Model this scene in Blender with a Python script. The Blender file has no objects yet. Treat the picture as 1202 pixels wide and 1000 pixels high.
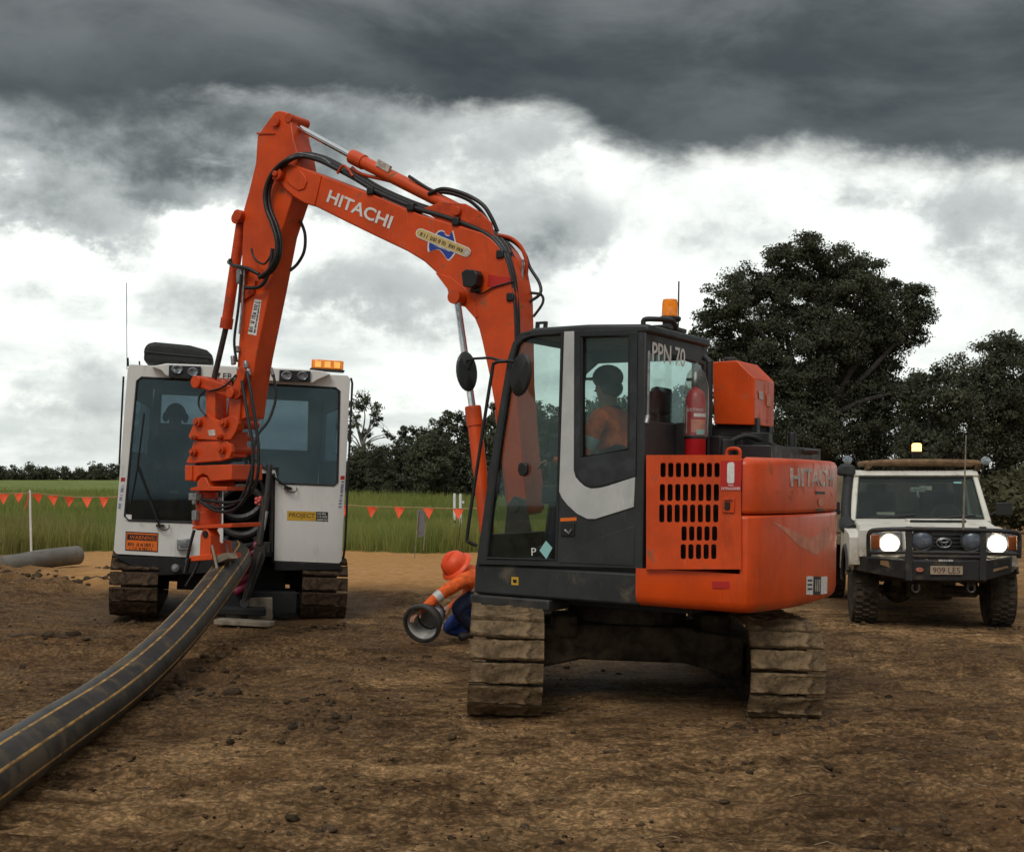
import bpy, bmesh, math, random
import numpy as np
from mathutils import Vector, Matrix
from mathutils.geometry import tessellate_polygon

# ------------------------------------------------------------------ camera, sky, sun, exposure
S = bpy.context.scene
COL = S.collection
FPX, HZ, CX, CAMZ = 1500.0, 558.0, 601.0, 1.65       # focal length, horizon row, centre column (photo pixels), eye height
cd = bpy.data.cameras.new('camera'); cam = bpy.data.objects.new('camera', cd); COL.objects.link(cam)
cam.location = (0, 0, CAMZ); cam.rotation_euler = (math.radians(90), 0, 0)
cd.sensor_width = 36; cd.lens = 36*FPX/1202; cd.shift_y = (HZ-500)/1202
cd.clip_start = .1; cd.clip_end = 3000
S.camera = cam
S.view_settings.view_transform = 'Standard'; S.view_settings.look = 'None'
S.view_settings.gamma = 1; S.view_settings.exposure = 0.46; S.view_settings.use_curve_mapping = False
S.cycles.max_bounces = 8; S.cycles.transparent_max_bounces = 16; S.cycles.use_denoising = True

SUN_EL, SUN_AZ = math.radians(48), math.radians(200)  # azimuth clockwise from +Y
W = bpy.data.worlds.new('World'); S.world = W; W.use_nodes = True
def N(nt, t, loc=None, **kw):
    n = nt.nodes.new(t)
    for k, v in kw.items():
        if k == 'ins':
            for a, b in v.items(): n.inputs[a].default_value = b
        else: setattr(n, k, v)
    return n
def math_(nt, op, a, b=None, c=None, clamp=False):
    n = nt.nodes.new('ShaderNodeMath'); n.operation = op; n.use_clamp = clamp
    for i, x in enumerate((a, b, c)):
        if x is None: continue
        if isinstance(x, (int, float)): n.inputs[i].default_value = x
        else: nt.links.new(x, n.inputs[i])
    return n.outputs[0]
def smooth_(nt, x, lo, hi, to0=0., to1=1.):
    n = nt.nodes.new('ShaderNodeMapRange'); n.interpolation_type = 'SMOOTHSTEP'
    nt.links.new(x, n.inputs[0]); n.inputs[1].default_value = lo; n.inputs[2].default_value = hi
    n.inputs[3].default_value = to0; n.inputs[4].default_value = to1
    return n.outputs[0]
def mixc(nt, f, a, b, mode='MIX'):
    n = nt.nodes.new('ShaderNodeMix'); n.data_type = 'RGBA'; n.blend_type = mode; n.clamp_factor = True
    for x, i in ((f, 0), (a, 6), (b, 7)):
        if isinstance(x, (int, float)): n.inputs[i].default_value = x
        elif isinstance(x, tuple): n.inputs[i].default_value = (*x[:3], 1)
        else: nt.links.new(x, n.inputs[i])
    return n.outputs[2]
def noise_(nt, vec, scale, detail=4., rough=.55, dist=0., mapping=None, loc=(0, 0, 0)):
    if mapping is not None:
        m = N(nt, 'ShaderNodeMapping'); nt.links.new(vec, m.inputs[0])
        m.inputs['Scale'].default_value = mapping; m.inputs['Location'].default_value = loc; vec = m.outputs[0]
    n = N(nt, 'ShaderNodeTexNoise', ins={'Scale': scale, 'Detail': detail, 'Roughness': rough, 'Distortion': dist})
    nt.links.new(vec, n.inputs['Vector'])
    return n.outputs['Fac']

nt = W.node_tree; nt.nodes.clear()
tc = N(nt, 'ShaderNodeTexCoord'); sep = N(nt, 'ShaderNodeSeparateXYZ'); nt.links.new(tc.outputs['Generated'], sep.inputs[0])
X, Z = sep.outputs[0], sep.outputs[2]
D = tc.outputs['Generated']
n1 = noise_(nt, D, 1, 8, .60, .2, (9, 9, 17), (1.3, 0.2, .4))          # ragged lower edge of the dark deck
n2 = noise_(nt, D, 1, 8, .60, .15, (8.5, 8.5, 14), (7.1, 3.1, 2.2))     # billows below it
n3 = noise_(nt, D, 1, 6, .58, .3, (5, 5, 14), (2.1, 5.4, 4.2))           # broad tone of the deck
n4 = noise_(nt, D, 1, 5, .55, .1, (8, 8, 34), (0.4, 1.7, 3.))          # thin streaks low down
n5 = noise_(nt, D, 1, 8, .62, 0., (13, 13, 17), (4.4, 8.7, 1.))
az = math_(nt, 'ARCTAN2', X, sep.outputs[1]); el = math_(nt, 'ARCSINE', Z)
azw = math_(nt, 'MULTIPLY_ADD', math_(nt, 'SUBTRACT', n2, .5), .16, az); elw = math_(nt, 'MULTIPLY_ADD', math_(nt, 'SUBTRACT', n5, .5), .075, el)
def cloud(px, py, rx, ry, w_):
    """one cloud mass: where it hangs (bearing and height), how far it spreads, how dense it is"""
    a0 = math.atan((px-CX)/FPX); e0 = math.atan((HZ-py)/FPX*math.cos(a0))
    q = math_(nt, 'ADD', math_(nt, 'POWER', math_(nt, 'ABSOLUTE', math_(nt, 'MULTIPLY', math_(nt, 'SUBTRACT', azw, a0), FPX/rx)), 2.), math_(nt, 'POWER', math_(nt, 'ABSOLUTE', math_(nt, 'MULTIPLY', math_(nt, 'SUBTRACT', elw, e0), FPX/ry)), 2.))
    return math_(nt, 'MULTIPLY', math_(nt, 'EXPONENT', math_(nt, 'MULTIPLY', q, -1.)), w_)
clouds = [(150, 122, 330, 26, .42), (40, 150, 330, 34, .44), (120, 200, 230, 34, .50), (40, 240, 110, 30, .44), (190, 240, 50, 18, .40), (95, 275, 60, 22, .36), (400, 150, 190, 60, .24), (300, 170, 120, 60, .2), (450, 225, 90, 34, .20), (600, 268, 110, 40, .36), (690, 275, 45, 44, .26), (440, 342, 100, 36, .46), (150, 330, 130, 44, .15), (520, 470, 120, 44, .16), (90, 450, 170, 40, .18), (1085, 215, 110, 28, .22), (1150, 265, 70, 44, .2), (570, 180, 80, 34, .12), (760, 145, 120, 30, .3)]
fld = None
for c_ in clouds: g_ = cloud(*c_); fld = g_ if fld is None else math_(nt, 'ADD', fld, g_)
back = smooth_(nt, sep.outputs[1], .85, .6, 0, .22)                     # the same broken cloud all the way round
fld = math_(nt, 'ADD', fld, back)
edge = math_(nt, 'MULTIPLY_ADD', math_(nt, 'MULTIPLY', X, X), -.2, math_(nt, 'ADD', .279, smooth_(nt, X, .0, .11, 0, -.034)))
e1 = math_(nt, 'MULTIPLY_ADD', math_(nt, 'SUBTRACT', n1, .5), .075, math_(nt, 'SUBTRACT', Z, math_(nt, 'SUBTRACT', edge, .003)))
deckm = smooth_(nt, e1, -.016, .018)
tone = smooth_(nt, n3, .30, .70)
upl = smooth_(nt, Z, .36, .7)
dk = smooth_(nt, math_(nt, 'SUBTRACT', Z, edge), .0, .09)
deckc = mixc(nt, tone, mixc(nt, dk, (.030, .035, .035), (.046, .053, .053)), mixc(nt, dk, (.078, .088, .089), (.15, .162, .162)))
deckc = mixc(nt, upl, deckc, mixc(nt, tone, (.34, .36, .365), (.66, .68, .68)))  # overhead deck, out of view, brightened to put more light on the ground
pf = math_(nt, 'ADD', math_(nt, 'MULTIPLY_ADD', math_(nt, 'SUBTRACT', n2, .5), 1.15, fld), math_(nt, 'MULTIPLY', math_(nt, 'SUBTRACT', n5, .5), .85))
puff = smooth_(nt, pf, .04, .36)
puff2 = smooth_(nt, pf, .28, .95)
white = mixc(nt, smooth_(nt, math_(nt, 'MULTIPLY_ADD', n2, .5, math_(nt, 'MULTIPLY', n5, .5)), .36, .60), (.86, .89, .84), (.68, .71, .68))
lowc = mixc(nt, puff, white, (.42, .446, .435))
lowc = mixc(nt, puff2, lowc, (.078, .09, .09))
st = smooth_(nt, math_(nt, 'ADD', n4, smooth_(nt, Z, .0, .18, .13, -.20)), .42, .74)
lowc = mixc(nt, st, lowc, (.50, .54, .525))
skyc = mixc(nt, deckm, lowc, deckc)
skyc = mixc(nt, smooth_(nt, Z, -.03, -.005), (.06, .05, .035), skyc)
bgc = N(nt, 'ShaderNodeBackground'); nt.links.new(skyc, bgc.inputs[0]); bgc.inputs[1].default_value = 1.0
sk = N(nt, 'ShaderNodeTexSky'); sk.sky_type = 'NISHITA'; sk.sun_disc = False; sk.sun_elevation = SUN_EL; sk.sun_rotation = SUN_AZ
bgs = N(nt, 'ShaderNodeBackground'); nt.links.new(sk.outputs[0], bgs.inputs[0]); bgs.inputs[1].default_value = .1
mx = N(nt, 'ShaderNodeMixShader'); mx.inputs[0].default_value = .96
nt.links.new(bgs.outputs[0], mx.inputs[1]); nt.links.new(bgc.outputs[0], mx.inputs[2])
wo = N(nt, 'ShaderNodeOutputWorld'); nt.links.new(mx.outputs[0], wo.inputs[0])

sd = bpy.data.lights.new('sun', 'SUN'); sun = bpy.data.objects.new('sun', sd); COL.objects.link(sun)
sd.energy = .9; sd.angle = math.radians(25); sd.color = (1, .97, .91)
sun.rotation_euler = (math.radians(90)-SUN_EL, 0, math.pi-SUN_AZ)

# ------------------------------------------------------------------ materials
def mat(name, col, rough=.5, metal=0., var=.12, vscale=6., bump=0., bscale=60., dirt=None, spec=.5, emit=None, coat=0., drough=None):
    m = bpy.data.materials.new(name); m.use_nodes = True; t = m.node_tree; b = t.nodes['Principled BSDF']
    b.inputs['Roughness'].default_value = rough; b.inputs['Metallic'].default_value = metal
    b.inputs['Specular IOR Level'].default_value = spec; b.inputs['Coat Weight'].default_value = coat
    c = N(t, 'ShaderNodeTexCoord').outputs['Object']
    k = noise_(t, c, vscale, 5, .6)
    lo = tuple(x*(1-var*1.6) for x in col); hi = tuple(min(1, x*(1+var)) for x in col)
    out = mixc(t, smooth_(t, k, .3, .7), lo, hi)
    r = None
    if dirt:                                   # (colour, threshold, scale[, low z, high z]): wear and dried mud
        dc, th, ds = dirt[:3]
        f = smooth_(t, noise_(t, c, ds, 8, .65, .4), th, th+.16)
        if len(dirt) > 3:
            p = N(t, 'ShaderNodeSeparateXYZ'); t.links.new(c, p.inputs[0])
            f2 = smooth_(t, math_(t, 'ADD', p.outputs[2], math_(t, 'MULTIPLY', noise_(t, c, ds*.7, 5), .5)), dirt[3]+.25, dirt[4]+.25, 1, 0)
            f = math_(t, 'MAXIMUM', math_(t, 'MULTIPLY', f, .5), math_(t, 'MULTIPLY', f2, smooth_(t, noise_(t, c, ds*3, 6, .7), .3, .6)))
        out = mixc(t, f, out, dc)
        mp = noise_(t, c, 1, 5, .6, .3, (9, 9, 2.2)); sc_ = noise_(t, c, 1, 3, .5, .6, (70, 55, 6))
        out = mixc(t, math_(t, 'MULTIPLY', smooth_(t, mp, .54, .74), .30), out, tuple(x*.42 for x in col))
        out = mixc(t, math_(t, 'MULTIPLY', smooth_(t, sc_, .66, .71), .30), out, tuple(min(1, x*1.25+.06) for x in col))
        f = math_(t, 'MAXIMUM', f, math_(t, 'MULTIPLY', smooth_(t, mp, .5, .7), .35))
        r = mixc(t, f, (rough,)*3, (.9,)*3)
    t.links.new(out, b.inputs['Base Color'])
    if r is not None: t.links.new(r, b.inputs['Roughness'])
    else: t.links.new(smooth_(t, noise_(t, c, vscale*2.3, 4), .2, .8, max(.03, rough-.08), min(1, rough+.12)), b.inputs['Roughness'])
    if bump:
        bn = N(t, 'ShaderNodeBump', ins={'Strength': bump, 'Distance': .02})
        t.links.new(noise_(t, c, bscale, 6, .65), bn.inputs['Height']); t.links.new(bn.outputs[0], b.inputs['Normal'])
    if emit:
        b.inputs['Emission Color'].default_value = (*emit[:3], 1); b.inputs['Emission Strength'].default_value = emit[3]
        if len(emit) > 4: t.links.new(smooth_(t, noise_(t, c, emit[4], 2, .5), .36, .58, emit[3]*.3, emit[3]), b.inputs['Emission Strength'])
    return m
def glass(name, tint, refl=.12, rough=.02, rc=(.8, .9, .9), film=0.):
    m = bpy.data.materials.new(name); m.use_nodes = True; t = m.node_tree; t.nodes.clear()
    tr = N(t, 'ShaderNodeBsdfTransparent'); tr.inputs[0].default_value = (*tint, 1)
    gl = N(t, 'ShaderNodeBsdfGlossy'); gl.inputs['Roughness'].default_value = rough; gl.inputs[0].default_value = (*rc, 1)
    fr = N(t, 'ShaderNodeFresnel'); t.links.new(math_(t, 'MULTIPLY_ADD', N(t, 'ShaderNodeNewGeometry').outputs['Backfacing'], 1/1.45-1.45, 1.45), fr.inputs[0])
    f = math_(t, 'MULTIPLY_ADD', fr.outputs[0], .9, refl-.04, clamp=True)
    mx = N(t, 'ShaderNodeMixShader'); t.links.new(f, mx.inputs[0]); t.links.new(tr.outputs[0], mx.inputs[1]); t.links.new(gl.outputs[0], mx.inputs[2])
    last = mx
    if film:                                   # dust film on the pane
        df = N(t, 'ShaderNodeBsdfDiffuse'); df.inputs[0].default_value = (.32, .30, .26, 1)
        c = N(t, 'ShaderNodeTexCoord').outputs['Object']
        fm = math_(t, 'MULTIPLY', smooth_(t, noise_(t, c, 5, 6, .65), .25, .8), film)
        m2 = N(t, 'ShaderNodeMixShader'); t.links.new(fm, m2.inputs[0]); t.links.new(mx.outputs[0], m2.inputs[1]); t.links.new(df.outputs[0], m2.inputs[2]); last = m2
    o = N(t, 'ShaderNodeOutputMaterial'); t.links.new(last.outputs[0], o.inputs[0])
    return m
MUD = (.115, .077, .043)
M = dict(
    orange=mat('orange_paint', (.66, .070, .007), .34, var=.12, vscale=3, dirt=((.26, .10, .045), .57, 6), spec=.45),
    orange_dull=mat('orange_worn', (.58, .060, .009), .48, var=.18, vscale=7, dirt=((.16, .06, .03), .56, 9), spec=.35),
    orange_low=mat('orange_counterweight', (.66, .070, .007), .30, var=.10, vscale=2.5, dirt=((.30, .13, .055), .66, 5, .66, .80), spec=.4),
    cabgrey=mat('cab_grey', (.026, .029, .029), .5, var=.2, vscale=4, dirt=((.07, .062, .05), .62, 6)),
    skirt=mat('skirt_grey', (.026, .028, .027), .6, var=.2, vscale=4, dirt=((.10, .08, .055), .56, 5), bump=.15, bscale=90),
    black=mat('black_plastic', (.012, .012, .012), .45, var=.2),
    gloss=mat('black_gloss', (.01, .011, .012), .15, var=.1),
    rubber=mat('rubber', (.016, .016, .016), .65, var=.25, vscale=12),
    hose=mat('hose_black', (.013, .013, .013), .42, var=.3, vscale=20),
    steel=mat('dark_steel', (.05, .048, .045), .5, .4, var=.25, dirt=((.09, .065, .04), .5, 7)),
    chrome=mat('chrome', (.72, .72, .72), .12, 1., var=.05),
    stripe=mat('silver_decal', (.50, .50, .48), .45, var=.06, dirt=((.30, .27, .22), .64, 9)),
    white=mat('white_paint', (.74, .725, .68), .42, var=.04, vscale=2, dirt=((.40, .34, .26), .64, 4)),
    whiteute=mat('cream_white_paint', (.70, .665, .575), .38, var=.06, vscale=3, dirt=((.27, .19, .11), .52, 5, .55, 1.0)),
    letter=mat('white_letter', (.74, .72, .68), .5, var=.08, vscale=30),
    letterold=mat('worn_silver_letter', (.55, .46, .40), .5, var=.25, vscale=25),
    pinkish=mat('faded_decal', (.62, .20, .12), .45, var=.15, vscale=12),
    red=mat('red_paint', (.42, .012, .02), .35, var=.1),
    redsign=mat('red_sign', (.50, .018, .012), .45, var=.08),
    amber=mat('amber_lens', (.85, .22, .01), .12, var=.2, vscale=25, spec=.7, emit=(1., .28, .0, .12)),
    amberlit=mat('amber_lit', (.9, .5, .1), .2, emit=(1., .55, .16, 2.4)),
    headlit=mat('headlight_lit', (1, .95, .85), .2, emit=(1., .82, .54, .85, 18)),
    indicator=mat('indicator_lens', (.30, .075, .015), .15, var=.15),
    lens=mat('lamp_lens', (.30, .33, .36), .08, .5, var=.35, vscale=30),
    greylens=mat('driving_lamp_cover', (.11, .13, .16), .22, .1, var=.2, vscale=20, dirt=((.22, .21, .2), .6, 12)),
    mudshoe=mat('muddy_steel', (.185, .125, .070), .92, var=.35, vscale=11, bump=1.0, bscale=32, dirt=((.06, .04, .024), .54, 10), spec=.12),
    mudshoe_dark=mat('wet_muddy_steel', (.085, .055, .033), .85, var=.4, vscale=9, bump=1.0, bscale=32, dirt=((.03, .02, .013), .50, 9), spec=.15),
    mudpart=mat('mud_caked', (.06, .043, .028), .92, var=.4, vscale=8, bump=.8, bscale=25, spec=.15),
    tyre=mat('muddy_tyre', (.066, .051, .037), .9, var=.4, vscale=9, bump=.6, bscale=40, spec=.2),
    bar=mat('bar_dark', (.018, .017, .016), .5, var=.25, dirt=((.075, .055, .035), .52, 7)),
    tan=mat('tan_canvas', (.26, .20, .125), .8, var=.15, bump=.2),
    rust=mat('rusty_tan', (.20, .115, .055), .8, var=.3, vscale=10, bump=.2),
    hivis=mat('hi_vis_orange', (.85, .125, .016), .8, var=.22, vscale=16, bump=1.0, bscale=14),
    hatorange=mat('hat_orange', (.86, .085, .016), .45, var=.06),
    navy=mat('navy_cloth', (.012, .020, .055), .85, var=.2, vscale=14, bump=.4, bscale=20),
    blue=mat('bright_blue_cloth', (.018, .045, .20), .85, var=.2, vscale=14, bump=.3, bscale=20),
    reflect=mat('reflective_tape', (.50, .50, .47), .4, var=.1),
    skin=mat('skin', (.40, .20, .125), .6, var=.1),
    hair=mat('dark_hair', (.02, .015, .012), .6),
    cap=mat('dark_cap', (.02, .02, .022), .8),
    galv=mat('galvanised', (.33, .33, .33), .38, .7, var=.25, vscale=20, dirt=((.2, .15, .09), .6, 12)),
    pipegrey=mat('grey_pipe', (.155, .142, .118), .55, var=.15, vscale=4, dirt=((.12, .09, .055), .52, 4)),
    yellow=mat('yellow_sticker', (.62, .36, .03), .5, var=.06),
    warn=mat('warning_orange', (.80, .16, .01), .5, var=.05),
    blackink=mat('black_ink', (.008, .008, .008), .5, var=0.02),
    blueink=mat('blue_ink', (.02, .05, .30), .45, var=.1),
    gold=mat('gold_banner', (.62, .44, .16), .5, var=.1, vscale=20),
    teal=mat('teal_sticker', (.28, .55, .52), .5, var=.05),
    magenta=mat('magenta_roller', (.22, .012, .045), .5, var=.2, vscale=9),
    timber=mat('weathered_timber', (.27, .22, .16), .85, var=.25, vscale=8, bump=.3),
    greyboard=mat('grey_board', (.16, .17, .17), .8, var=.15),
    pvc=mat('white_post', (.68, .68, .66), .6, var=.06),
    flag=mat('orange_flag', (.92, .13, .05), .7, var=.1),
    rope=mat('rope', (.45, .30, .18), .9),
    bark=mat('bark', (.045, .038, .031), .9, var=.35, vscale=4, bump=.6, bscale=12),
    barkpale=mat('pale_bark', (.22, .20, .175), .85, var=.3, vscale=3, bump=.3),
    interior=mat('cabin_interior', (.045, .045, .047), .8, var=.15),
    seat=mat('seat_cloth', (.025, .026, .028), .9, var=.15),
    void=mat('dark_recess', (.012, .012, .012), .85, var=.2, dirt=((.035, .028, .02), .55, 7)),
    cabglass=glass('cab_glass', (.77, .84, .825), .035, film=.05, rc=(.75, .95, .95)),
    tint=glass('tinted_glass', (.50, .56, .585), .05, film=.04, rc=(.6, .8, .88)),
    uteglass=glass('ute_glass', (.74, .80, .77), .03, film=.03),
    clear=glass('clear_plastic', (.88, .90, .88), .06, .2, film=.30),
)

# ------------------------------------------------------------------ mesh helpers
class Frame:
    """local frame of a machine; turns a ray of the survey photo into a point on one of the machine's own planes"""
    def __init__(s, M_): s.M = M_; s.I = M_.inverted(); s.R = s.I.to_3x3(); s.o = s.I @ Vector((0, 0, CAMZ))
    def ray(s, px, py): return s.R @ Vector(((px-CX)/FPX, 1, (HZ-py)/FPX))
    def on(s, px, py, ax, val):
        d = s.ray(px, py); t = (val-s.o[ax])/d[ax]; return s.o+d*t
    def at(s, px, py, dist): return s.o+s.ray(px, py)*dist
    def scale(s, p): return (s.M @ Vector(p))[1]/FPX          # metres per photo pixel at p
WF = Frame(Matrix.Identity(4))

def catmull(pts, k=6):
    P = [Vector(p) for p in pts]; out = []
    for i in range(len(P)-1):
        a, b, c, d = P[max(i-1, 0)], P[i], P[i+1], P[min(i+2, len(P)-1)]
        for j in range(k):
            t = j/k
            out.append(.5*((2*b)+(c-a)*t+(2*a-5*b+4*c-d)*t*t+(3*b-a-3*c+d)*t**3))
    out.append(P[-1]); return out

class MB:
    def __init__(s): s.v = []; s.f = []; s.uv = None
    def add(s, vs, fs):
        o = len(s.v); s.v += [tuple(x) for x in vs]; s.f += [tuple(i+o for i in f) for f in fs]; return s
    def box(s, c, sz, R=None):
        c = Vector(c); h = Vector(sz)/2; vs = []
        for x in (-1, 1):
            for y in (-1, 1):
                for z in (-1, 1):
                    p = Vector((x*h.x, y*h.y, z*h.z)); vs.append(c+(R @ p if R else p))
        return s.add(vs, [(0, 1, 3, 2), (4, 6, 7, 5), (0, 4, 5, 1), (2, 3, 7, 6), (0, 2, 6, 4), (1, 5, 7, 3)])
    def bb(s, lo, hi):
        lo, hi = Vector(lo), Vector(hi); return s.box((lo+hi)/2, hi-lo)
    def prism(s, pts, vec):
        pts = [Vector(p) for p in pts]; n = len(pts); vec = Vector(vec)
        nrm = Vector((0, 0, 0))
        for i in range(n): nrm += pts[i].cross(pts[(i+1) % n])
        if nrm.dot(vec) > 0: pts.reverse()
        fs = [tuple(range(n)), tuple(range(2*n-1, n-1, -1))]+[((i+1) % n, i, i+n, (i+1) % n+n) for i in range(n)]
        return s.add(pts+[p+vec for p in pts], fs)
    def plate(s, outer, holes, vec):
        """flat plate with real holes; outer/holes are 3-D points in one plane"""
        vec = Vector(vec); loops = [[Vector(p) for p in outer]]+[[Vector(p) for p in h] for h in holes]
        flat = [p for l in loops for p in l]; n = len(flat)
        tris = tessellate_polygon(loops); fs = []
        for t in tris:
            a, b, c = (flat[i] for i in t)
            fl = (b-a).cross(c-a).dot(vec) > 0
            t1 = tuple(t) if not fl else tuple(reversed(t))
            fs.append(t1); fs.append(tuple(i+n for i in reversed(t1)))
        o = 0
        for l in loops:
            k = len(l); nr = Vector((0, 0, 0))
            for i in range(k): nr += l[i].cross(l[(i+1) % k])
            fl = (nr.dot(vec) > 0) != (o > 0)
            for i in range(k):
                q = (o+i, o+(i+1) % k, o+(i+1) % k+n, o+i+n)
                fs.append(q if fl else tuple(reversed(q)))
            o += k
        return s.add(flat+[p+vec for p in flat], fs)
    def tube(s, pts, r, n=8, closed=False, flat=1.):
        P = [Vector(p) for p in pts]; m = len(P); vs = []; fs = []
        up = None
        for i in range(m):
            a = P[i-1] if (i or closed) else P[i]; b = P[(i+1) % m] if (i < m-1 or closed) else P[i]
            t = (b-a); t = t.normalized() if t.length > 1e-9 else Vector((0, 0, 1))
            if up is None:
                up = Vector((0, 0, 1)) if abs(t.z) < .9 else Vector((1, 0, 0))
            up = (up-t*up.dot(t)); up = up.normalized() if up.length > 1e-6 else t.orthogonal().normalized()
            sd_ = t.cross(up); rr = r[i] if isinstance(r, (list, tuple)) else r
            for k in range(n):
                a_ = 2*math.pi*k/n; vs.append(P[i]+(sd_*math.cos(a_)+up*math.sin(a_)*flat)*rr)
        for i in range(m if closed else m-1):
            for k in range(n):
                k2 = (k+1) % n; j = (i+1) % m
                fs.append((i*n+k, i*n+k2, j*n+k2, j*n+k))
        if not closed: fs += [tuple(range(n-1, -1, -1)), tuple(range((m-1)*n, m*n))]
        return s.add(vs, fs)
    def cyl(s, a, b, r, n=20, r1=None): return s.tube([a, b], [r, r if r1 is None else r1], n)
    def lathe(s, prof, M_=None, n=24):
        vs = []; fs = []; m = len(prof)
        for (r, z) in prof:
            for k in range(n):
                a = 2*math.pi*k/n; p = Vector((r*math.cos(a), r*math.sin(a), z)); vs.append(M_ @ p if M_ else p)
        for i in range(m-1):
            for k in range(n):
                k2 = (k+1) % n; fs.append((i*n+k, i*n+k2, (i+1)*n+k2, (i+1)*n+k))
        if tuple(prof[0]) != tuple(prof[-1]): fs += [tuple(range(n-1, -1, -1)), tuple(range((m-1)*n, m*n))]
        return s.add(vs, fs)
    def ball(s, c, r, n=12, m=8):
        r = Vector(r) if not isinstance(r, (int, float)) else Vector((r, r, r)); c = Vector(c)
        vs = [c+Vector((0, 0, -r.z))]; fs = []
        for i in range(1, m):
            th = math.pi*i/m-math.pi/2
            for k in range(n):
                a = 2*math.pi*k/n; vs.append(c+Vector((r.x*math.cos(th)*math.cos(a), r.y*math.cos(th)*math.sin(a), r.z*math.sin(th))))
        vs.append(c+Vector((0, 0, r.z)))
        for k in range(n): fs.append((0, 1+(k+1) % n, 1+k))
        for i in range(m-2):
            for k in range(n):
                a = 1+i*n; fs.append((a+k, a+(k+1) % n, a+n+(k+1) % n, a+n+k))
        e = len(vs)-1; a = 1+(m-2)*n
        for k in range(n): fs.append((a+k, a+(k+1) % n, e))
        return s.add(vs, fs)
    def mesh(s, name, m, smooth=35):
        me = bpy.data.meshes.new(name); me.from_pydata(s.v, [], s.f)
        for x in (m if isinstance(m, (list, tuple)) else [m]): me.materials.append(M[x] if isinstance(x, str) else x)
        if smooth:
            me.polygons.foreach_set('use_smooth', [True]*len(me.polygons))
            me.set_sharp_from_angle(angle=math.radians(smooth))
        me.update(); return me
    def build(s, name, m, parent=None, bevel=0., smooth=35, Mx=None, seg=2):
        o = bpy.data.objects.new(name, s.mesh(name, m, smooth)); COL.objects.link(o)
        if parent: o.parent = parent
        if Mx is not None: o.matrix_basis = Mx
        if bevel:
            b = o.modifiers.new('bevel', 'BEVEL'); b.width = bevel; b.segments = seg; b.limit_method = 'ANGLE'; b.angle_limit = math.radians(32)
            b.harden_normals = False
        return o
def build_split(mb, name, m, parent, bevel=0., smooth=35, Mx=None):
    """every disconnected piece of mb becomes a part of its own"""
    par = list(range(len(mb.v)))
    def find(i):
        while par[i] != i: par[i] = par[par[i]]; i = par[i]
        return i
    for f in mb.f:
        for i in f[1:]: par[find(i)] = find(f[0])
    groups = {}
    for f in mb.f: groups.setdefault(find(f[0]), []).append(f)
    outs = []
    for fs in groups.values():
        used = sorted({i for f in fs for i in f}); ix = {a: b for b, a in enumerate(used)}
        q = MB(); q.v = [mb.v[i] for i in used]; q.f = [tuple(ix[i] for i in f) for f in fs]
        outs.append(q.build(name, m, parent, bevel, smooth, Mx))
    return outs
def tag(o, label=None, cat=None, group=None, kind=None):
    for k, v in (('label', label), ('category', cat), ('group', group), ('kind', kind)):
        if v: o[k] = v
    return o
def thing(name, label, cat, Mx, group=None):
    o = bpy.data.objects.new(name, None); COL.objects.link(o); o.empty_display_size = .3; o.matrix_world = Mx
    return tag(o, label, cat, group)
def link_copy(o, parent):
    c = o.copy(); COL.objects.link(c); c.parent = parent; return c

def text(name, s, m, parent, O, Xv, Nv, width=None, height=None, ext=.002, warp=None, bold=0.):
    """lettering as a thin mesh: O lower-left corner, Xv reading direction, Nv outward"""
    cu = bpy.data.curves.new(name, 'FONT'); cu.body = s; cu.extrude = .5; cu.offset = bold; cu.resolution_u = 3
    ob = bpy.data.objects.new(name, cu); COL.objects.link(ob)
    dg = bpy.context.evaluated_depsgraph_get(); dg.update()
    me = bpy.data.meshes.new_from_object(ob.evaluated_get(dg)); bpy.data.objects.remove(ob); bpy.data.curves.remove(cu)
    co = np.empty(len(me.vertices)*3); me.vertices.foreach_get('co', co); co = co.reshape(-1, 3)
    lo, hi = co.min(0), co.max(0)
    n = (co-lo)/np.maximum(hi-lo, 1e-6)
    if warp: width = height = 1
    if width is None: width = height*(hi[0]-lo[0])/(hi[1]-lo[1])
    if height is None: height = width*(hi[1]-lo[1])/(hi[0]-lo[0])
    Xv = Vector(Xv).normalized(); Nv = Vector(Nv).normalized(); Yv = Nv.cross(Xv)
    for i, v in enumerate(me.vertices):
        if warp: v.co = warp(n[i][0], n[i][1], n[i][2]*ext)
        else: v.co = Vector(O)+Xv*(n[i][0]*width)+Yv*(n[i][1]*height)+Nv*(n[i][2]*ext)
    me.materials.clear(); me.materials.append(M[m] if isinstance(m, str) else m); me.name = name
    o = bpy.data.objects.new(name, me); COL.objects.link(o); o.parent = parent
    return o
# ------------------------------------------------------------------ ground
rng = np.random.default_rng(7); random.seed(7)
def vnoise(x, y, seed):
    xi = np.floor(x).astype(np.int64); yi = np.floor(y).astype(np.int64); fx = x-xi; fy = y-yi
    fx = fx*fx*(3-2*fx); fy = fy*fy*(3-2*fy)
    def h(a, b):
        q = (a*374761393+b*668265263+seed*974711) & 0x7fffffff
        q = ((q ^ (q >> 13))*1274126177) & 0x7fffffff
        return ((q ^ (q >> 16)) & 0xffff)/65535.
    return (h(xi, yi)*(1-fx)+h(xi+1, yi)*fx)*(1-fy)+(h(xi, yi+1)*(1-fx)+h(xi+1, yi+1)*fx)*fy
def fbm(x, y, f, seed, o=4):
    s = 0; a = 1; t = 0
    for i in range(o):
        s = s+a*vnoise(x*f+i*17.3, y*f-i*9.1, seed+i); t += a; a *= .5; f *= 2.07
    return s/t
def sst(x, a, b):
    t = np.clip((x-a)/(b-a), 0, 1); return t*t*(3-2*t)
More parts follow.
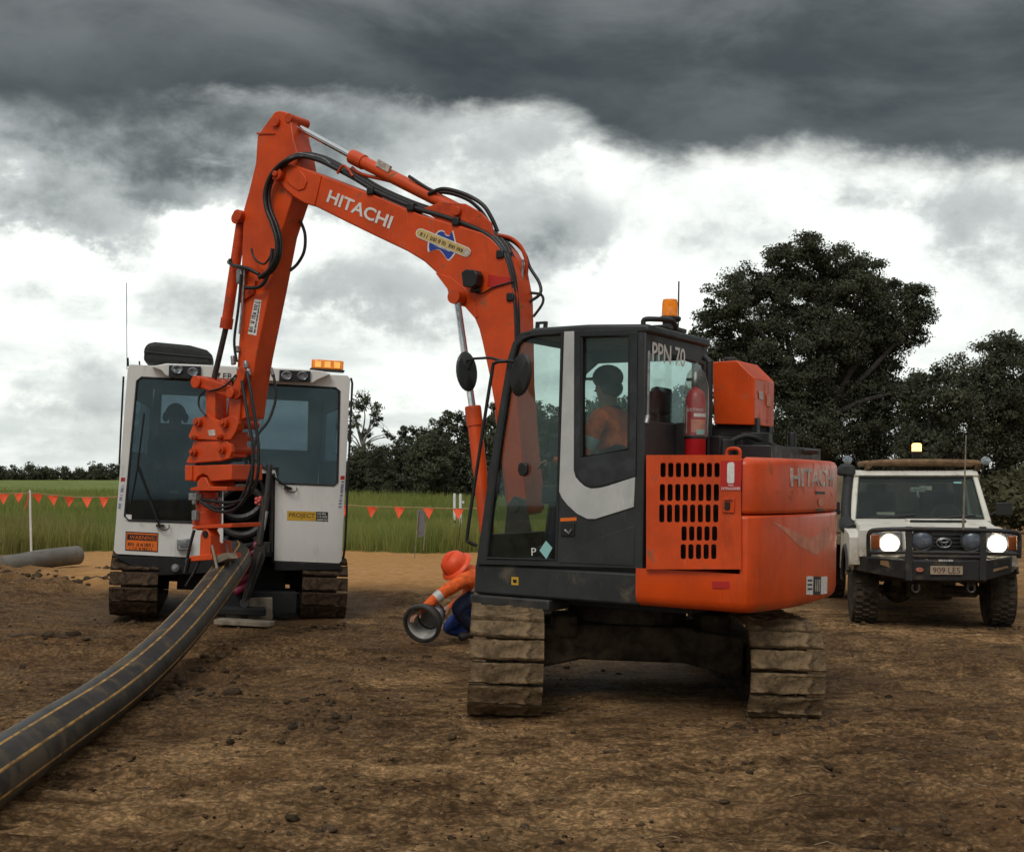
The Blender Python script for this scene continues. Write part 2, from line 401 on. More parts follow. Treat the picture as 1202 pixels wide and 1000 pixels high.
def grass_edge(x): return 27.3+1.6*(fbm(x, x*0+3.3, .25, 91, 3)-.5)+1.9*(fbm(x, x*0+7.1, 1.1, 92, 3)-.5)+np.where(x < -9.3, -2.0*sst(-x, 9.3, 11.5), 0)+sst(x, 3, 9)*9
def ground_z(x, y):
    x = np.asarray(x, float); y = np.asarray(y, float)
    rough = 1-sst(y, 17, 24)*.75
    z = .16*(fbm(x, y, .22, 1, 3)-.5)*sst(y, 4, 8)*(.3+.7*rough)
    wx = x+.5*fbm(x, y, .9, 40, 2)
    z = z+rough*.075*(fbm(wx, y, .9, 5, 4)-.5)
    r = 1-np.abs(2*fbm(wx*.8, y*1.25, 2.6, 9, 4)-1)
    z = z+rough*.032*(r-.7)
    pat = sst(fbm(x, y, .55, 77, 3), .46, .62)                       # trampled and churned patches
    z = z+rough*pat*.06*(fbm(x, y, 5.5, 21, 3)-.45)
    z = z+rough*.026*(fbm(x*.55, y*1.4, 12, 31, 3)-.5)
    st_ = 1-np.abs(2*fbm(x*.45, y*2.6, 2.2, 101, 4)-1); z = z+rough*.045*np.clip(st_-.66, 0, 1)*2
    z = z+rough*.022*(np.abs(fbm(x*.7, y*1.2, 22, 35, 3)-.5))
    # ruts left by tracks running across in front of the machines
    for (y0, sl, w, dp, x0, x1) in ((11.6, .06, .26, .05, -6, -.8), (12.4, .05, .26, .05, -7, -1.2), (7.1, -.05, .28, .03, .5, 6), (7.9, -.04, .28, .03, 2.6, 6), (10.4, .02, .3, .04, 2.6, 8), (6.3, .12, .25, .025, -3, 1)):
        q = (y-y0-sl*x)/w; e = sst(x, x0, x0+.7)*(1-sst(x, x1-.7, x1))
        z = z+e*(-dp*np.exp(-q**4)+dp*.8*np.exp(-((np.abs(q)-1.5)/.35)**2)+dp*.22*np.exp(-q**4)*np.sin(x*40.5+np.sin(q*3)))
    # heaped spoil on the left under the spare pipe
    b = np.exp(-((x+8.3)/2.6)**2-((y-19.2)/1.9)**2)+.8*np.exp(-((x+6.6)/1.0)**2-((y-17.4)/1.0)**2)
    z = z+b*(.10+.42*(fbm(x, y, 1.9, 55, 5)-.25))
    z = z+.16*np.exp(-((x+1.05)/2.2)**2-((y-17.)/1.3)**2)*fbm(x, y, 1.5, 60, 3)
    # flattened where the machines stand
    for (cx, cy, rx, ry, zz) in ((.88, 9.95, 1.75, 1.9, 0.), (-3.55, 16.0, 1.9, 2.3, -.01), (5.1, 15.9, 1.7, 2.6, -.005)):
        q = sst(((x-cx)/rx)**2+((y-cy)/ry)**2, .7, 1.5); z = z*(.25+.75*q)+zz*(1-q)
    g = sst(y-grass_edge(x), -.4, .8)
    z = z*(1-g)+g*.06*(fbm(x, y, .3, 3, 2)-.3)
    return z
def gz(x, y): return float(ground_z(np.array([x]), np.array([y]))[0])
ys = np.concatenate([[-60, -25, -8, -2, 1, 2.4, 3.2], np.geomspace(3.8, 30, 560), np.geomspace(31, 1500, 60)])
ss = np.concatenate([[-40, -14, -6, -3, -1.8, -1.2, -.9, -.7], np.linspace(-.58, .58, 620), [.7, .9, 1.2, 1.8, 3, 6, 14, 40]])
gy, gs = np.meshgrid(ys, ss, indexing='ij'); gx = gs*np.maximum(gy, 3.2)
gzz = ground_z(gx, gy)
R, C = gx.shape; V = np.stack([gx, gy, gzz], -1).reshape(-1, 3)
idx = np.arange(R*C).reshape(R, C)
Fq = np.stack([idx[:-1, :-1], idx[:-1, 1:], idx[1:, 1:], idx[1:, :-1]], -1).reshape(-1, 4)
def np_mesh(name, V, Fq, k):
    me = bpy.data.meshes.new(name); me.vertices.add(len(V)); me.vertices.foreach_set('co', V.astype(np.float32).ravel())
    me.loops.add(len(Fq)*k); me.polygons.add(len(Fq)); me.loops.foreach_set('vertex_index', Fq.astype(np.int32).ravel())
    me.polygons.foreach_set('loop_start', np.arange(0, len(Fq)*k, k, dtype=np.int32)); me.update(calc_edges=True)
    return me
gme = np_mesh('ground', V, Fq, 4); gme.polygons.foreach_set('use_smooth', np.ones(len(Fq), bool))
def vattr(me, name, vals):
    a = me.attributes.new(name, 'FLOAT', 'POINT'); a.data.foreach_set('value', vals.astype(np.float32).ravel())
dirtz = sst(gy+2.2*(fbm(gx, gy, .35, 12, 4)-.5)*2, 16.4, 20)*(1-.75*sst(gx, 4.5, 9))
dirtz = dirtz*(1-.8*sst(-gx, 6.2, 8)*(1-sst(gy, 20, 23)))
grz = sst(gy-grass_edge(gx)+.8*(fbm(gx, gy, 1.5, 13, 3)-.5), -.2, .6)*(1-sst(gx, 6, 10)*(1-sst(gy, 60, 90)))
wet = sst(.26*np.exp(-((gx+1.35)/.8)**2-((gy-8.5)/.5)**2)+.15*np.exp(-((gx-1.9)/.6)**2-((gy-6.2)/.25)**2)+.55*fbm(gx, gy, .42, 70, 4)+.45*fbm(gx, gy, 1.7, 71, 4)+.30*sst(-gx, .0, 3.5)*sst(gy, 8, 10.5)*(1-sst(gy, 17, 19)), .44, .66)
vattr(gme, 'dirt', dirtz); vattr(gme, 'grassy', grz); vattr(gme, 'wet', wet)
gm = bpy.data.materials.new('mud_ground'); gm.use_nodes = True; t = gm.node_tree; b = t.nodes['Principled BSDF']
P = N(t, 'ShaderNodeNewGeometry').outputs['Position']
def attr(t, n): return N(t, 'ShaderNodeAttribute', attribute_name=n).outputs['Fac']
na = noise_(t, P, 1, 9, .62, .3, (.9, 1.3, 1)); nb = noise_(t, P, 1, 9, .72, .1, (5.5, 8, 5)); nc = noise_(t, P, 1, 7, .75, .1, (26, 50, 30))
dry = smooth_(t, math_(t, 'MULTIPLY_ADD', nb, .55, math_(t, 'MULTIPLY', na, .5)), .40, .66)
dry = math_(t, 'MULTIPLY', dry, math_(t, 'MULTIPLY_ADD', attr(t, 'wet'), -.72, 1.0))
c = mixc(t, dry, (.128, .072, .034), (.52, .310, .145))
ns = noise_(t, P, 1, 8, .68, .15, (2.4, 11, 4)); ns2 = noise_(t, P, 1, 6, .7, .1, (9, 34, 10))
c = mixc(t, math_(t, 'MULTIPLY', smooth_(t, ns, .54, .70), .65), c, (.056, .033, .018))
c = mixc(t, math_(t, 'MULTIPLY', smooth_(t, ns2, .55, .70), math_(t, 'MULTIPLY_ADD', dry, .6, .12)), c, (.47, .30, .155))
c = mixc(t, math_(t, 'MULTIPLY', smooth_(t, nc, .52, .74), .5), c, (.042, .027, .016))
c = mixc(t, math_(t, 'MULTIPLY', smooth_(t, nc, .50, .28), math_(t, 'MULTIPLY', dry, .6)), c, (.34, .245, .135))
nf = noise_(t, P, 1, 5, .75, .1, (60, 80, 60)); vo = N(t, 'ShaderNodeTexVoronoi'); vo.inputs['Scale'].default_value = 1.; vm = N(t, 'ShaderNodeMapping'); vm.inputs['Scale'].default_value = (26, 34, 26)
t.links.new(P, vm.inputs[0]); vj = N(t, 'ShaderNodeVectorMath', operation='ADD'); t.links.new(vm.outputs[0], vj.inputs[0])
vn = N(t, 'ShaderNodeTexNoise', ins={'Scale': 9., 'Detail': 4.}); t.links.new(P, vn.inputs['Vector']); vs_ = N(t, 'ShaderNodeVectorMath', operation='SCALE'); vs_.inputs[3].default_value = 3.; t.links.new(vn.outputs['Color'], vs_.inputs[0]); t.links.new(vs_.outputs[0], vj.inputs[1]); t.links.new(vj.outputs[0], vo.inputs['Vector'])
crumb = smooth_(t, math_(t, 'MULTIPLY_ADD', nf, .7, math_(t, 'MULTIPLY', vo.outputs['Distance'], -.35)), .06, .40, .62, 1.75)  # mottled crumbs, with shade in the crevices between them put into the colour
crumb = math_(t, 'MULTIPLY', crumb, smooth_(t, noise_(t, P, 1, 6, .7, .5, (1.6, 4.5, 2)), .36, .52, .62, 1.12))
cm = N(t, 'ShaderNodeMix', data_type='RGBA', blend_type='MULTIPLY'); cm.inputs[0].default_value = 1.; t.links.new(c, cm.inputs[6]); t.links.new(crumb, cm.inputs[7]); c = cm.outputs[2]
red = smooth_(t, noise_(t, P, .55, 5, .6, .4), .52, .72)
c = mixc(t, math_(t, 'MULTIPLY', red, .40), c, (.28, .135, .055))
dc = mixc(t, smooth_(t, nb, .3, .7), (.50, .25, .088), (.70, .385, .155))
c = mixc(t, math_(t, 'MULTIPLY', attr(t, 'dirt'), smooth_(t, na, .2, .45, .8, 1.)), c, dc)
gn = noise_(t, P, 1, 6, .6, .3, (.05, .14, .1)); gn2 = noise_(t, P, 1, 6, .7, .2, (1.5, .9, 1))
gc = mixc(t, smooth_(t, gn, .35, .65), (.115, .165, .034), (.21, .24, .07))
gc = mixc(t, math_(t, 'MULTIPLY', smooth_(t, gn2, .45, .7), .5), gc, (.20, .18, .075))
c = mixc(t, attr(t, 'grassy'), c, gc)
t.links.new(c, b.inputs['Base Color'])
t.links.new(smooth_(t, math_(t, 'MULTIPLY_ADD', attr(t, 'wet'), -.55, nb), .0, .6, .62, .95), b.inputs['Roughness'])
b.inputs['Specular IOR Level'].default_value = .06
hgt_ = math_(t, 'ADD', math_(t, 'ADD', math_(t, 'MULTIPLY', nb, .7), math_(t, 'MULTIPLY', nc, .4)), math_(t, 'ADD', math_(t, 'MULTIPLY', nf, .35), math_(t, 'SUBTRACT', math_(t, 'MULTIPLY', ns2, .5), math_(t, 'MULTIPLY', ns, .6))))
bn = N(t, 'ShaderNodeBump', ins={'Strength': 1.0, 'Distance': .06}); t.links.new(hgt_, bn.inputs['Height']); t.links.new(bn.outputs[0], b.inputs['Normal'])
gme.materials.append(gm)
ground = bpy.data.objects.new('ground', gme); COL.objects.link(ground); ground['kind'] = 'structure'

# clods, stones and straw strewn over the mud
def scatter_blobs(name, pts, radii, m, seed, seg=(7, 5), jag=.17):
    base = MB().ball((0, 0, 0), 1, *seg); bv = np.array(base.v); r_ = np.random.default_rng(seed); n = len(pts); k = len(bv)
    tris = np.array([t_ for f in base.f for t_ in ((f,) if len(f) == 3 else ((f[0], f[1], f[2]), (f[0], f[2], f[3])))])
    pts = np.array(pts); r = np.array(radii)[:, None, None]
    d = bv[None]*(1+jag*r_.standard_normal((n, k, 1)))*r*np.stack([r_.uniform(.8, 1.7, n), r_.uniform(.8, 1.5, n), r_.uniform(.5, .95, n)], 1)[:, None, :]
    a = r_.uniform(0, 6.28, n)[:, None]; ca, sa = np.cos(a), np.sin(a); z0 = ground_z(pts[:, 0], pts[:, 1])[:, None]
    V = np.stack([d[..., 0]*ca-d[..., 1]*sa+pts[:, :1], d[..., 0]*sa+d[..., 1]*ca+pts[:, 1:], d[..., 2]+z0+np.array(radii)[:, None]*.12], -1).reshape(-1, 3)
    F = (tris[None]+np.arange(n)[:, None, None]*k).reshape(-1, 3)
    me = np_mesh(name, V, F, 3); me.polygons.foreach_set('use_smooth', np.ones(len(F), bool)); me.materials.append(m)
    o = bpy.data.objects.new(name, me); COL.objects.link(o); return tag(o, kind='stuff')
pts = []; rad = []
while len(pts) < 9000:
    y = 4.6*math.exp(random.random()*1.2); x = random.uniform(-.45, .45)*y
    pts.append((x, y)); rad.append(.0035+.012*random.random()**3)
pa = np.array(pts); kp = sst(fbm(pa[:, 0], pa[:, 1], .8, 78, 3), .38, .58) > rng.random(len(pa))*.95
scatter_blobs('mud_crumbs', pa[kp], np.array(rad)[kp], mat('crumb', (.155, .098, .053), .95, var=.7, vscale=3, spec=.08), 9, (5, 4), .2)
pts = []; rad = []
for i in range(420):
    y = 4.6*math.exp(random.random()*1.35); x = random.uniform(-.45, .45)*y
    if fbm(np.array([x]), np.array([y]), .55, 77, 3)[0] < .47 and random.random() < .75: continue
    pts.append((x, y)); rad.append(.006+.028*random.random()**4*(1 if x < 0 else .8))
scatter_blobs('mud_clods', pts, rad, mat('dark_clod', (.085, .056, .033), .9, var=.4, vscale=8, bump=.8, bscale=50, spec=.15), 3)
pts = []; rad = []
for (px, py, n, s_) in ((225, 792, 9, .09), (205, 815, 14, .12), (190, 830, 10, .09), (250, 778, 7, .07), (35, 755, 14, .14), (120, 690, 22, .13), (60, 695, 22, .14), (15, 690, 18, .12), (150, 670, 14, .16), (475, 775, 7, .05), (380, 830, 8, .06), (870, 905, 6, .04), (1070, 963, 4, .07), (960, 905, 7, .04), (745, 975, 2, .05), (360, 850, 14, .06), (330, 865, 8, .05), (1130, 935, 5, .04), (548, 838, 7, .05), (590, 844, 9, .045), (638, 836, 8, .05), (872, 852, 9, .05), (915, 857, 9, .045), (965, 850, 9, .05), (1015, 736, 8, .06), (1180, 738, 8, .06), (150, 730, 9, .08), (390, 736, 9, .07)):
    d = CAMZ*FPX/(py-HZ); x0 = (px-CX)/FPX*d
    for i in range(int(n*2.6)):
        pts.append((x0+random.gauss(0, .16+s_*.7), d+random.gauss(0, .14+s_*.7))); rad.append(s_*random.choice((.12, .16, .2, .25, .3, .45)))
scatter_blobs('heaped_mud', pts, rad, mat('heaped_clod', (.085, .056, .033), .92, var=.45, vscale=6, bump=.9, bscale=30, spec=.12), 5)
mb = MB()
for i in range(170):
    y = 4.7*math.exp(random.random()*1.1); x = random.uniform(-.42, .44)*y; a = random.gauss(0, .7); L = random.uniform(.03, .17)
    z = gz(x, y)+.008; x2, y2 = x+L*math.cos(a), y+L*math.sin(a)
    mb.tube([(x, y, z), ((x+x2)/2, (y+y2)/2, z+.012), (x2, y2, gz(x2, y2)+.008)], .0016, 3)
tag(mb.build('straw', mat('dry_straw', (.26, .19, .10), .8, var=.4), smooth=0), kind='stuff')

# ------------------------------------------------------------------ grass
def leaf_mat(name, lo, hi, sc, trans=.25):
    m = bpy.data.materials.new(name); m.use_nodes = True; t = m.node_tree; t.nodes.clear()
    P = N(t, 'ShaderNodeNewGeometry')
    k = noise_(t, P.outputs['Position'], sc, 3, .6)
    r = P.outputs['Random Per Island']
    c = mixc(t, math_(t, 'ADD', math_(t, 'MULTIPLY', smooth_(t, k, .3, .7), .6), math_(t, 'MULTIPLY', r, .4)), lo, hi)
    d = N(t, 'ShaderNodeBsdfDiffuse'); t.links.new(c, d.inputs[0])
    tr = N(t, 'ShaderNodeBsdfTranslucent'); t.links.new(c, tr.inputs[0])
    mx = N(t, 'ShaderNodeMixShader'); mx.inputs[0].default_value = trans
    t.links.new(d.outputs[0], mx.inputs[1]); t.links.new(tr.outputs[0], mx.inputs[2])
    o = N(t, 'ShaderNodeOutputMaterial'); t.links.new(mx.outputs[0], o.inputs[0])
    return m
M['grass'] = leaf_mat('field_grass', (.115, .168, .036), (.34, .325, .105), .22, .35)
M['grass_dry'] = leaf_mat('edge_grass', (.12, .125, .035), (.30, .25, .11), .8, .35)
def blades(name, n, fn, m, hmin, hmax, w0):
    r_ = np.random.default_rng(11); x, y = fn(r_, n)
    z = ground_z(x, y); h = r_.uniform(hmin, hmax, len(x))*(.30+.75*fbm(x, y, .14, 89, 3)+.65*fbm(x, y, .8, 88, 3)); w = w0*(y/27)*r_.uniform(.7, 1.4, len(x))
    a = r_.uniform(0, 6.28, len(x)); lean = r_.normal(0, .22, (len(x), 2))*h[:, None]
    dx, dy = np.cos(a)*w, np.sin(a)*w*.4
    P0 = np.stack([x-dx, y-dy, z-.02], 1); P1 = np.stack([x+dx, y+dy, z-.02], 1)
    mid = np.stack([x+lean[:, 0]*.35, y+lean[:, 1]*.35, z+h*.6], 1); P2 = mid+np.stack([dx, dy, 0*dx], 1)*.8; P3 = mid-np.stack([dx, dy, 0*dx], 1)*.8
    P4 = np.stack([x+lean[:, 0], y+lean[:, 1], z+h], 1)
    V = np.stack([P0, P1, P2, P3, P4], 1).reshape(-1, 3); k = np.arange(len(x))*5
    F = np.concatenate([np.stack([k, k+1, k+2], 1), np.stack([k, k+2, k+3], 1), np.stack([k+3, k+2, k+4], 1)])
    me = np_mesh(name, V, F, 3); me.materials.append(M[m]); o = bpy.data.objects.new(name, me); COL.objects.link(o)
    return tag(o, kind='stuff')
def field(r_, n):
    y = 26.3*np.exp(r_.uniform(0, 1, n)**1.35*1.35); s = r_.uniform(-.5, .16, n); x = s*y*1.0-.5
    k = (y > grass_edge(x)-.1*r_.random(n)) & (x < 8)
    return x[k], y[k]
blades('tall_grass', 190000, field, 'grass', .16, .72, .0075)
def edge(r_, n):
    x = r_.uniform(-19, -8.9, n); y = r_.uniform(24.4, 29.5, n); k = (y > grass_edge(x)+.3*r_.normal(0, .6, n)) & (r_.random(n) < .35+.65*sst(-x, 9.3, 11))
    return x[k], y[k]
blades('edge_grass', 14000, edge, 'grass_dry', .3, .9, .0075)

# ------------------------------------------------------------------ trees
M['leaf_dark'] = leaf_mat('dark_foliage', (.040, .044, .030), (.118, .124, .080), .8, .15)
M['leaf_olive'] = leaf_mat('olive_foliage', (.052, .057, .038), (.135, .142, .09), .5, .15)
M['leaf_pale'] = leaf_mat('pale_gum_foliage', (.045, .054, .032), (.12, .13, .078), .6, .15)
M['leaf_bush'] = leaf_mat('bush_foliage', (.05, .05, .03), (.12, .112, .062), .8, .15)
def crown(blobs, clumps, leaves, size, seed, spread=.34):
    """leaf quads gathered in clumps over the surface and inside of every blob (x, y, z, rx, ry, rz)"""
    r_ = np.random.default_rng(seed); cs = []
    for (bx, by, bz, rx, ry, rz) in blobs:
        k = max(3, int(clumps*(rx*rz)**.9)); d = r_.normal(size=(k, 3)); d /= np.linalg.norm(d, axis=1)[:, None]
        rad = r_.uniform(.35, 1.05, (k, 1))**.6
        cc = np.array([bx, by, bz])+d*rad*np.array([rx, ry, rz])
        cs.append(np.concatenate([cc, np.full((k, 1), spread*(.55+.45*min(rx, rz)))*r_.uniform(.6, 1.3, (k, 1))], 1))
    cs = np.concatenate(cs); n = len(cs)*leaves
    ci = np.repeat(cs, leaves, 0); off = r_.normal(size=(n, 3)); off *= (r_.random((n, 1))**.5/np.linalg.norm(off, axis=1)[:, None])
    off[:, 2] *= .62
    p = ci[:, :3]+off*ci[:, 3:4]*1.25
    nr = off*.6+r_.normal(size=(n, 3))*.6+np.array([0, 0, .35]); nr /= np.linalg.norm(nr, axis=1)[:, None]
    ta = np.cross(nr, r_.normal(size=(n, 3))); ta /= np.linalg.norm(ta, axis=1)[:, None]; bi = np.cross(nr, ta)
    s = size*r_.uniform(.6, 1.4, (n, 1))
    V = np.stack([p-ta*s, p-bi*s*.5, p+ta*s, p+bi*s*.5], 1).reshape(-1, 3); k = np.arange(n)*4
    return V, np.stack([k, k+1, k+2, k+3], 1), cs
def crown_mesh(name, *a):
    V, F, cs = crown(*a[:-1]); bl_ = [(x, y, z, rx*.72, ry*.72, rz*.72) for (x, y, z, rx, ry, rz) in a[0] if rx > .65]
    if bl_ and a[-1] != 'leaf_pale': V2, F2, _ = crown(bl_, a[1]*.9, max(12, a[2]//3), a[3]*1.75, a[4]+500, a[5] if len(a) > 6 else .4); F = np.concatenate([F, F2+len(V)]); V = np.concatenate([V, V2])
    me = np_mesh(name, V, F, 4); me.materials.append(M[a[-1]]); return me, cs
def limbs(base, fork, tips, r0, seed, twigs=None):
    mb = MB(); r_ = random.Random(seed); base = Vector(base); fork = Vector(fork)
    mid = (base+fork)/2+Vector((r_.uniform(-.1, .1), r_.uniform(-.1, .1), 0))*(fork-base).length
    mb.tube(catmull([base-Vector((0, 0, .3)), base+Vector((0, 0, .15)), mid, fork], 4), [r0*1.5]+[r0*1.25]*3+[r0*(1-.03*i) for i in range(9)], 9)
    for tp in tips:
        tp = Vector(tp); st = base.lerp(fork, r_.uniform(.72, 1.)); m1 = st.lerp(tp, .5)+Vector((r_.uniform(-.2, .2), r_.uniform(-.2, .2), .18))*(tp-st).length*.5
        c = catmull([st, m1, tp], 5); L = len(c); mb.tube(c, [r0*.55*(1-.85*i/(L-1)) for i in range(L)], 6)
        if twigs is not None:
            for j in np.argsort(((twigs[:, :3]-np.array(tp))**2).sum(1))[:9]:
                q = Vector(twigs[j][:3]); mb.tube([tp.lerp(m1, .25*r_.random()), tp.lerp(q, .5)+Vector((0, 0, .1)), q], [r0*.13, r0*.09, r0*.03], 4)
    return mb
def put_tree(name, cme, tmb, tm, label, loc, rz=0, sc=(1, 1, 1), group=None, copy=None):
    r = bpy.data.objects.new(name, None); COL.objects.link(r); tag(r, label, 'tree' if 'tree' in name else 'bush', group)
    r.location = loc; r.rotation_euler = (0, 0, rz); r.scale = sc
    if copy:
        for ch in copy.children: link_copy(ch, r)
        return r
    c = bpy.data.objects.new('crown', cme); COL.objects.link(c); c.parent = r
    if tmb: tmb.build('trunk', tm, r, smooth=60)
    return r
def PXB(lst, d, seed, s=1., base=None):
    r_ = random.Random(seed); k = d/FPX; x0, z0 = base; out = []
    for (px, py, rp) in lst:
        out.append(((px-CX)*k-x0, r_.uniform(-.8, .8)*rp*k*1.2, CAMZ+(HZ-py)*k-z0, rp*k*s*1.05, rp*k*s, rp*k*s*.85))
    return out
# the big spreading tree behind the excavator
d = 60.; bx = (965-CX)/FPX*d
bl = PXB([(930, 300, 30), (955, 288, 20), (985, 306, 32), (1018, 318, 30), (1030, 340, 24), (885, 338, 34), (850, 360, 30), (832, 382, 20), (915, 332, 30), (868, 395, 30), (905, 372, 22), (1000, 352, 32), (1066, 350, 24), (1075, 372, 18), (1056, 392, 28), (1010, 385, 34), (955, 408, 30), (890, 425, 36), (845, 420, 22), (1035, 430, 38), (985, 445, 40), (930, 455, 40), (870, 465, 36), (1060, 462, 26), (1000, 495, 44), (940, 505, 44), (885, 512, 40), (1050, 510, 42), (1085, 500, 30), (910, 550, 40), (970, 550, 44), (1030, 556, 40), (1082, 550, 36), (860, 545, 34), (947, 356, 34), (1022, 462, 36), (975, 398, 32), (905, 440, 30), (1045, 400, 26), (945, 330, 20), (975, 345, 22), (965, 378, 22), (940, 392, 20), (1030, 375, 22), (900, 400, 24), (985, 415, 22), (1020, 405, 20)], d, 5, 1.0, (bx, 0))
cme, cs = crown_mesh('crown', bl, 21, 170, .064, 1, .46, 'leaf_dark')
tips = [b_[:3] for b_ in bl[:24]]
put_tree('spreading_tree', cme, limbs((0, 0, 0), (-.2, 0, 4.2), tips, .38, 2, cs), 'bark', 'tallest dark spreading tree, rising behind the orange excavator with sky showing through its crown', (bx, d, 0))
# the lighter trees at the right edge
d = 56.; bx = (1185-CX)/FPX*d
bl = PXB([(1170, 415, 26), (1195, 408, 26), (1222, 425, 34), (1145, 440, 30), (1180, 450, 34), (1130, 465, 28), (1215, 470, 40), (1155, 485, 36), (1195, 500, 40), (1130, 510, 34), (1240, 515, 40), (1165, 535, 40), (1215, 545, 40), (1125, 550, 34)], d, 8, 1.05, (bx, 0))
cme, cs = crown_mesh('crown', bl, 19, 140, .066, 2, .46, 'leaf_olive')
put_tree('broad_tree', cme, limbs((0, 0, 0), (0, 0, 2.6), [b_[:3] for b_ in bl[:9]], .26, 3, cs), 'bark', 'lighter olive rounded tree at the right edge, behind the white utility truck', (bx, d, 0))
d = 52.; bx = (1095-CX)/FPX*d
bl = PXB([(1095, 440, 20), (1085, 468, 26), (1112, 475, 26), (1098, 505, 34), (1075, 520, 28), (1120, 530, 30), (1095, 550, 34)], d, 9, 1., (bx, 0))
cme, cs = crown_mesh('crown', bl, 19, 130, .066, 3, .46, 'leaf_dark')
put_tree('small_tree', cme, limbs((0, 0, 0), (0, 0, 1.6), [b_[:3] for b_ in bl[:4]], .16, 4, cs), 'bark', 'small dark tree filling the gap between the tallest tree and the olive tree', (bx, d, 0))
# the lone gum with a bare stem
d = 92.; bx = (424-CX)/FPX*d
bl = PXB([(424, 470, 12), (412, 480, 11), (436, 476, 10), (440, 489, 8), (418, 495, 9), (408, 505, 8), (444, 497, 6), (430, 507, 7), (455, 509, 5), (409, 514, 6), (462, 513, 4)], d, 12, .95, (bx, 0))
cme, cs = crown_mesh('crown', bl, 30, 40, .09, 4, .36, 'leaf_pale')
put_tree('gum_tree', cme, limbs((0, 0, 0), (.05, 0, 4.7), [b_[:3] for b_ in bl], .14, 5, cs), 'barkpale', 'tall thin gum tree with a bare stem, beside the right edge of the white cabin', (bx, d, 0))
# belt of bushy trees: three kinds, then copies
protos = []
for k, (h, wd, n) in enumerate(((6.2, 2.4, 11), (5.2, 2.9, 11), (7.2, 2.5, 12))):
    r_ = random.Random(40+k); bl = []
    for i in range(n):
        f = (i+.5)/n; w_ = wd*math.sin(math.pi*(.18+.72*f))**.7
        a = r_.uniform(0, 6.28); bl.append((math.cos(a)*w_*.55, math.sin(a)*w_*.55, h*(.10+.80*f), *( [wd*r_.uniform(.38, .56)]*2), wd*r_.uniform(.32, .44)))
    cme, cs = crown_mesh('crown', bl, 13, 70, .11, 20+k, .44, ('leaf_dark', 'leaf_olive', 'leaf_dark')[k])
    protos.append((cme, limbs((0, 0, 0), (0, 0, h*.4), [b_[:3] for b_ in bl[-6:]], .17, 30+k, None), h))
belt = [  # photo column, photo row of the top, distance, kind, what is beside it
    (408, 540, 84, 0, 'low dark bushy tree at the left end of the belt, against the white cabin edge'),
    (432, 524, 86, 1, 'rounded dark bushy tree at the foot of the thin gum tree'),
    (447, 527, 80, 0, 'short dark bushy tree right of the thin gum tree, in front of the taller belt'),
    (466, 514, 84, 2, 'dark bushy tree in the belt above the leftmost big flag pair'),
    (488, 498, 86, 0, 'taller bushy tree of the belt standing behind the grey board'),
    (510, 512, 78, 1, 'broad bushy tree in front of the belt, just right of the grey board'),
    (522, 492, 86, 2, 'tall bushy tree of the belt left of the white posts'),
    (545, 480, 82, 0, 'tall bushy tree of the belt behind the boom cylinder and white posts')]
hidden = [(575, 470, 82, 2), (604, 474, 78, 1), (632, 480, 80, 0), (664, 476, 76, 2), (694, 478, 74, 0), (724, 474, 72, 1), (752, 466, 70, 2), (782, 455, 68, 0), (812, 452, 66, 2)]
roots = {}
for i, b_ in enumerate(belt+hidden):
    px, py, dd, k = b_[:4]; h = CAMZ+(HZ-py)/FPX*dd; s = h/protos[k][2]; x = (px-CX)/FPX*dd
    lab = b_[4] if len(b_) > 4 else 'dark bushy tree of the belt half hidden behind the excavator cab'
    r = put_tree('bushy_tree', protos[k][0], protos[k][1] if k not in roots else None, 'bark', lab, (x, dd, 0), random.uniform(0, 6.28), (s*random.uniform(.82, .98), s*.9, s), 'bushy trees in the belt beyond the field' if len(b_) > 4 else 'bushy trees hidden behind the excavator', roots.get(k))
    roots.setdefault(k, r)
# undergrowth below the right-hand trees
r_ = random.Random(61); bl = [(r_.uniform(-1.7, 1.7), r_.uniform(-.5, .5), r_.uniform(.25, 1.1), .8, .6, .5) for i in range(9)]
bme, _ = crown_mesh('crown', bl, 12, 34, .11, 33, .45, 'leaf_bush')
for i, (px, dd, sc) in enumerate(((880, 50, 1.15), (945, 47, 1.0), (1010, 48, 1.1), (1075, 46, 1.05), (1138, 45, 1.1), (1185, 42, 1.15), (1235, 44, 1.3), (1205, 36, .75))):
    lab = ('low scrubby bush seen between the counterweight and the trees', 'low scrubby bush behind the counterweight edge', 'low scrubby bush behind the snorkel of the white truck', 'low scrubby bush behind the truck roof rack', 'low scrubby bush right of the truck aerial', 'scrubby brown bush right of the truck windscreen', 'scrubby bush cut by the right edge of the view', 'small brown bush beside the right headlight of the truck')[i]
    r = bpy.data.objects.new('bush', None); COL.objects.link(r); tag(r, lab, 'bush', 'scrub under the trees on the right')
    r.location = ((px-CX)/FPX*dd, dd, 0); r.rotation_euler = (0, 0, i*1.3); r.scale = (sc,)*3
    c = bpy.data.objects.new('crown', bme); COL.objects.link(c); c.parent = r
# far wood on the horizon: reads as one dark mass
bl = []
r_ = random.Random(71)
for i in range(235):
    x = -340+i*2.2+r_.uniform(-1, 1); h = 5.6+.9*math.sin(i*.21)+r_.uniform(-.7, .8)
    if x > -70: h *= .8
    bl.append((x, r_.uniform(-8, 8), h*.42, 3.2, 2.6, h*.55)); bl.append((x+1, r_.uniform(-8, 8), h*.25, 3.4, 2.6, h*.3))
V, F, _ = crown(bl, 2.0, 30, .45, 44, .8); me = np_mesh('far_wood', V, F, 4); me.materials.append(M['leaf_dark'])
fw = bpy.data.objects.new('far_wood', me); COL.objects.link(fw); fw.location = (0, 450, 0); tag(fw, kind='stuff')

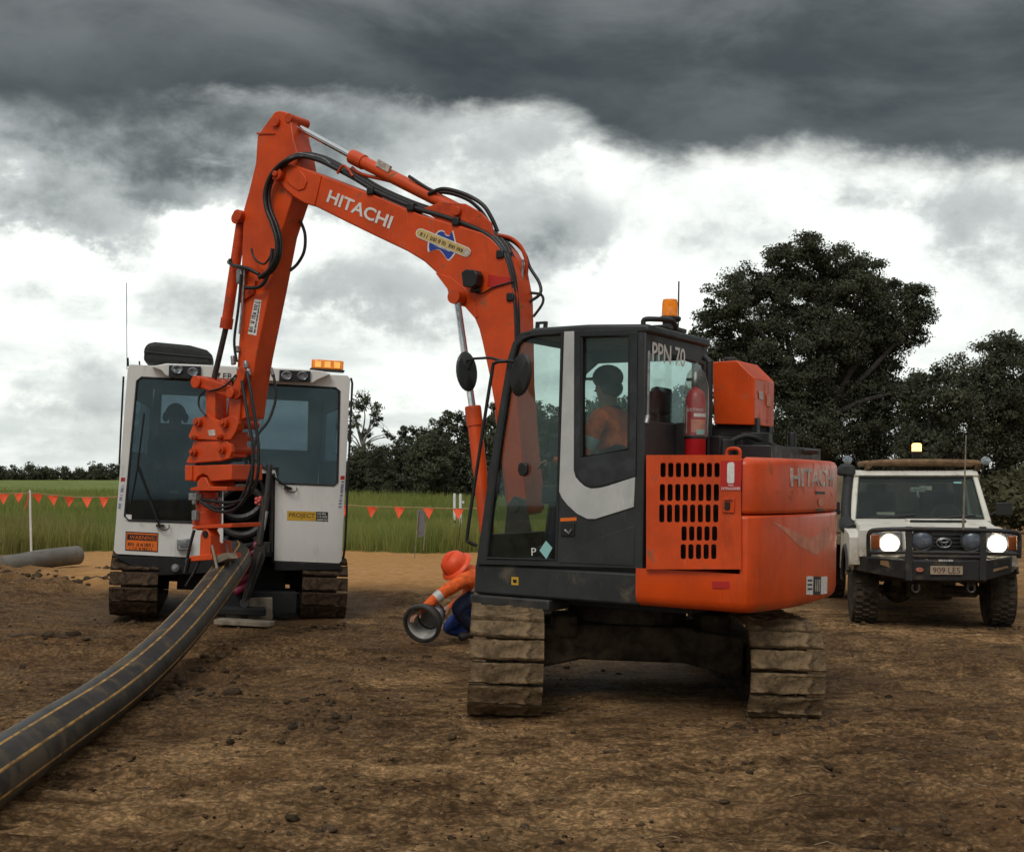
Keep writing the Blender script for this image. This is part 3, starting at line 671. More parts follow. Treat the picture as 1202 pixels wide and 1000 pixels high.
# ------------------------------------------------------------------ bunting, stakes, board
def bunting(name, label, pts, flags, size, sag=.02):
    r = thing(name, label, 'bunting', Matrix.Identity(4), 'orange flag bunting along the paddock'); rp = MB().tube(pts, .006*size/.16, 5).build('rope', 'rope', r)
    fm = None; P = [Vector(p) for p in pts]
    for (px, tw) in flags:
        for a, b_ in zip(P, P[1:]):
            pa, pb = CX+a.x/a.y*FPX, CX+b_.x/b_.y*FPX
            if pa <= px <= pb:
                q = a.lerp(b_, (px-pa)/(pb-pa)); break
        else: continue
        if fm is None:
            mb = MB(); vs = []; n = 5
            for yy in (0, .003):
                for j in range(n):
                    w_ = size*.56*(1-j/(n-1)*.96)
                    for sx in (-1, 0, 1): vs.append((w_*sx, yy+.12*size*math.sin(sx*1.6+j*.7), -size*1.15*j/(n-1)))
            fs = []
            for L in (0, 1):
                for j in range(n-1):
                    for k in range(2):
                        a0 = L*n*3+j*3+k; q4 = (a0, a0+1, a0+4, a0+3); fs.append(q4 if L else q4[::-1])
            mb.add(vs, fs); fm = mb.mesh('flag', 'flag')
        o = bpy.data.objects.new('flag', fm); COL.objects.link(o); o.parent = r; o.location = q-Vector((0, 0, .004)); o.rotation_euler = (random.uniform(-.35, .35)+(.7 if tw else 0), random.uniform(-.15, .15), random.uniform(-.5, .5)); 
    return r
W_ = lambda px, py, d: WF.at(px, py, d)
bunting('flag_bunting', 'line of orange triangular flags along the grass left of the white cabin', [W_(-90, 583, 25), W_(-30, 580, 25), W_(34, 578.5, 25.4), W_(90, 583.5, 25.6), W_(150, 583, 26), W_(200, 582, 26)], [(-20, 0), (4, 0), (22, 0), (44, 0), (62, 0), (82, 0), (102, 0), (122, 0), (142, 1)], .185)
bunting('flag_bunting', 'line of large orange triangular flags right of the white cabin, before the trees', [W_(395, 592, 25), W_(436, 594.5, 25), W_(469, 595, 24.6), W_(503, 596, 24.4), W_(540, 597, 24.2), W_(585, 596, 24)], [(404, 0), (437, 0), (469, 0), (503, 0), (538, 0), (566, 0)], .19)
bunting('flag_bunting', 'farther line of small orange flags low across the tree foot', [W_(398, 594, 56), W_(460, 595.5, 56), W_(530, 594.5, 56), W_(560, 594, 56)], [(402, 1), (409, 1), (430, 1), (446, 0), (452, 1), (460, 1), (484, 0), (493, 1), (498, 1), (509, 1), (514, 0)], .15)
def stake(px, y0, y1, d, r, label, m='timber', lean=0, name='stake', cat='stake'):
    a = W_(px, y1, d); b_ = W_(px+lean, y0, d); a.z = min(a.z, .02)-.1
    t_ = b_-a; f = MB()
    f.tube([a, a+t_*.5, b_-t_.normalized()*r*1.5, b_], [r, r, r*.95, r*.45], 6)
    return tag(f.build(name, m), label, cat)
stake(37, 575, 640, 25.3, .022, 'white painted stake holding the bunting left of the white cabin', 'pvc', -2)
mb = MB(); mb.tube(catmull([W_(34, 578, 25.28), W_(32, 588, 25.26), W_(28.5, 599, 25.25)], 3), [.02, .016, .03, .02, .03, .02, .012], 5, flat=.4)
tag(mb.build('tape_tail', 'flag'), 'loose orange tape tail hanging from the white stake', 'tape')
r = thing('grey_board', 'weathered grey board held between two thin stakes in the grass', 'board', Matrix.Translation(W_(493, 640, 25.5)))
fr = Frame(r.matrix_world.copy()); p = lambda px, py, dy=0: fr.on(px, py, 1, dy)
mb = MB(); mb.prism([p(489, 599), p(498.5, 598), p(499, 629), p(491, 631)], (0, .03, 0)); mb.build('board', 'greyboard', r, .004)
for a_, b2 in (((486, 656), (491.5, 598)), ((497, 640), (501, 599))):
    MB().tube([p(*a_, -.03)-Vector((0, 0, .1)), p(*b2, -.03)], .011, 6).build('stake', 'timber', r)
for i, (px, y0, lab) in enumerate(((533.5, 579, 'left one of the two white posts beside the boom cylinder'), (540.5, 579.5, 'right one of the two white posts beside the boom cylinder, with a small tag'))):
    d = 30; a = W_(px, y0, d); r = thing('white_post', lab, 'post', Matrix.Translation((a.x, d, 0)), 'white posts beyond the excavator')
    f = MB(); f.tube([(0, 0, -.1), (0, 0, a.z-.03), (0, 0, a.z)], [.034, .034, .022], 10); f.build('pole', 'pvc', r)
    if i: MB().box((.065, -.02, a.z-.2), (.05, .03, .06)).build('tag', 'pvc', r, .008)
    else: MB().tube([(0, 0, .52), (0, 0, .60)], .036, 10).build('band', 'rubber', r)
stake(535.5, 607, 648, 24., .008, 'thin dark steel picket right below the white posts', 'steel', 5.5)

print('TRIS', sum(len(m_.loops)-2*len(m_.polygons) for m_ in bpy.data.meshes))
# ------------------------------------------------------------------ tracks, shared by both tracked machines
def make_track(parent, Mx, length, height, width, shoe_m, pitch=.155, seed=0, share=None):
    """track part (frame, chain) with shoes, idler, sprocket and rollers as its sub-parts; Mx: track frame in the parent's space"""
    R_ = height/2; Lh = length/2-R_
    fm = MB()
    fm.bb((-width*.22, -Lh, R_-.12), (width*.22, Lh, R_+.12))
    loop = []
    for i in range(17): a = -math.pi/2+math.pi*i/16; loop.append((Lh+(R_-.05)*math.cos(a), R_+(R_-.05)*math.sin(a)))
    for i in range(17): a = math.pi/2+math.pi*i/16; loop.append((-Lh+(R_-.05)*math.cos(a), R_+(R_-.05)*math.sin(a)))
    inner = [(y*(1-.055/max(abs(y), .3)) if abs(y) > Lh else y, R_+(z-R_)*(R_-.105)/(R_-.05)) for y, z in loop]
    for sx in (-1, 1):
        fm.plate([(sx*width*.17, y, z) for y, z in loop], [[(sx*width*.17, y, z) for y, z in inner]], (sx*.05, 0, 0))
    tr = fm.build('track', 'mudpart', parent, .008, Mx=Mx)
    for nm, y in (('idler', -Lh), ('sprocket', Lh)):
        MB().lathe([(.05, -.11), (R_*.55, -.10), (R_*.60, -.06), (R_*.78, -.05), (R_*.78, .05), (R_*.60, .06), (R_*.55, .10), (.05, .11)], Matrix.Translation((0, y, R_)) @ Matrix.Rotation(math.pi/2, 4, 'Y'), 24).build(nm, 'mudpart', tr)
    rm = MB().lathe([(.04, -.12), (.085, -.11), (.085, .11), (.04, .12)], Matrix.Rotation(math.pi/2, 4, 'Y'), 14).mesh('roller', M['mudpart'])
    for i in range(5):
        o = bpy.data.objects.new('roller', rm); COL.objects.link(o); o.parent = tr; o.location = (0, -Lh*.8+i*Lh*.4, .14)
    if share is None:
        share = []
        for v_ in range(4):
            r_ = random.Random(seed+v_); q = MB(); n = 12; w2 = width/2
            prof = [(-.068, -.012), (-.071, .004), (-.067, .018), (-.058, .022), (-.046, .016), (-.02, .014), (.015, .014), (.044, .014), (.058, .012), (.066, .004), (.066, -.012)]
            vs = []
            for i in range(n+1):
                x = -w2+width*i/n+r_.uniform(-.004, .004)*(0 < i < n)
                for (y, z) in prof: vs.append((x, y*pitch/.155+r_.uniform(-.003, .003), z+(r_.uniform(-.008, .008) if z > 0 else 0)))
            m_ = len(prof); fs = []
            for i in range(n):
                for k in range(m_): k2 = (k+1) % m_; fs.append((i*m_+k, i*m_+k2, (i+1)*m_+k2, (i+1)*m_+k))
            fs += [tuple(range(m_-1, -1, -1)), tuple(range(n*m_, (n+1)*m_))]
            share.append(q.add(vs, fs).mesh('track_shoe', shoe_m, 40))
    per = 4*Lh+2*math.pi*(R_-.03); n = round(per/pitch); Rr = R_-.03
    for i in range(n):
        s = per*(i+.35)/n
        if s < 2*Lh: y, z, ny, nz = -Lh+s, R_+Rr-.02*math.sin(math.pi*s/(2*Lh)), 0, 1
        elif s < 2*Lh+math.pi*Rr: a = math.pi/2-(s-2*Lh)/Rr; y, z, ny, nz = Lh+Rr*math.cos(a), R_+Rr*math.sin(a), math.cos(a), math.sin(a)
        elif s < 4*Lh+math.pi*Rr: y, z, ny, nz = Lh-(s-2*Lh-math.pi*Rr), R_-Rr, 0, -1
        else: a = -math.pi/2-(s-4*Lh-math.pi*Rr)/Rr; y, z, ny, nz = -Lh+Rr*math.cos(a), R_+Rr*math.sin(a), math.cos(a), math.sin(a)
        nrm = Vector((0, ny, nz)); xx = Vector((1, 0, 0)); yy = nrm.cross(xx)
        o = bpy.data.objects.new('track_shoe', share[(i*7+seed) % 4]); COL.objects.link(o); o.parent = tr
        Rm = Matrix((xx, yy, nrm)).transposed().to_4x4()
        o.matrix_basis = Matrix.Translation((0, y, z)) @ Rm @ Matrix.Rotation(random.uniform(-.015, .015), 4, 'Z')
    return tr, share

# ------------------------------------------------------------------ excavator
EM = Matrix.Translation((.88, 9.95, 0)) @ Matrix.Rotation(math.radians(.9), 4, 'Y') @ Matrix.Rotation(math.radians(148), 4, 'Z')
E = Frame(EM)
exc = thing('excavator', 'orange tracked excavator with dark cab, reaching its boom over the black pipe', 'excavator', EM)
UM = Matrix.Translation((.865, 9.93, -.055)) @ Matrix.Rotation(math.radians(2.3), 4, 'Y') @ Matrix.Rotation(math.radians(1.0), 4, 'Z')
UB = E.I @ UM
mb = MB(); mb.bb((-.45, -.55, .34), (.45, .55, .60)); mb.cyl((0, 0, .58), (0, 0, .74), .46, 32)
for sx in (-1, 1):
    for sy in (-1, 1):
        mb.prism([(sx*.30, sy*.55, .36), (sx*.80, sy*.62, .25), (sx*.80, sy*.62, .55), (sx*.30, sy*.55, .60)], (0, -sy*.30, 0))
mb.bb((-.60, -.60, .50), (-.42, -.2, .66)); mb.bb((.5, -.5, .52), (.72, -.1, .70))
mb.build('chassis', 'mudpart', exc, .02, Mx=UB)
tr, sh = make_track(exc, UB @ Matrix.Translation((-.945, 0, 0)), 2.84, .75, .50, 'mudshoe', seed=1)
make_track(exc, UB @ Matrix.Translation((.945, 0, 0)), 2.84, .75, .52, 'mudshoe', seed=3, share=sh)
# --- platform and skirt
VS = 1.12
SP = lambda px, py, o=0.: E.on(px, py, 1, VS+o)
uf, ur = SP(556, 690).x, SP(755, 520).x
w0, w1 = SP(650, 704).z, SP(650, 666).z
print('EXC front u', uf, 'cab rear u', ur, 'deck', w0, w1, 'roof', SP(757, 383).z)
mb = MB()
mb.prism([(uf+.01, VS-.02, w0), (ur+.02, VS-.02, w0), (ur+.02, -1.08, w0), (uf+.01, -1.08, w0)], (0, 0, w1-w0-.005))
mb.build('platform', 'skirt', exc, .02)
mb = MB(); a = SP(552, 712); b_ = SP(645, 712); mb.bb((b_.x, VS-.30, w0-.085), (a.x, VS+.01, w0-.004)); mb.build('step_plate', 'steel', exc, .012)
mb = MB(); mb.bb((-.95, -.9, w0-.05), (.5, .9, w0-.003)); mb.cyl((0, 0, .66), (0, 0, w0-.04), .55, 32); mb.build('turntable', 'void', exc)
mb = MB(); p = SP(599, 677, .0); q = SP(607, 687, .0); mb.bb((q.x, VS-.02, q.z), (p.x, VS-.016, p.z)); mb.build('sticker', 'yellow', exc, smooth=0)
mb = MB(); p = SP(601, 680); q = SP(605, 684); mb.bb((q.x, VS-.016, q.z), (p.x, VS-.013, p.z)); mb.build('sticker', 'blackink', exc, smooth=0)
# --- engine side: grille door with real slots
def slot(x0, x1, y0, y1, f, k=2.2):
    pts = []
    for (cx, cy, a0) in ((x1-k, y0+k, -90), (x1-k, y1-k, 0), (x0+k, y1-k, 90), (x0+k, y0+k, 180)):
        for j in range(3): a = math.radians(a0+45*j); pts.append(f(cx+k*math.cos(a), cy+k*math.sin(a)))
    return pts
mb = MB()
def band_cells(y0, y1, cells, xl=758.5, xr=870):
    """one horizontal band of the door: cells (x0, x1, slot outline or None) from left to right"""
    for x0, x1, sl in cells:
        X0 = lambda y: x0+(764-x0)*(666-y)/133*.0
        ring = [(x0, y1), (x1, y1), (x1, y0), (x0, y0)]
        if sl is None: mb.add([SP(x, y, .035) for x, y in ring], [(0, 1, 2, 3)]); continue
        vs = [Vector((x, y, 0)) for x, y in ring]; hs = [Vector((x, y, 0)) for x, y in sl]
        for t_ in tessellate_polygon([vs, hs]):
            q = [(ring+sl)[i] for i in t_]; ar = (q[1][0]-q[0][0])*(q[2][1]-q[0][1])-(q[1][1]-q[0][1])*(q[2][0]-q[0][0])
            mb.add([SP(*p, .035) for p in (q if ar < 0 else q[::-1])], [(0, 1, 2)])
        n = len(sl); mb.add([SP(*p, .035) for p in sl]+[SP(*p, .0) for p in sl], [(k, (k+1) % n, (k+1) % n+n, k+n) for k in range(n)])
y_prev = 534
def qslot(x0, x1, y0, y1, k=2.2):
    pts = []
    for (cx, cy, a0) in ((x1-k, y0+k, -90), (x1-k, y1-k, 0), (x0+k, y1-k, 90), (x0+k, y0+k, 180)):
        for j in range(3): a = math.radians(a0+45*j); pts.append((cx+k*math.cos(a), cy+k*math.sin(a)))
    return pts
for (y0, y1, xs) in ((543, 560, [775.3+9.05*i for i in range(8)]), (568, 588, [774.5+9.05*i for i in range(8)]), (592, 613, [773.8+9.05*i for i in range(8)]), (617.5, 634.5, [800+8.95*i for i in range(5)]), (638.5, 656, [799+8.95*i for i in range(5)])):
    band_cells(y_prev, y0-1.5, [(758.5, 870, None)])
    edges_ = [xs[0]-1.5]+[x+7.6 for x in xs]
    band_cells(y0-1.5, y1+1.5, [(758.5, edges_[0], None)]+[(edges_[i], edges_[i+1], qslot(xs[i], xs[i]+6.1, y0, y1)) for i in range(len(xs))]+[(edges_[-1], 870, None)]); y_prev = y1+1.5
band_cells(y_prev, 668, [(758.5, 870, None)])
rim = [(758.5, 668), (870, 668), (870, 534), (758.5, 534)]
mb.add([SP(*p, .035) for p in rim]+[SP(*p, .0) for p in rim], [(k, k+4, (k+1) % 4+4, (k+1) % 4) for k in range(4)])
door = mb.build('grille_door', 'orange', exc)
a = SP(766, 540); b_ = SP(866, 662)
mb = MB(); mb.bb((b_.x, VS-.30, b_.z), (a.x, VS-.05, a.z)); mb.build('radiator', 'void', exc)
def decal(pts, m, parent, th=.002, name='decal', f=SP, off=.036):
    mb = MB(); mb.prism([f(x, y, off) for x, y in pts], (0, th, 0)); return mb.build(name, m, parent, smooth=0)
decal([(846, 540.5), (871, 541), (870, 576), (845.5, 575.5)], 'redsign', door, name='sign')
decal([(855, 543), (860, 542.3), (862, 544), (862, 565), (861, 567), (854.5, 567), (853.5, 565), (853.8, 545)], 'letter', door, off=.0385, name='symbol')
def stext(s, x0, x1, y1, y0, m, parent, f=SP, off=.0385, name='lettering', Nv=(0, 1, 0)):
    O = f(x0, y1, off); X_ = f(x1, y1, off); T = f(x0, y0, off)
    return text(name, s, m, parent, O, X_-O, Nv, (X_-O).length, abs(T.z-O.z), .0015)
stext('FIRE', 855, 861, 570.5, 568.3, 'letter', door); stext('EXTINGUISHER', 847, 869, 575, 571.8, 'letter', door)
mb = MB(); mb.plate([SP(x, y, .034) for x, y in ((849, 584), (863, 584.5), (862.5, 602), (848.5, 601.5))], [[SP(x, y, .034) for x, y in ((851.5, 587), (860.5, 587.3), (860, 599), (851, 598.7))]], (0, .012, 0)); mb.build('latch', 'orange_dull', door, .003)
mb = MB(); mb.prism([SP(x, y, .034) for x, y in ((852, 589), (857, 589), (857, 598), (852, 598))], (0, .02, 0)); mb.build('latch', 'black', door, .003)
# --- counterweight and rear hood: layered lofts round the tail
u745, u868 = SP(746, 690).x, SP(870, 600).x
tail = [(u745, VS)]+[(u745+(u868-u745)*i/6, VS) for i in range(1, 6)]+[(u868, VS+.01)]
for (u, v) in ((-1.43, VS+.0), (-1.465, 1.07), (-1.49, .98), (-1.52, .80), (-1.54, .60), (-1.55, .35), (-1.545, .1), (-1.525, -.15), (-1.505, -.4), (-1.465, -.60), (-1.40, -.78), (-1.30, -.92), (-1.16, -1.02), (-1.0, -1.07)): tail.append((u, v))
tail += [(u868+.40, -1.08), (u745, -1.08)]
for p in tail[8:22]:
    q = EM @ Vector((*p, 0)); print('tail px', p, round(CX+q.x/q.y*FPX))
def loft_tail(levels, name, m, umax_fn):
    vs = []; n = len(tail)
    for (w, ins) in levels:
        um = umax_fn(w)
        for (u, v) in tail:
            vs.append(((min(u, um) if v > 1. else u)+ins*(.6 if u < -1.3 else 0)*(1 if u < um else 0), v-math.copysign(ins, v)*(min(1, abs(v)/1.0)), w))
    fs = []
    for l in range(len(levels)-1):
        for k in range(n): k2 = (k+1) % n; fs.append((l*n+k, l*n+k2, (l+1)*n+k2, (l+1)*n+k))
    fs += [tuple(range(n-1, -1, -1)), tuple(range((len(levels)-1)*n, len(levels)*n))]
    return MB().add(vs, fs).build(name, m, exc, smooth=40)
wl = 1.022; wj = SP(870, 604).z
cw = loft_tail([(w0+.0, .07), (w0+.012, .035), (w0+.035, .012), (w0+.075, 0), (wl-.03, 0), (wl, 0), (wl+.0005, 0), (wl+.03, 0), (wj-.03, 0), (wj-.014, .004), (wj-.006, .014), (wj-.004, .03)], 'counterweight', 'orange_low', lambda w: 9 if w <= wl else u868)
wt = SP(870, 536).z
hood = loft_tail([(wj+.004, .03), (wj+.006, .016), (wj+.016, .006), (wj+.03, .004), (wt-.055, .004), (wt-.03, .012), (wt-.012, .03), (wt-.002, .06), (wt, .10)], 'rear_hood', 'orange', lambda w: u868-.006)
MB().bb((u868+.12, -.98, wl), (ur-.02, VS-.32, wt-.03)).build('engine_bay', 'void', exc)
MB().bb((u868+.01, -.80, wt-.05), (ur-.03, VS-.01, wt-.012)).build('top_cover', 'orange_dull', exc, .012)
# lettering wrapped round the tail
arc = [Vector((u, v, 0)) for u, v in tail]
def tail_point(px, py, off):
    """point of the tail's surface seen at a photo position"""
    o, d_ = E.o, E.ray(px, py); best = None
    for a, b_ in zip(arc, arc[1:]):
        e = b_-a; den = d_.x*e.y-d_.y*e.x
        if abs(den) < 1e-9: continue
        t_ = ((a.x-o.x)*e.y-(a.y-o.y)*e.x)/den; s = ((a.x-o.x)*d_.y-(a.y-o.y)*d_.x)/den
        if 0 <= s <= 1 and t_ > 0 and (best is None or t_ < best[0]): best = (t_, e)
    if best is None: return None
    n = Vector((-best[1].y, best[1].x, 0)).normalized()
    n = n if n.dot(d_) < 0 else -n
    return o+d_*best[0]+n*off
def arc_len_point(s, w, off):
    L = 0
    for a, b_ in zip(arc, arc[1:]):
        l = (b_-a).length
        if L+l >= s or b_ is arc[-1]:
            e = (b_-a)/l; n = Vector((e.y, -e.x, 0)); c = Vector((-.5, 0, 0))
            p = a+e*(s-L); n = n if n.dot(p-c) > 0 else -n
            return Vector((p.x, p.y, w))+n*off
        L += l
def arc_s(pt):
    L = 0; best = (9e9, 0)
    for a, b_ in zip(arc, arc[1:]):
        l = (b_-a).length; e = (b_-a)/l; q = Vector((pt.x, pt.y, 0))-a; k = min(max(q.dot(e), 0), l); dd = (q-e*k).length
        if dd < best[0]: best = (dd, L+k)
        L += l
    return best[1]
p0 = tail_point(928, 571, 0); p1 = tail_point(928, 549, 0); s0 = arc_s(p0)
text('lettering', 'HITACHI', 'letterold', hood, (0, 0, 0), (1, 0, 0), (0, 0, 1), warp=lambda a, b_, c_: arc_len_point(s0+a*1.0, p0.z+b_*(p1.z-p0.z), -.002+c_*2), bold=.022)
def wrapped(pts, m, parent, name='decal', off=.0015):
    """thin decal following the tail; every edge subdivided"""
    P = [tail_point(x, y, 0) for x, y in pts]; Q = [(arc_s(p), p.z) for p in P]
    cen = (sum(q[0] for q in Q)/len(Q), sum(q[1] for q in Q)/len(Q)); ring = []
    for i in range(len(Q)):
        a, b_ = Q[i], Q[(i+1) % len(Q)]
        for j in range(6): ring.append((a[0]+(b_[0]-a[0])*j/6, a[1]+(b_[1]-a[1])*j/6))
    tris = [tuple(ring[i] for i in t_) for t_ in tessellate_polygon([[Vector((x, y, 0)) for x, y in ring]])]; done = []
    while tris:                                    # split until every piece follows the curve
        t_ = tris.pop(); L = [abs(t_[i][0]-t_[(i+1) % 3][0]) for i in range(3)]; k = L.index(max(L))
        if L[k] < .03: done.append(t_); continue
        a, b_, c = t_[k], t_[(k+1) % 3], t_[(k+2) % 3]; m_ = ((a[0]+b_[0])/2, (a[1]+b_[1])/2); tris += [(a, m_, c), (m_, b_, c)]
    mb = MB()
    for t_ in done:
        ar = (t_[1][0]-t_[0][0])*(t_[2][1]-t_[0][1])-(t_[1][1]-t_[0][1])*(t_[2][0]-t_[0][0])
        mb.add([arc_len_point(s, w, off) for s, w in (t_ if ar > 0 else t_[::-1])], [(0, 1, 2)])
    return mb.build(name, m, parent, smooth=0)
wrapped([(957, 576.5), (968, 577), (968, 580), (957, 579.5)], 'blackink', hood, 'print', .003); wrapped([(960, 586), (962, 584.5), (965.5, 585), (967, 588), (966, 593), (963, 594.5), (960.5, 593)], 'pinkish', hood, 'print', .003); wrapped([(958, 597), (967, 597.5), (967, 600), (958, 599.5)], 'blackink', hood, 'print', .003)
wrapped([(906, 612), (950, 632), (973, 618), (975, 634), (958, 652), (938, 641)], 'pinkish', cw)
wrapped([(946.5, 676), (954.5, 676.3), (954, 698), (946, 697.5)], 'letter', cw, 'sticker'); wrapped([(954.7, 676.4), (963.5, 676.6), (963, 698), (954.2, 697.8)], 'blackink', cw, 'sticker'); wrapped([(963.7, 676.6), (971, 676.3), (970.6, 696.5), (963.2, 697.4)], 'letter', cw, 'sticker')
for k in range(3): wrapped([(956.5+k*2.2, 680), (957.7+k*2.2, 680), (957.7+k*2.2, 694), (956.5+k*2.2, 694)], 'letterold', cw, 'print', .003)
for k in range(3): wrapped([(947.6, 680+k*5), (953, 680+k*5), (953, 682.2+k*5), (947.6, 682.2+k*5)], 'cabgrey', cw, 'print', .003)
mb = MB(); mb.prism([SP(x, y, .002) for x, y in ((836, 682), (857, 682), (857, 691), (836, 690.5))], (0, .004, 0)); mb.build('reflector', 'redsign', cw, .002)
# roof clutter behind the cab
mb = MB(); c = E.on(935, 531, 0, -1.15); c.z = wt+.075; mb.lathe([(.05, -.10), (.05, -.03), (.16, -.02), (.17, .005), (.15, .02), (.05, .03), (.0, .032)], Matrix.Translation(c), 24); mb.build('air_intake', 'skirt', exc)
c = E.on(861, 531, 1, .95); c.z = wt; mb = MB(); mb.tube(catmull([c+Vector((-.045, 0, -.02)), c+Vector((-.04, 0, .05)), c+Vector((.04, 0, .05)), c+Vector((.045, 0, -.02))], 5), .012, 8); mb.build('lifting_eye', 'orange_dull', exc)
mb = MB(); mb.bb((-1.25, -.85, wt-.02), (-.85, .25, wt+.10)); mb.cyl((-1.0, -.1, wt+.02), (-1.0, -.1, wt+.20), .11, 20); mb.cyl((-.92, .30, wt), (-.92, .30, wt+.14), .07, 16); mb.tube([(-1.12, -.55, wt), (-1.12, -.55, wt+.22)], .035, 10); mb.tube(catmull([(-.9, .25, wt+.1), (-1.0, .1, wt+.17), (-1.1, -.1, wt+.12), (-1.2, -.3, wt+.06)], 4), .02, 8); mb.build('engine_fittings', 'black', exc, .015)
# bolted-on orange storage tank
mb = MB(); mb.prism([E.on(x, y, 1, -.22) for x, y in ((836, 425), (865, 423), (886, 444), (885, 499), (838, 498))], (0, -.42, 0)); tank = mb.build('storage_box', 'orange', exc, .008)
q = E.on(857, 425, 1, -.30); MB().lathe([(.055, -.01), (.055, .022), (.04, .03), (0, .03)], Matrix.Translation(q+Vector((0, 0, .004))), 16).build('filler_cap', 'steel', tank)
pr = E.on(886, 470, 1, -.22)
RP = lambda px, py: E.on(px, py, 0, pr.x-.002)
mb = MB(); mb.prism([RP(x, y) for x, y in ((891, 459), (896, 460), (896, 469), (891, 468))], (-.002, 0, 0)); mb.build('label', 'letterold', tank, smooth=0)
mb = MB(); mb.prism([RP(x, y) for x, y in ((900, 463), (906, 462), (904, 472), (906, 478), (900, 476))], (-.002, 0, 0)); mb.build('label', 'pinkish', tank, smooth=0)
q = E.on(885, 498, 1, -.22)
mb = MB(); mb.bb((q.x-.02, -.30, wt-.02), (q.x+.03, -.24, q.z+.05)); mb.bb((q.x+.35, -.30, wt-.02), (q.x+.40, -.24, q.z-.003)); mb.bb((q.x-.0, -.62, wt-.02), (q.x+.05, -.56, q.z-.003)); build_split(mb, 'bracket', 'black', tank, .005)
mb = MB(); mb.bb((q.x+.02, -.60, wt-.02), (q.x+.36, -.26, q.z+.004)); mb.build('tank_stand', 'void', exc, .02)
mb = MB(); c = E.on(833, 424, 0, ur-.16); mb.tube([(c.x, c.y, wt-.02), (c.x, c.y, c.z), (c.x+.05, c.y-.02, c.z+.03)], .028, 8); mb.bb((c.x-.10, c.y-.30, wt-.02), (c.x+.06, c.y+.02, wt+.16)); mb.build('hose_post', 'black', exc, .01)
# --- cab
cab_out = [(559, 662), (566, 612), (580, 514), (596, 421), (602, 402), (611, 391), (626, 387), (690, 384.5), (757, 382.5), (754.5, 520), (752, 667)]
gl_front = [(572, 655), (576, 606), (588, 515), (602, 425), (607, 405), (615, 397), (624, 394), (660, 391.5), (653, 657)]
gl_rear = [(683, 396), (739, 394.5), (738, 527), (683, 536)]
mb = MB(); mb.plate([SP(*p) for p in cab_out], [[SP(*p) for p in gl_front], [SP(*p) for p in gl_rear]], (0, -.05, 0))
cab = mb.build('cab', 'cabgrey', exc, .008)
VR = .08
far = [SP(*p) for p in cab_out]; far = [Vector((p.x, VR, p.z)) for p in far]
fx = lambda k, w: None
zt, zb = far[8].z, far[0].z
uf_t = far[5].x
mb = MB(); mb.plate(far, [[Vector((ur+.10, VR, zb+.72)), Vector((ur+.10, VR, zt-.14)), Vector((far[5].x-.08, VR, zt-.14)), Vector((far[3].x-.08, VR, zt-.22)), Vector((far[2].x-.08, VR, zb+.72))]], (0, .04, 0)); mb.build('side_frame', 'cabgrey', cab, .008)
mb = MB(); mb.prism([(p.x, VR+.015, p.z) for p in (Vector((ur+.08, 0, zb+.70)), Vector((ur+.08, 0, zt-.12)), Vector((far[5].x-.06, 0, zt-.12)), Vector((far[3].x-.06, 0, zt-.20)), Vector((far[2].x-.06, 0, zb+.70)))], (0, .005, 0)); mb.build('side_pane', 'cabglass', cab, smooth=0)
for nm, pts in (('door_pane', gl_front), ('window_pane', gl_rear)):
    mb = MB(); mb.prism([SP(x, y, -.022) for x, y in pts], (0, -.006, 0)); mb.build(nm, 'cabglass', cab, smooth=0)
# black rubber seals round the panes
mb = MB(); mb.tube([SP(x, y, .0) for x, y in gl_front], .011, 6, closed=True); mb.tube([SP(x, y, .0) for x, y in gl_rear], .010, 6, closed=True); mb.build('window_seal', 'rubber', cab)
# gloss-black door skin round the rear pane, and the silver sweep
mb = MB(); mb.plate([SP(x, y) for x, y in ((675, 391), (749, 389), (747, 559), (712, 569), (694, 572), (684, 566), (675.5, 553))], [[SP(x, y) for x, y in ((682, 395), (740, 393.5), (739, 528), (682, 537))]], (0, .008, 0)); mb.build('door_skin', 'gloss', cab, .003)
mb = MB(); mb.prism([SP(x, y) for x, y in ((663, 389.5), (674.5, 389), (674, 552), (676, 560), (681, 566), (687, 571), (694, 573.5), (703, 573), (712, 571), (746, 560), (744.5, 595), (722, 602), (706, 607), (700, 609), (690, 609), (678, 603), (667, 593), (660, 584), (657, 577))], (0, .010, 0)); mb.build('silver_sweep', 'stripe', cab, .002)
mb = MB(); mb.prism([SP(x, y) for x, y in ((656, 660), (700, 632), (745, 617), (744, 664))], (0, .006, 0)); mb.build('door_panel', 'cabgrey', cab, .004)
mb = MB(); mb.prism([SP(x, y) for x, y in ((658, 608), (677, 607), (677, 611), (658, 612))], (0, .004, 0)); mb.build('label', 'warn', cab, smooth=0)
mb = MB(); mb.prism([SP(x, y) for x, y in ((659, 613), (675, 613), (675, 629), (659, 629))], (0, .012, 0)); build_split(mb, 'door_latch', 'black', cab, .004)
mb = MB(); mb.tube([SP(663, 622, .016), SP(668, 626, .02), SP(671, 621, .018)], .008, 6); build_split(mb, 'door_latch', 'galv', cab)
mb = MB(); mb.prism([SP(x, y, -.02) for x, y in ((641, 634.5), (648.5, 643), (641.5, 656), (633.5, 646))], (0, .003, 0)); mb.build('diamond_sticker', 'teal', cab, smooth=0)
stext('P', 624, 629.5, 652, 643, 'letter', cab, off=-.02)
mb = MB(); mb.prism([SP(x, y, -.02) for x, y in ((611, 545), (613, 543), (617, 543), (621, 546), (621, 555), (617, 559), (612, 558), (610, 552))], (0, .03, 0)); mb.build('door_handle', 'black', cab, .006)
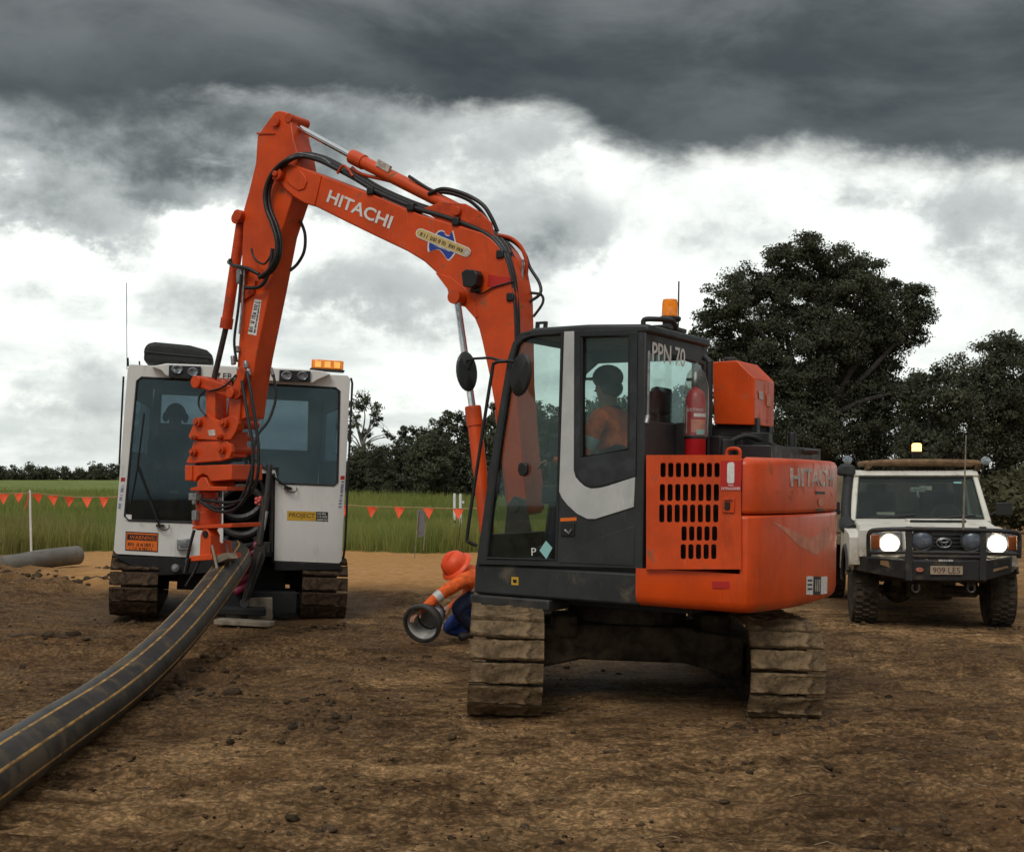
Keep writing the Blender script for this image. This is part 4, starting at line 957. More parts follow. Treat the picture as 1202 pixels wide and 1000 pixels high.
mb = MB(); mb.lathe([(.0, -.01), (.75, -.01), (1., 0), (.75, .012), (0, .016)], Matrix.Translation(SP(579, 564, -.018)) @ Matrix.Rotation(-math.pi/2, 4, 'X') @ Matrix.Diagonal((.055, .14, 1, 1)).to_4x4(), 20); mb.build('intercom_disc', 'black', cab)
# windscreen, roof, rear wall
fe = [SP(*cab_out[i]) for i in (1, 2, 3, 4, 5)]
mb = MB(); mb.add([(p.x-.015, VS-.05, p.z) for p in fe]+[(p.x-.015, VR+.04, p.z) for p in fe], [(i, i+1, i+6, i+5) for i in range(4)]); mb.build('windscreen', 'cabglass', cab, smooth=80)
mb = MB(); mb.bb((fe[0].x-.05, VR+.04, zb), (fe[0].x-.0, VS-.05, zb+.22)); mb.tube([(fe[4].x-.02, VR+.03, fe[4].z-.03), (fe[4].x-.02, VS-.03, fe[4].z-.03)], .035, 8); mb.build('front_sill', 'cabgrey', cab, .01)
mb = MB(); rt = [SP(*cab_out[i]) for i in (5, 6, 7, 8)]; zs = [p.z for p in rt]
prof = [(rt[0].x+.01, zs[0]-.012), (rt[1].x, zs[1]+.012), (rt[2].x, zs[2]+.022), (rt[3].x-.03, zs[3]+.012), (rt[3].x-.04, zs[3]-.05), (rt[1].x, zs[1]-.05)]
mb.prism([(u, VS+.006, w) for u, w in prof], (0, VR-VS-.012, 0)); mb.build('roof', 'cabgrey', cab, .02)
CR = lambda px, py, o=0.: E.on(px, py, 0, ur-.01+o)
zwb = CR(790, 497).z
mb = MB(); mb.plate([(ur-.01, VS-.001, zb), (ur-.01, VS-.001, zt-.02), (ur-.01, VR, zt-.02), (ur-.01, VR, zb)], [[(ur-.01, VS-.07, zwb), (ur-.01, VS-.07, zt-.15), (ur-.01, VR+.07, zt-.19), (ur-.01, VR+.07, zwb)]], (.04, 0, 0)); mb.build('rear_wall', 'cabgrey', cab, .008)
mb = MB(); mb.prism([(ur-.0, VS-.06, zwb-.02), (ur-.0, VS-.06, zt-.13), (ur-.0, VR+.06, zt-.17), (ur-.0, VR+.06, zwb-.02)], (.006, 0, 0)); mb.build('rear_pane', 'cabglass', cab, smooth=0)
O = CR(765.5, 424, -.002); X_ = CR(804, 426, -.002)
text('lettering', 'PPN 70', 'letter', cab, O, (0, -1, 0), (-1, 0, 0), abs(X_.y-O.y), CR(765.5, 401, -.002).z-O.z, .002, bold=.01)
MB().bb((ur-.03, VR+.0, zb-.01), (fe[0].x-.02, VS-.06, zb+.03)).build('floor', 'interior', cab)
mb = MB(); mb.tube([CR(762, 412, -.05), CR(760.5, 490, -.05)], .009, 8); mb.tube([CR(760.5, 488, -.05), CR(758.5, 497, -.05)], .016, 8); mb.build('grab_rail', 'galv', cab)
# seat and consoles
mb = MB(); mb.box((-.22, .60, zb+.42), (.50, .50, .13)); mb.box((-.46, .60, zb+.78), (.12, .48, .66), Matrix.Rotation(-.14, 3, 'Y')); mb.box((-.55, .60, zb+1.20), (.09, .26, .20), Matrix.Rotation(-.14, 3, 'Y')); mb.box((-.22, .60, zb+.20), (.34, .36, .34)); build_split(mb, 'seat', 'seat', cab, .04)
mb = MB()
for v in (.27, .93): mb.box((-.05, v, zb+.52), (.50, .13, .14)); mb.tube([(.14, v, zb+.58), (.17, v, zb+.76)], .022, 8); mb.ball((.17, v, zb+.79), .035, 8, 6)
mb.box((.50, .22, zb+.60), (.10, .16, .75)); mb.tube([(.35, .55, zb+.03), (.30, .55, zb+.42)], .02, 8); mb.tube([(.35, .68, zb+.03), (.30, .68, zb+.42)], .02, 8); build_split(mb, 'console', 'black', cab, .02)
# mirrors and rail on the door side, front bar
def oval_mirror(c, rx, rz, R_, name='mirror'):
    return MB().lathe([(0, -.02), (.7, -.022), (1, -.012), (1.03, .0), (.9, .012), (0, .014)], Matrix.Translation(c) @ R_ @ Matrix.Diagonal((rx, rz, 1, 1)).to_4x4(), 24).build(name, 'black', cab)
oval_mirror(SP(611, 440, .10), .088, .15, Matrix.Rotation(-math.pi/2, 4, 'X') @ Matrix.Rotation(.1, 4, 'Y') @ Matrix.Rotation(-.15, 4, 'Z'))
c = E.on(548, 436, 1, VS-.1); oval_mirror(c, .15, .085, Matrix.Rotation(-.5, 4, 'Z') @ Matrix.Rotation(.18, 4, 'Y') @ Matrix.Rotation(-math.pi/2, 4, 'Y'))
mb = MB(); mb.tube([c, E.on(556, 421, 1, VS-.1), E.on(575, 420, 1, VS-.03), SP(592, 424, .02), SP(604, 424, .09)], .010, 8); mb.tube([E.on(540.5, 440, 1, VS-.1), E.on(543, 425, 1, VS-.1), E.on(556, 421, 1, VS-.1)], .009, 8); build_split(mb, 'mirror_arm', 'black', cab)
mb = MB(); mb.tube(catmull([SP(596, 424, .03), SP(581, 426, .05), SP(577, 440, .05), SP(563, 530, .05), SP(549, 624, .05), SP(551, 636, .04), SP(560, 640, .0)], 5), .013, 8); mb.build('hand_rail', 'black', cab)
# lamp beacon, aerial and roof hardware
q = E.on(786, 384, 0, ur+.10); q.z = zt+.015
mb = MB(); mb.box(q+Vector((0, 0, .03)), (.12, .34, .03)); mb.cyl(q+Vector((0, 0, .0)), q+Vector((0, 0, .10)), .052, 16); mb.lathe([(.075, .085), (.082, .10), (.082, .115), (.07, .12)], Matrix.Translation(q), 20); mb.tube([q+Vector((0, .12, .03)), q+Vector((-.01, .15, -.08))], .012, 6); mb.build('beacon_base', 'black', cab, .006)
s_ = E.scale(q); mb = MB(); mb.lathe([(.058, .12), (.060, .13), (.056, .22), (.050, .243), (.02, .247), (0, .247)], Matrix.Translation(q), 20); mb.build('beacon', 'amber', cab)
mb = MB(); c = E.on(796, 386, 0, ur+.05); mb.tube([c, Vector((c.x, c.y, E.on(796, 330, 0, ur+.05).z))], .0055, 6); mb.build('aerial', 'black', cab)
mb = MB(); q = SP(766, 381, -.06); mb.tube(catmull([q+Vector((.05, .03, -.02)), q+Vector((.05, .03, .03)), q+Vector((-.02, .0, .035)), q+Vector((-.10, -.10, .03)), q+Vector((-.1, -.16, -.02))], 4), .018, 8); mb.build('roof_handle', 'black', cab)
q = E.on(634, 383, 1, .75); mb = MB(); mb.plate([q+Vector((x, 0, z)) for x, z in ((-.045, -.035), (.045, -.035), (.04, .035), (-.05, .035))], [[q+Vector((x, 0, z)) for x, z in ((-.025, -.015), (.022, -.015), (.02, .018), (-.028, .018))]], (0, -.03, 0)); mb.build('roof_bracket', 'black', cab)
# --- boom
VB = -.01
BP = lambda px, py, o=0.: E.on(px, py, 1, VB+o)
boom_px = [(326, 200), (332, 193.5), (341, 192), (352, 196), (371, 203), (405, 216), (440, 229.5), (492, 251.5), (545, 267), (566, 273), (577, 280), (586, 289), (593, 301), (599, 318), (604, 345), (605, 385), (606, 450), (611, 520), (618, 585), (615, 602), (606, 605), (597, 598), (592, 560), (583, 490), (574, 440), (566, 402), (562, 386), (557, 374), (550, 364), (543, 358.5), (534, 358), (528, 352), (524, 338), (513, 321), (497, 306.5), (478, 295), (440, 277), (405, 260), (371, 243), (357, 239), (344, 231), (333, 221), (327, 212)]
mb = MB(); mb.prism([BP(*p) for p in boom_px], (0, -.30, 0)); boom = mb.build('boom', 'orange', exc, .012)
mb = MB()
for o in (.0, -.312): mb.prism([BP(x, y, o) for x, y in ((336, 205), (339, 199), (345, 197), (352, 200), (358, 206), (361, 214), (358, 222), (351, 224), (343, 219), (337, 213))], (0, .012, 0))
for o in (.0, -.312): mb.prism([BP(x, y, o) for x, y in ((372, 204), (378, 206.5), (370, 242), (364, 240))], (0, .012, 0))
for o in (0, -.308): mb.prism([BP(x, y, o) for x, y in ((511, 320), (530, 326), (546, 338), (556, 352), (562, 372), (558, 374), (545, 359), (532, 357), (526, 340))], (0, .008, 0))
build_split(mb, 'boss_plate', 'orange', boom, .004)
mb = MB()
for (px, py, r, w) in ((329, 206, .06, .06),): q = BP(px, py); mb.cyl((q.x, VB+w, q.z), (q.x, VB-.30-w, q.z), r, 20)
q = BP(329, 206); mb.cyl((q.x, VB+.085, q.z), (q.x, VB+.05, q.z), .028, 12)
build_split(mb, 'boom_pin', 'orange_dull', boom, .006)
O = BP(383, 237, .003); X_ = BP(457, 269, .003); U_ = BP(385.5, 222, .003)
text('lettering', 'HITACHI', 'letter', boom, O, X_-O, (0, 1, 0), (X_-O).length, (U_-O).length*.98, .002, bold=.022)
A_ = lambda x, y, o: BP(480+x/13.36, 255+y/13.36, o)
aus = [(300, 395), (290, 470), (300, 548), (360, 530), (430, 508), (480, 520), (530, 570), (565, 620), (600, 672), (630, 688), (680, 640), (728, 570), (740, 480), (735, 380), (715, 290), (695, 208), (665, 245), (645, 290), (600, 285), (565, 255), (560, 222), (510, 205), (465, 215), (420, 262), (360, 320), (310, 360)]
cxx = sum(p[0] for p in aus)/len(aus); cyy = sum(p[1] for p in aus)/len(aus)
mb = MB(); mb.prism([A_(*p, .001) for p in aus], (0, .0015, 0)); mb.build('map_sticker', 'letter', boom, smooth=0)
mb = MB(); mb.prism([A_(cxx+(x-cxx)*.90, cyy+(y-cyy)*.91, .0026) for x, y in aus], (0, .0015, 0)); mb.build('map_sticker', 'blueink', boom, smooth=0)
def capsule(x0, y0, x1, y1, r, f, o):
    a = math.atan2(y1-y0, x1-x0); pts = []
    for k in range(7): t_ = a+math.pi/2+math.pi*k/6; pts.append(f(x0+r*math.cos(t_), y0+r*math.sin(t_), o))
    for k in range(7): t_ = a-math.pi/2+math.pi*k/6; pts.append(f(x1+r*math.cos(t_), y1+r*math.sin(t_), o))
    return pts
for r, m_, o in ((78, 'letter', .0042), (64, 'gold', .0058)):
    mb = MB(); mb.prism(capsule(185, 255, 895, 545, r, A_, o), (0, .0015, 0)); mb.build('banner_sticker', m_, boom, smooth=0)
mb = MB(); mb.prism(capsule(885, 541, 920, 556, 48, A_, .0074), (0, .001, 0)); mb.build('banner_sticker', 'letterold', boom, smooth=0)
def glyphs(f, x0, y0, x1, y1, h, o, seed, m, parent, dens=1., vec=(0, .001, 0)):
    """a line of print too small to read: little strokes of unequal height"""
    r_ = random.Random(seed); L = math.hypot(x1-x0, y1-y0); ux, uy = (x1-x0)/L, (y1-y0)/L; vx, vy = -uy, ux; mb = MB(); s = 0
    while s < L-h*.3:
        w = h*r_.choice((.18, .5, .55, .6)); k = h*r_.choice((.9, 1, 1)); t_ = h*.2
        segs = [(0, 0, t_, k)] if r_.random() < .3 else [(0, 0, t_, k), (w-t_, 0, w, k), r_.choice(((0, 0, w, t_), (0, k-t_, w, k), (0, k*.45, w, k*.45+t_)))]
        for (a, b_, c, d_) in segs:
            mb.prism([f(x0+ux*(s+i)-vx*j, y0+uy*(s+i)-vy*j, o) for i, j in ((a, b_), (c, b_), (c, d_), (a, d_))], vec)
        s += w+h*.22*r_.choice((1, 1, 1, 2.6))/dens
    return mb.build('print', m, parent, smooth=0)
glyphs(A_, 170, 290, 840, 560, 58, .0074, 3, 'steel', boom)
glyphs(A_, 400, 450, 640, 545, 22, .0044, 4, 'letter', boom)
mb = MB()
for v in (.01, -.34): mb.prism([E.on(x, y, 1, v) for x, y in ((597, 592), (605, 582), (617, 586), (628, 640), (630, 668), (590, 668), (592, 640))], (0, .022, 0))
build_split(mb, 'boom_mount', 'steel', exc, .005)
q = BP(607, 594); MB().cyl((q.x, .05, q.z), (q.x, -.37, q.z), .05, 16).build('boom_pin', 'steel', boom, .004)
# arm cylinder on top of the boom
AP = lambda px, py: E.on(px, py, 1, -.16)
a, b_, c = AP(340, 144), AP(413, 184), AP(562, 259)
ac = MB().tube([a, b_.lerp(c, .05)], .030, 16).build('arm_cylinder_rod', 'chrome', boom)
mb = MB(); mb.tube([b_, b_.lerp(c, .02), b_.lerp(c, .02), b_.lerp(c, .10), b_.lerp(c, .10), c], [.066, .068, .068, .068, .058, .058], 18); mb.build('arm_cylinder', 'orange', boom); MB().cyl(a+Vector((0, .06, 0)), a-Vector((0, .06, 0)), .05, 16).build('cylinder_eye', 'orange', boom)
mb = MB()
for v in (-.06, -.28): mb.prism([E.on(x, y, 1, v) for x, y in ((497, 246), (520, 238), (548, 240), (566, 250), (578, 262), (582, 282), (560, 275), (520, 263))], (0, .03, 0))
mb.cyl(AP(548, 252)+Vector((0, .17, 0)), AP(548, 252)-Vector((0, .17, 0)), .04, 14); build_split(mb, 'cylinder_bracket', 'orange_dull', boom, .006)
q0, q1 = AP(446, 193), AP(463, 203)
mb = MB(); n_ = (q1-q0).normalized(); mb.box((q0+q1)/2+Vector((0, .05, .012)), (.16, .03, .06), Matrix.Rotation(-math.atan2((q1-q0).z, -(q1-q0).x)*-1 if False else math.atan2((q1-q0).z, -(q1-q0).x)*1.0, 3, 'Y')); mb.build('label', 'letterold', boom)
mb = MB(); mb.tube(catmull([AP(413, 197), AP(425, 205), AP(462, 214), AP(520, 233)], 4), .016, 8); mb.build('steel_pipe', 'orange_dull', boom)
# boom cylinders either side of the boom
for v, nm in ((.07, 'a'), (-.39, 'b')):
    BC = lambda px, py: E.on(px, py, 1, .07)
    a, b_, c = (Vector((q.x, v, q.z)) for q in (BC(536, 349), BC(555, 477), BC(575, 655)))
    MB().tube([a, b_.lerp(c, .1)], .030, 14).build('boom_cylinder_rod', 'chrome', boom)
    mb = MB(); mb.tube([b_, b_.lerp(c, .012), b_.lerp(c, .012), b_.lerp(c, .13), b_.lerp(c, .13), c], [.066, .069, .069, .069, .060, .060], 18); mb.build('boom_cylinder', 'orange', boom); MB().cyl(a+Vector((0, .05, 0)), a-Vector((0, .05, 0)), .06, 16).build('cylinder_eye', 'orange', boom)
# work lamp
mb = MB(); mb.prism([BP(x, y, .02) for x, y in ((549, 322), (554, 318), (565, 319), (568, 324), (566, 336), (561, 340), (551, 338))], (0, .10, 0)); mb.box(BP(558, 341, .03), (.09, .04, .03)); mb.build('work_lamp', 'black', boom, .008)
MB().tube(catmull([BP(557, 342, .02), BP(565, 345, .02), BP(578, 338, .012), BP(590, 334, .012), BP(604, 330, .01)], 4), .007, 6).build('cable', 'hose', boom)
mb = MB(); mb.prism([BP(x, y, .001) for x, y in ((573, 322), (583, 324), (600, 326), (598, 332), (584, 338), (572, 336))], (0, .002, 0)); mb.build('patch', 'redsign', boom, smooth=0)
# hoses along the boom
def hose(pts, r, parent, v=0., m='hose', k=6, name='hose', f=None):
    P = [(E.on(p[0], p[1], 1, p[2] if len(p) > 2 else v)) for p in pts]
    return MB().tube(catmull(P, k), r, 8).build(name, m, parent, smooth=80)
spine = [(606, 410), (605, 370), (602, 335), (597, 312), (589, 293), (578, 280), (566, 272), (545, 263), (520, 254), (492, 246), (466, 236), (440, 224), (415, 209), (396, 199), (376, 189), (356, 184), (340, 187), (326, 196), (316, 210), (311, 228), (313, 246), (320, 264), (325, 284), (323, 304), (315, 318), (304, 326)]
for k, (dx, dy, v, r) in enumerate(((0, 0, -.03, .021), (2.5, -3, -.07, .021), (4.5, -1, -.12, .020), (7, -4, -.17, .018))):
    cut = len(spine) if k < 3 else 18
    hose([(x+dx*(1 if i < 12 else .95), y+dy*.8*(1 if i < 17 else .25), v if i < 16 else max(v+.05, -.02)+.035) for i, (x, y) in enumerate(spine[:cut])], r, boom)
for k in range(3): hose([(609+k*5, 410, -.16-.06*k), (609+k*5, 370, -.16-.06*k), (607+k*5, 338, -.16-.06*k), (602+k*5, 315, -.16-.06*k), (596+k*4, 296, -.16-.06*k), (584+k*3, 280, -.16-.06*k)], .020, boom)
hose([(588, 278, -.2), (604, 285, -.25), (616, 298, -.28), (622, 314, -.3), (633, 332, -.3), (634, 345, -.28), (622, 354, -.25)], .014, boom, m='hose')
hose([(584, 276, -.15), (600, 280, -.2), (612, 291, -.24), (618, 308, -.26), (617, 330, -.26)], .016, boom, m='orange_dull', name='steel_pipe')
hose([(606, 335, -.25), (620, 343, -.28), (635, 346, -.3), (637, 356, -.3), (626, 372, -.28)], .012, boom)
hose([(614, 305, -.2), (613, 325, -.2), (614, 345, -.2)], .013, boom, m='galv', name='steel_pipe')
hose([(503, 228, -.1), (520, 222, -.1), (545, 228, -.12), (566, 240, -.14), (577, 256, -.16), (584, 272, -.18)], .018, boom); hose([(497, 231, -.16), (520, 226, -.16), (546, 233, -.18), (563, 246, -.2), (574, 262, -.22)], .016, boom)
hose([(480, 207, -.12), (500, 220, -.12), (512, 226, -.12)], .014, boom)
hose([(342, 183, -.03), (352, 180, -.03), (378, 186, -.03), (392, 196, -.03)], .006, boom, m='galv', name='steel_pipe')
hose([(396, 204, .005), (402, 195, .005), (408, 198, .005), (414, 207, .005)], .012, boom, m='orange_dull', name='hose_guide')
for (px, py) in ((440, 226), (487, 245), (540, 262), (592, 300), (604, 350)):
    q = BP(px, py, -.06); MB().box(q, (.07, .16, .07)).build('hose_clamp', 'black', boom, .01)
# --- arm
VA = -.05
GP = lambda px, py, o=0.: E.on(px, py, 1, VA+o)
arm_px = [(300, 192), (302, 160), (316, 140), (322, 132), (327, 130), (335, 131.5), (341, 137), (344, 162), (349, 179), (352, 196), (352, 212), (344, 230), (329, 275), (316.5, 340), (300, 420), (293, 466), (290, 490), (281, 494), (276, 484), (277, 450), (281, 390), (283, 320), (286, 246), (292, 225)]
mb = MB(); mb.prism([GP(*p) for p in arm_px], (0, -.24, 0)); arm = mb.build('arm', 'orange', exc, .010)
mb = MB()
for (px, py, r, w) in ((325, 144, .045, .03), (339, 139, .045, .01), (283, 254, .055, .06), (279, 461, .05, .08)): q = GP(px, py); mb.cyl((q.x, VA+w, q.z), (q.x, VA-.24-w, q.z), r, 18)
build_split(mb, 'arm_pin', 'orange_dull', arm, .005)
mb = MB(); mb.prism([GP(x, y) for x, y in ((302, 156), (323, 156), (323, 158), (302, 158.5))], (0, .012, 0)); mb.prism([GP(x, y) for x, y in ((284, 340), (302, 330), (300, 345), (284, 356))], (0, .03, 0)); build_split(mb, 'weld_plate', 'orange_dull', arm, .003)
mb = MB(); mb.prism([GP(x, y) for x, y in ((299, 351), (307, 352.5), (301, 394), (291, 392))], (0, .002, 0)); mb.build('label', 'letter', arm, smooth=0)
f2 = lambda x, y, o: GP(x, y, o)
glyphs(f2, 296, 390, 304, 353, 4.5, .003, 8, 'blackink', arm); glyphs(f2, 299.5, 391, 306, 354, 1.8, .003, 9, 'cabgrey', arm, 1.4)
# bucket cylinder on the front of the arm
CP = lambda px, py: E.on(px, py, 1, -.17)
a, b_, c = CP(284, 258), CP(265, 386), CP(251, 446)
mb = MB(); mb.tube([a, a.lerp(b_, .9), a.lerp(b_, .9), b_], [.052, .052, .062, .062], 18); mb.build('bucket_cylinder', 'orange_dull', arm); MB().cyl(a+Vector((0, .09, 0)), a-Vector((0, .09, 0)), .055, 16).build('cylinder_eye', 'orange_dull', arm)
MB().tube([b_, c], .028, 14).build('bucket_cylinder_rod', 'steel', arm)
hose([(287, 316, .0), (285, 350, .0), (281, 392, .0)], .010, arm, m='galv', name='steel_pipe'); hose([(283, 322, .02), (280, 360, .02), (275, 400, .01), (278, 425, .0)], .013, arm)
hose([(304, 322, .02), (292, 316, .04), (281, 313, .02), (272, 311, -.05), (270, 304, -.05)], .018, arm); hose([(320, 292, .03), (316, 318, .03), (306, 336, .03), (288, 338, .02)], .018, arm); hose([(318, 300, .03), (310, 310, .03), (299, 304, .02), (295, 292, .02)], .010, arm)
hose([(352, 258, -.25), (358, 275, -.27), (357, 295, -.27), (349, 310, -.26), (340, 318, -.22)], .015, arm)
mb = MB(); mb.box(GP(283, 325, .03), (.07, .07, .14)); mb.box(GP(286, 316, .02), (.11, .05, .05)); mb.tube([CP(268, 307), CP(275, 312)], .025, 8); build_split(mb, 'hose_fitting', 'galv', arm, .01)
# knuckle fittings at the arm foot
mb = MB()
for (px, py, o, s_) in ((273, 423, .03, .06), (288, 428, .05, .05), (291, 437, .06, .045), (283, 443, .05, .05), (280, 437, .03, .06), (278, 410, .03, .04)): q = GP(px, py, o); mb.tube([q+Vector((.0, 0, s_*.7)), q-Vector((.015, 0, s_*.7))], [.022, .026], 8)
build_split(mb, 'hose_fitting', 'galv', arm, .005)
hose([(290, 436, .03), (296, 470, .05), (303, 520, .05), (302, 560, .05), (291, 582, .04), (270, 590, .02), (238, 586, .0)], .016, arm, m='hose'); hose([(284, 447, .05), (291, 490, .07), (297, 530, .08), (294, 570, .07), (278, 596, .05), (255, 600, .02), (235, 588, .0)], .016, arm)
hose([(321, 440, -.22), (324, 465, -.22), (316, 492, -.16), (301, 514, -.06), (295, 550, .0), (282, 586, .02), (258, 596, .02), (240, 590, .0)], .013, arm)
hose([(277, 440, .04), (268, 450, .06), (258, 456, .05), (246, 459, .02)], .010, arm)
hose([(241, 459, .02), (234, 466, .03), (234, 478, .03), (242, 488, .02)], .010, arm)
mb = MB(); mb.tube([GP(318, 432, -.24), GP(321, 442, -.24)], .018, 8); build_split(mb, 'hose_fitting', 'galv', arm)
# --- linkage and pipe grab
LP = lambda px, py, o=0.: E.on(px, py, 1, -.02+o)
def bar2(p, q, w, f, o, th, mb):
    L = math.hypot(q[0]-p[0], q[1]-p[1]); ux, uy = (q[0]-p[0])/L, (q[1]-p[1])/L; pts = []
    for k in range(7): t_ = math.pi/2+math.pi*k/6; pts.append((p[0]+w*(ux*math.cos(t_)-uy*math.sin(t_)), p[1]+w*(uy*math.cos(t_)+ux*math.sin(t_))))
    for k in range(7): t_ = -math.pi/2+math.pi*k/6; pts.append((q[0]+w*(ux*math.cos(t_)-uy*math.sin(t_)), q[1]+w*(uy*math.cos(t_)+ux*math.sin(t_))))
    mb.prism([f(x, y, o) for x, y in pts], (0, -th, 0))
lk = MB(); bar2((236, 449), (276, 462), 6, LP, .05, .05, lk); bar2((236, 449), (276, 462), 6, LP, -.30, .05, lk); bar2((276, 462), (283, 436), 5, LP, .05, .04, lk)
for (px, py, r) in ((236, 449, .062), (276, 462, .05)): q = LP(px, py); lk.cyl((q.x, .06, q.z), (q.x, -.38, q.z), r, 18)
grab = lk.build('pipe_grab', 'orange_dull', exc, .006)
mb = MB(); bar2((247, 452), (247, 498), 5.5, LP, .0, .06, mb); bar2((258, 450), (258, 494), 4, LP, -.14, .05, mb); bar2((276, 462), (274, 502), 6.5, LP, .0, .07, mb); bar2((276, 462), (270, 502), 6.5, LP, -.24, .06, mb); build_split(mb, 'link', 'orange', grab, .006)
MB().tube([LP(252, 468, -.06), LP(252, 498, -.06)], .018, 10).build('piston_rod', 'chrome', grab)
cp1 = [(238, 488), (244, 486), (252, 492), (258, 494), (265, 490), (272, 487), (278, 490), (280, 497), (277, 506), (271, 516), (258, 517), (240, 516), (224, 516), (221, 512), (226, 500)]
cp2 = [(227, 519), (266, 518), (271, 522), (272, 530), (269, 538), (258, 541), (219, 544), (219, 541), (224, 530)]
mb = MB()
for o in (.02, -.30): mb.prism([LP(x, y, o) for x, y in cp1], (0, -.045, 0)); mb.prism([LP(x, y, o) for x, y in cp2], (0, -.045, 0))
mb.prism([LP(x, y, -.03) for x, y in ((230, 508), (270, 506), (268, 536), (228, 538))], (0, -.25, 0)); build_split(mb, 'coupler_plate', 'orange', grab, .006)
mb = MB()
for (px, py, r) in ((236, 496, .046), (267, 497, .046), (231, 531, .040), (264, 528, .040), (262, 513, .028), (232, 514, .026)):
    q = LP(px, py); mb.cyl((q.x, .045, q.z), (q.x, -.42, q.z), r, 16); mb.cyl((q.x, .065, q.z), (q.x, .04, q.z), r*.55, 6)
build_split(mb, 'coupler_pin', 'orange_dull', grab, .004)
mb = MB(); mb.prism([LP(x, y, .022) for x, y in ((244, 505), (253, 504), (253, 511), (246, 512))], (0, .003, 0)); mb.build('label', 'letterold', grab, smooth=0)
mb = MB(); mb.prism([LP(x, y, .04) for x, y in ((218, 547), (272, 545), (272, 563), (247, 565), (244, 559), (238, 556), (232, 559), (229, 565), (217, 564))], (0, -.42, 0)); mb.prism([LP(x, y, .06) for x, y in ((217, 546), (225, 546), (225, 564), (217, 564))], (0, -.46, 0))
mb.prism([LP(x, y, .05) for x, y in ((223, 573), (231, 571), (232, 564), (236, 560), (241, 560), (246, 571), (266, 571), (266, 576), (223, 576))], (0, -.36, 0)); mb.build('rotator_head', 'orange', grab, .006)
q = LP(243, 588, -.16); k = E.scale(q)
mb = MB(); mb.cyl(LP(243, 577, -.16), LP(243, 622, -.16), 13*k, 20); mb.cyl(LP(243, 600, -.16), LP(243, 616, -.16), 17*k, 20); build_split(mb, 'swivel', 'orange_dull', grab, .01)
mb = MB()
for i in range(9): a = 2*math.pi*i/9; q = LP(243, 588, -.16)+Vector((math.cos(a), math.sin(a), 0))*15*k; mb.cyl(q-Vector((0, 0, .035)), q+Vector((0, 0, .035)), .02, 6)
mb.box(LP(229, 583, .0), (.10, .08, .07)); mb.box(LP(230, 605, .0), (.06, .06, .10)); build_split(mb, 'hydraulic_fitting', 'galv', grab, .006)
mb = MB(); mb.prism([LP(x, y, .03) for x, y in ((226, 617), (272, 614), (272, 619), (225, 621))], (0, -.40, 0)); mb.build('flange', 'orange', grab, .005)
mb = MB(); mb.prism([LP(x, y, .03) for x, y in ((234, 655), (235, 628), (238, 621), (243, 621), (247, 628), (247, 655))], (0, -.13, 0)); mb.prism([LP(x, y, .05) for x, y in ((222, 653), (248, 650), (249, 657), (222, 659))], (0, -.40, 0)); mb.prism([LP(x, y, -.28) for x, y in ((246, 655), (248, 634), (258, 640), (264, 634), (267, 652), (252, 660))], (0, -.08, 0)); build_split(mb, 'clamp_body', 'orange', grab, .006)
q = LP(240.5, 627, .04); MB().cyl(q, q-Vector((0, .03, 0)), .035, 16).build('pin_hole', 'void', grab)
mb = MB(); mb.tube([LP(249, 640, .02), LP(255, 668, .05)], .014, 6); mb.tube([LP(266, 638, -.2), LP(270, 662, -.18)], .014, 6); mb.prism([LP(x, y, .0) for x, y in ((252, 653), (263, 649), (266, 656), (255, 661))], (0, -.16, 0)); build_split(mb, 'clamp_shoe', 'timber', grab, .003)
mb = MB(); mb.tube([LP(228, 622, .04), LP(223, 640, .06), LP(219, 660, .04)], .016, 6); mb.tube([LP(222, 655, .06), LP(218, 672, .05)], .022, 6); mb.tube([LP(236, 655, .04), LP(228, 672, .02), LP(218, 688, .0)], .012, 6); build_split(mb, 'clamp_hose', 'hose', grab)
# --- fire extinguisher carried behind the cab
q = E.on(816, 530, 0, ur-.15); q.z = wt-.0; k = E.scale(q); rr = 12.3*k; hh = (E.on(816, 455, 0, ur-.15).z-q.z)
er = thing('fire_extinguisher', 'red fire extinguisher under a clear hood, strapped behind the excavator cab', 'fire extinguisher', EM @ Matrix.Translation(q))
MB().lathe([(rr*.8, 0), (rr, .015), (rr, hh*.80), (rr*.93, hh*.88), (rr*.7, hh*.95), (rr*.3, hh*.99), (.016, hh), (.016, hh+.04), (0, hh+.04)], None, 24).build('bottle', 'red', er, smooth=50)
def band(z0, z1, m, a0=0, a1=360, r=1.01, nm='label'):
    mb = MB(); n = 16; vs = []; 
    for i in range(n+1): a = math.radians(a0+(a1-a0)*i/n); vs += [(rr*r*math.cos(a), rr*r*math.sin(a), z0), (rr*r*math.cos(a), rr*r*math.sin(a), z1)]
    return mb.add(vs, [(2*i, 2*i+2, 2*i+3, 2*i+1) for i in range(n)]).build(nm, m, er, smooth=80)
toc = (E.o-q); ang = math.degrees(math.atan2(toc.y, toc.x))
band(hh*.58, hh*.63, 'letter', ang-10, ang+75); band(hh*.36, hh*.54, 'pinkish', ang-25, ang+60, 1.012); band(hh*.33, hh*.40, 'teal', ang+5, ang+55, 1.02); band(hh*.34, hh*.74, 'letterold', ang-62, ang-52, 1.014)
text('lettering', 'EXTING', 'letter', er, (0, 0, 0), (1, 0, 0), (0, 0, 1), warp=lambda a, b_, c: Vector((rr*(1.02+c)*math.cos(math.radians(ang-50+a*95)), rr*(1.02+c)*math.sin(math.radians(ang-50+a*95)), hh*(.655+b_*.045))))
mb = MB(); mb.lathe([(rr*1.05, hh*.27), (rr*1.05, hh*.32), (rr*1.0, hh*.32)], None, 20); mb.build('strap', 'black', er)
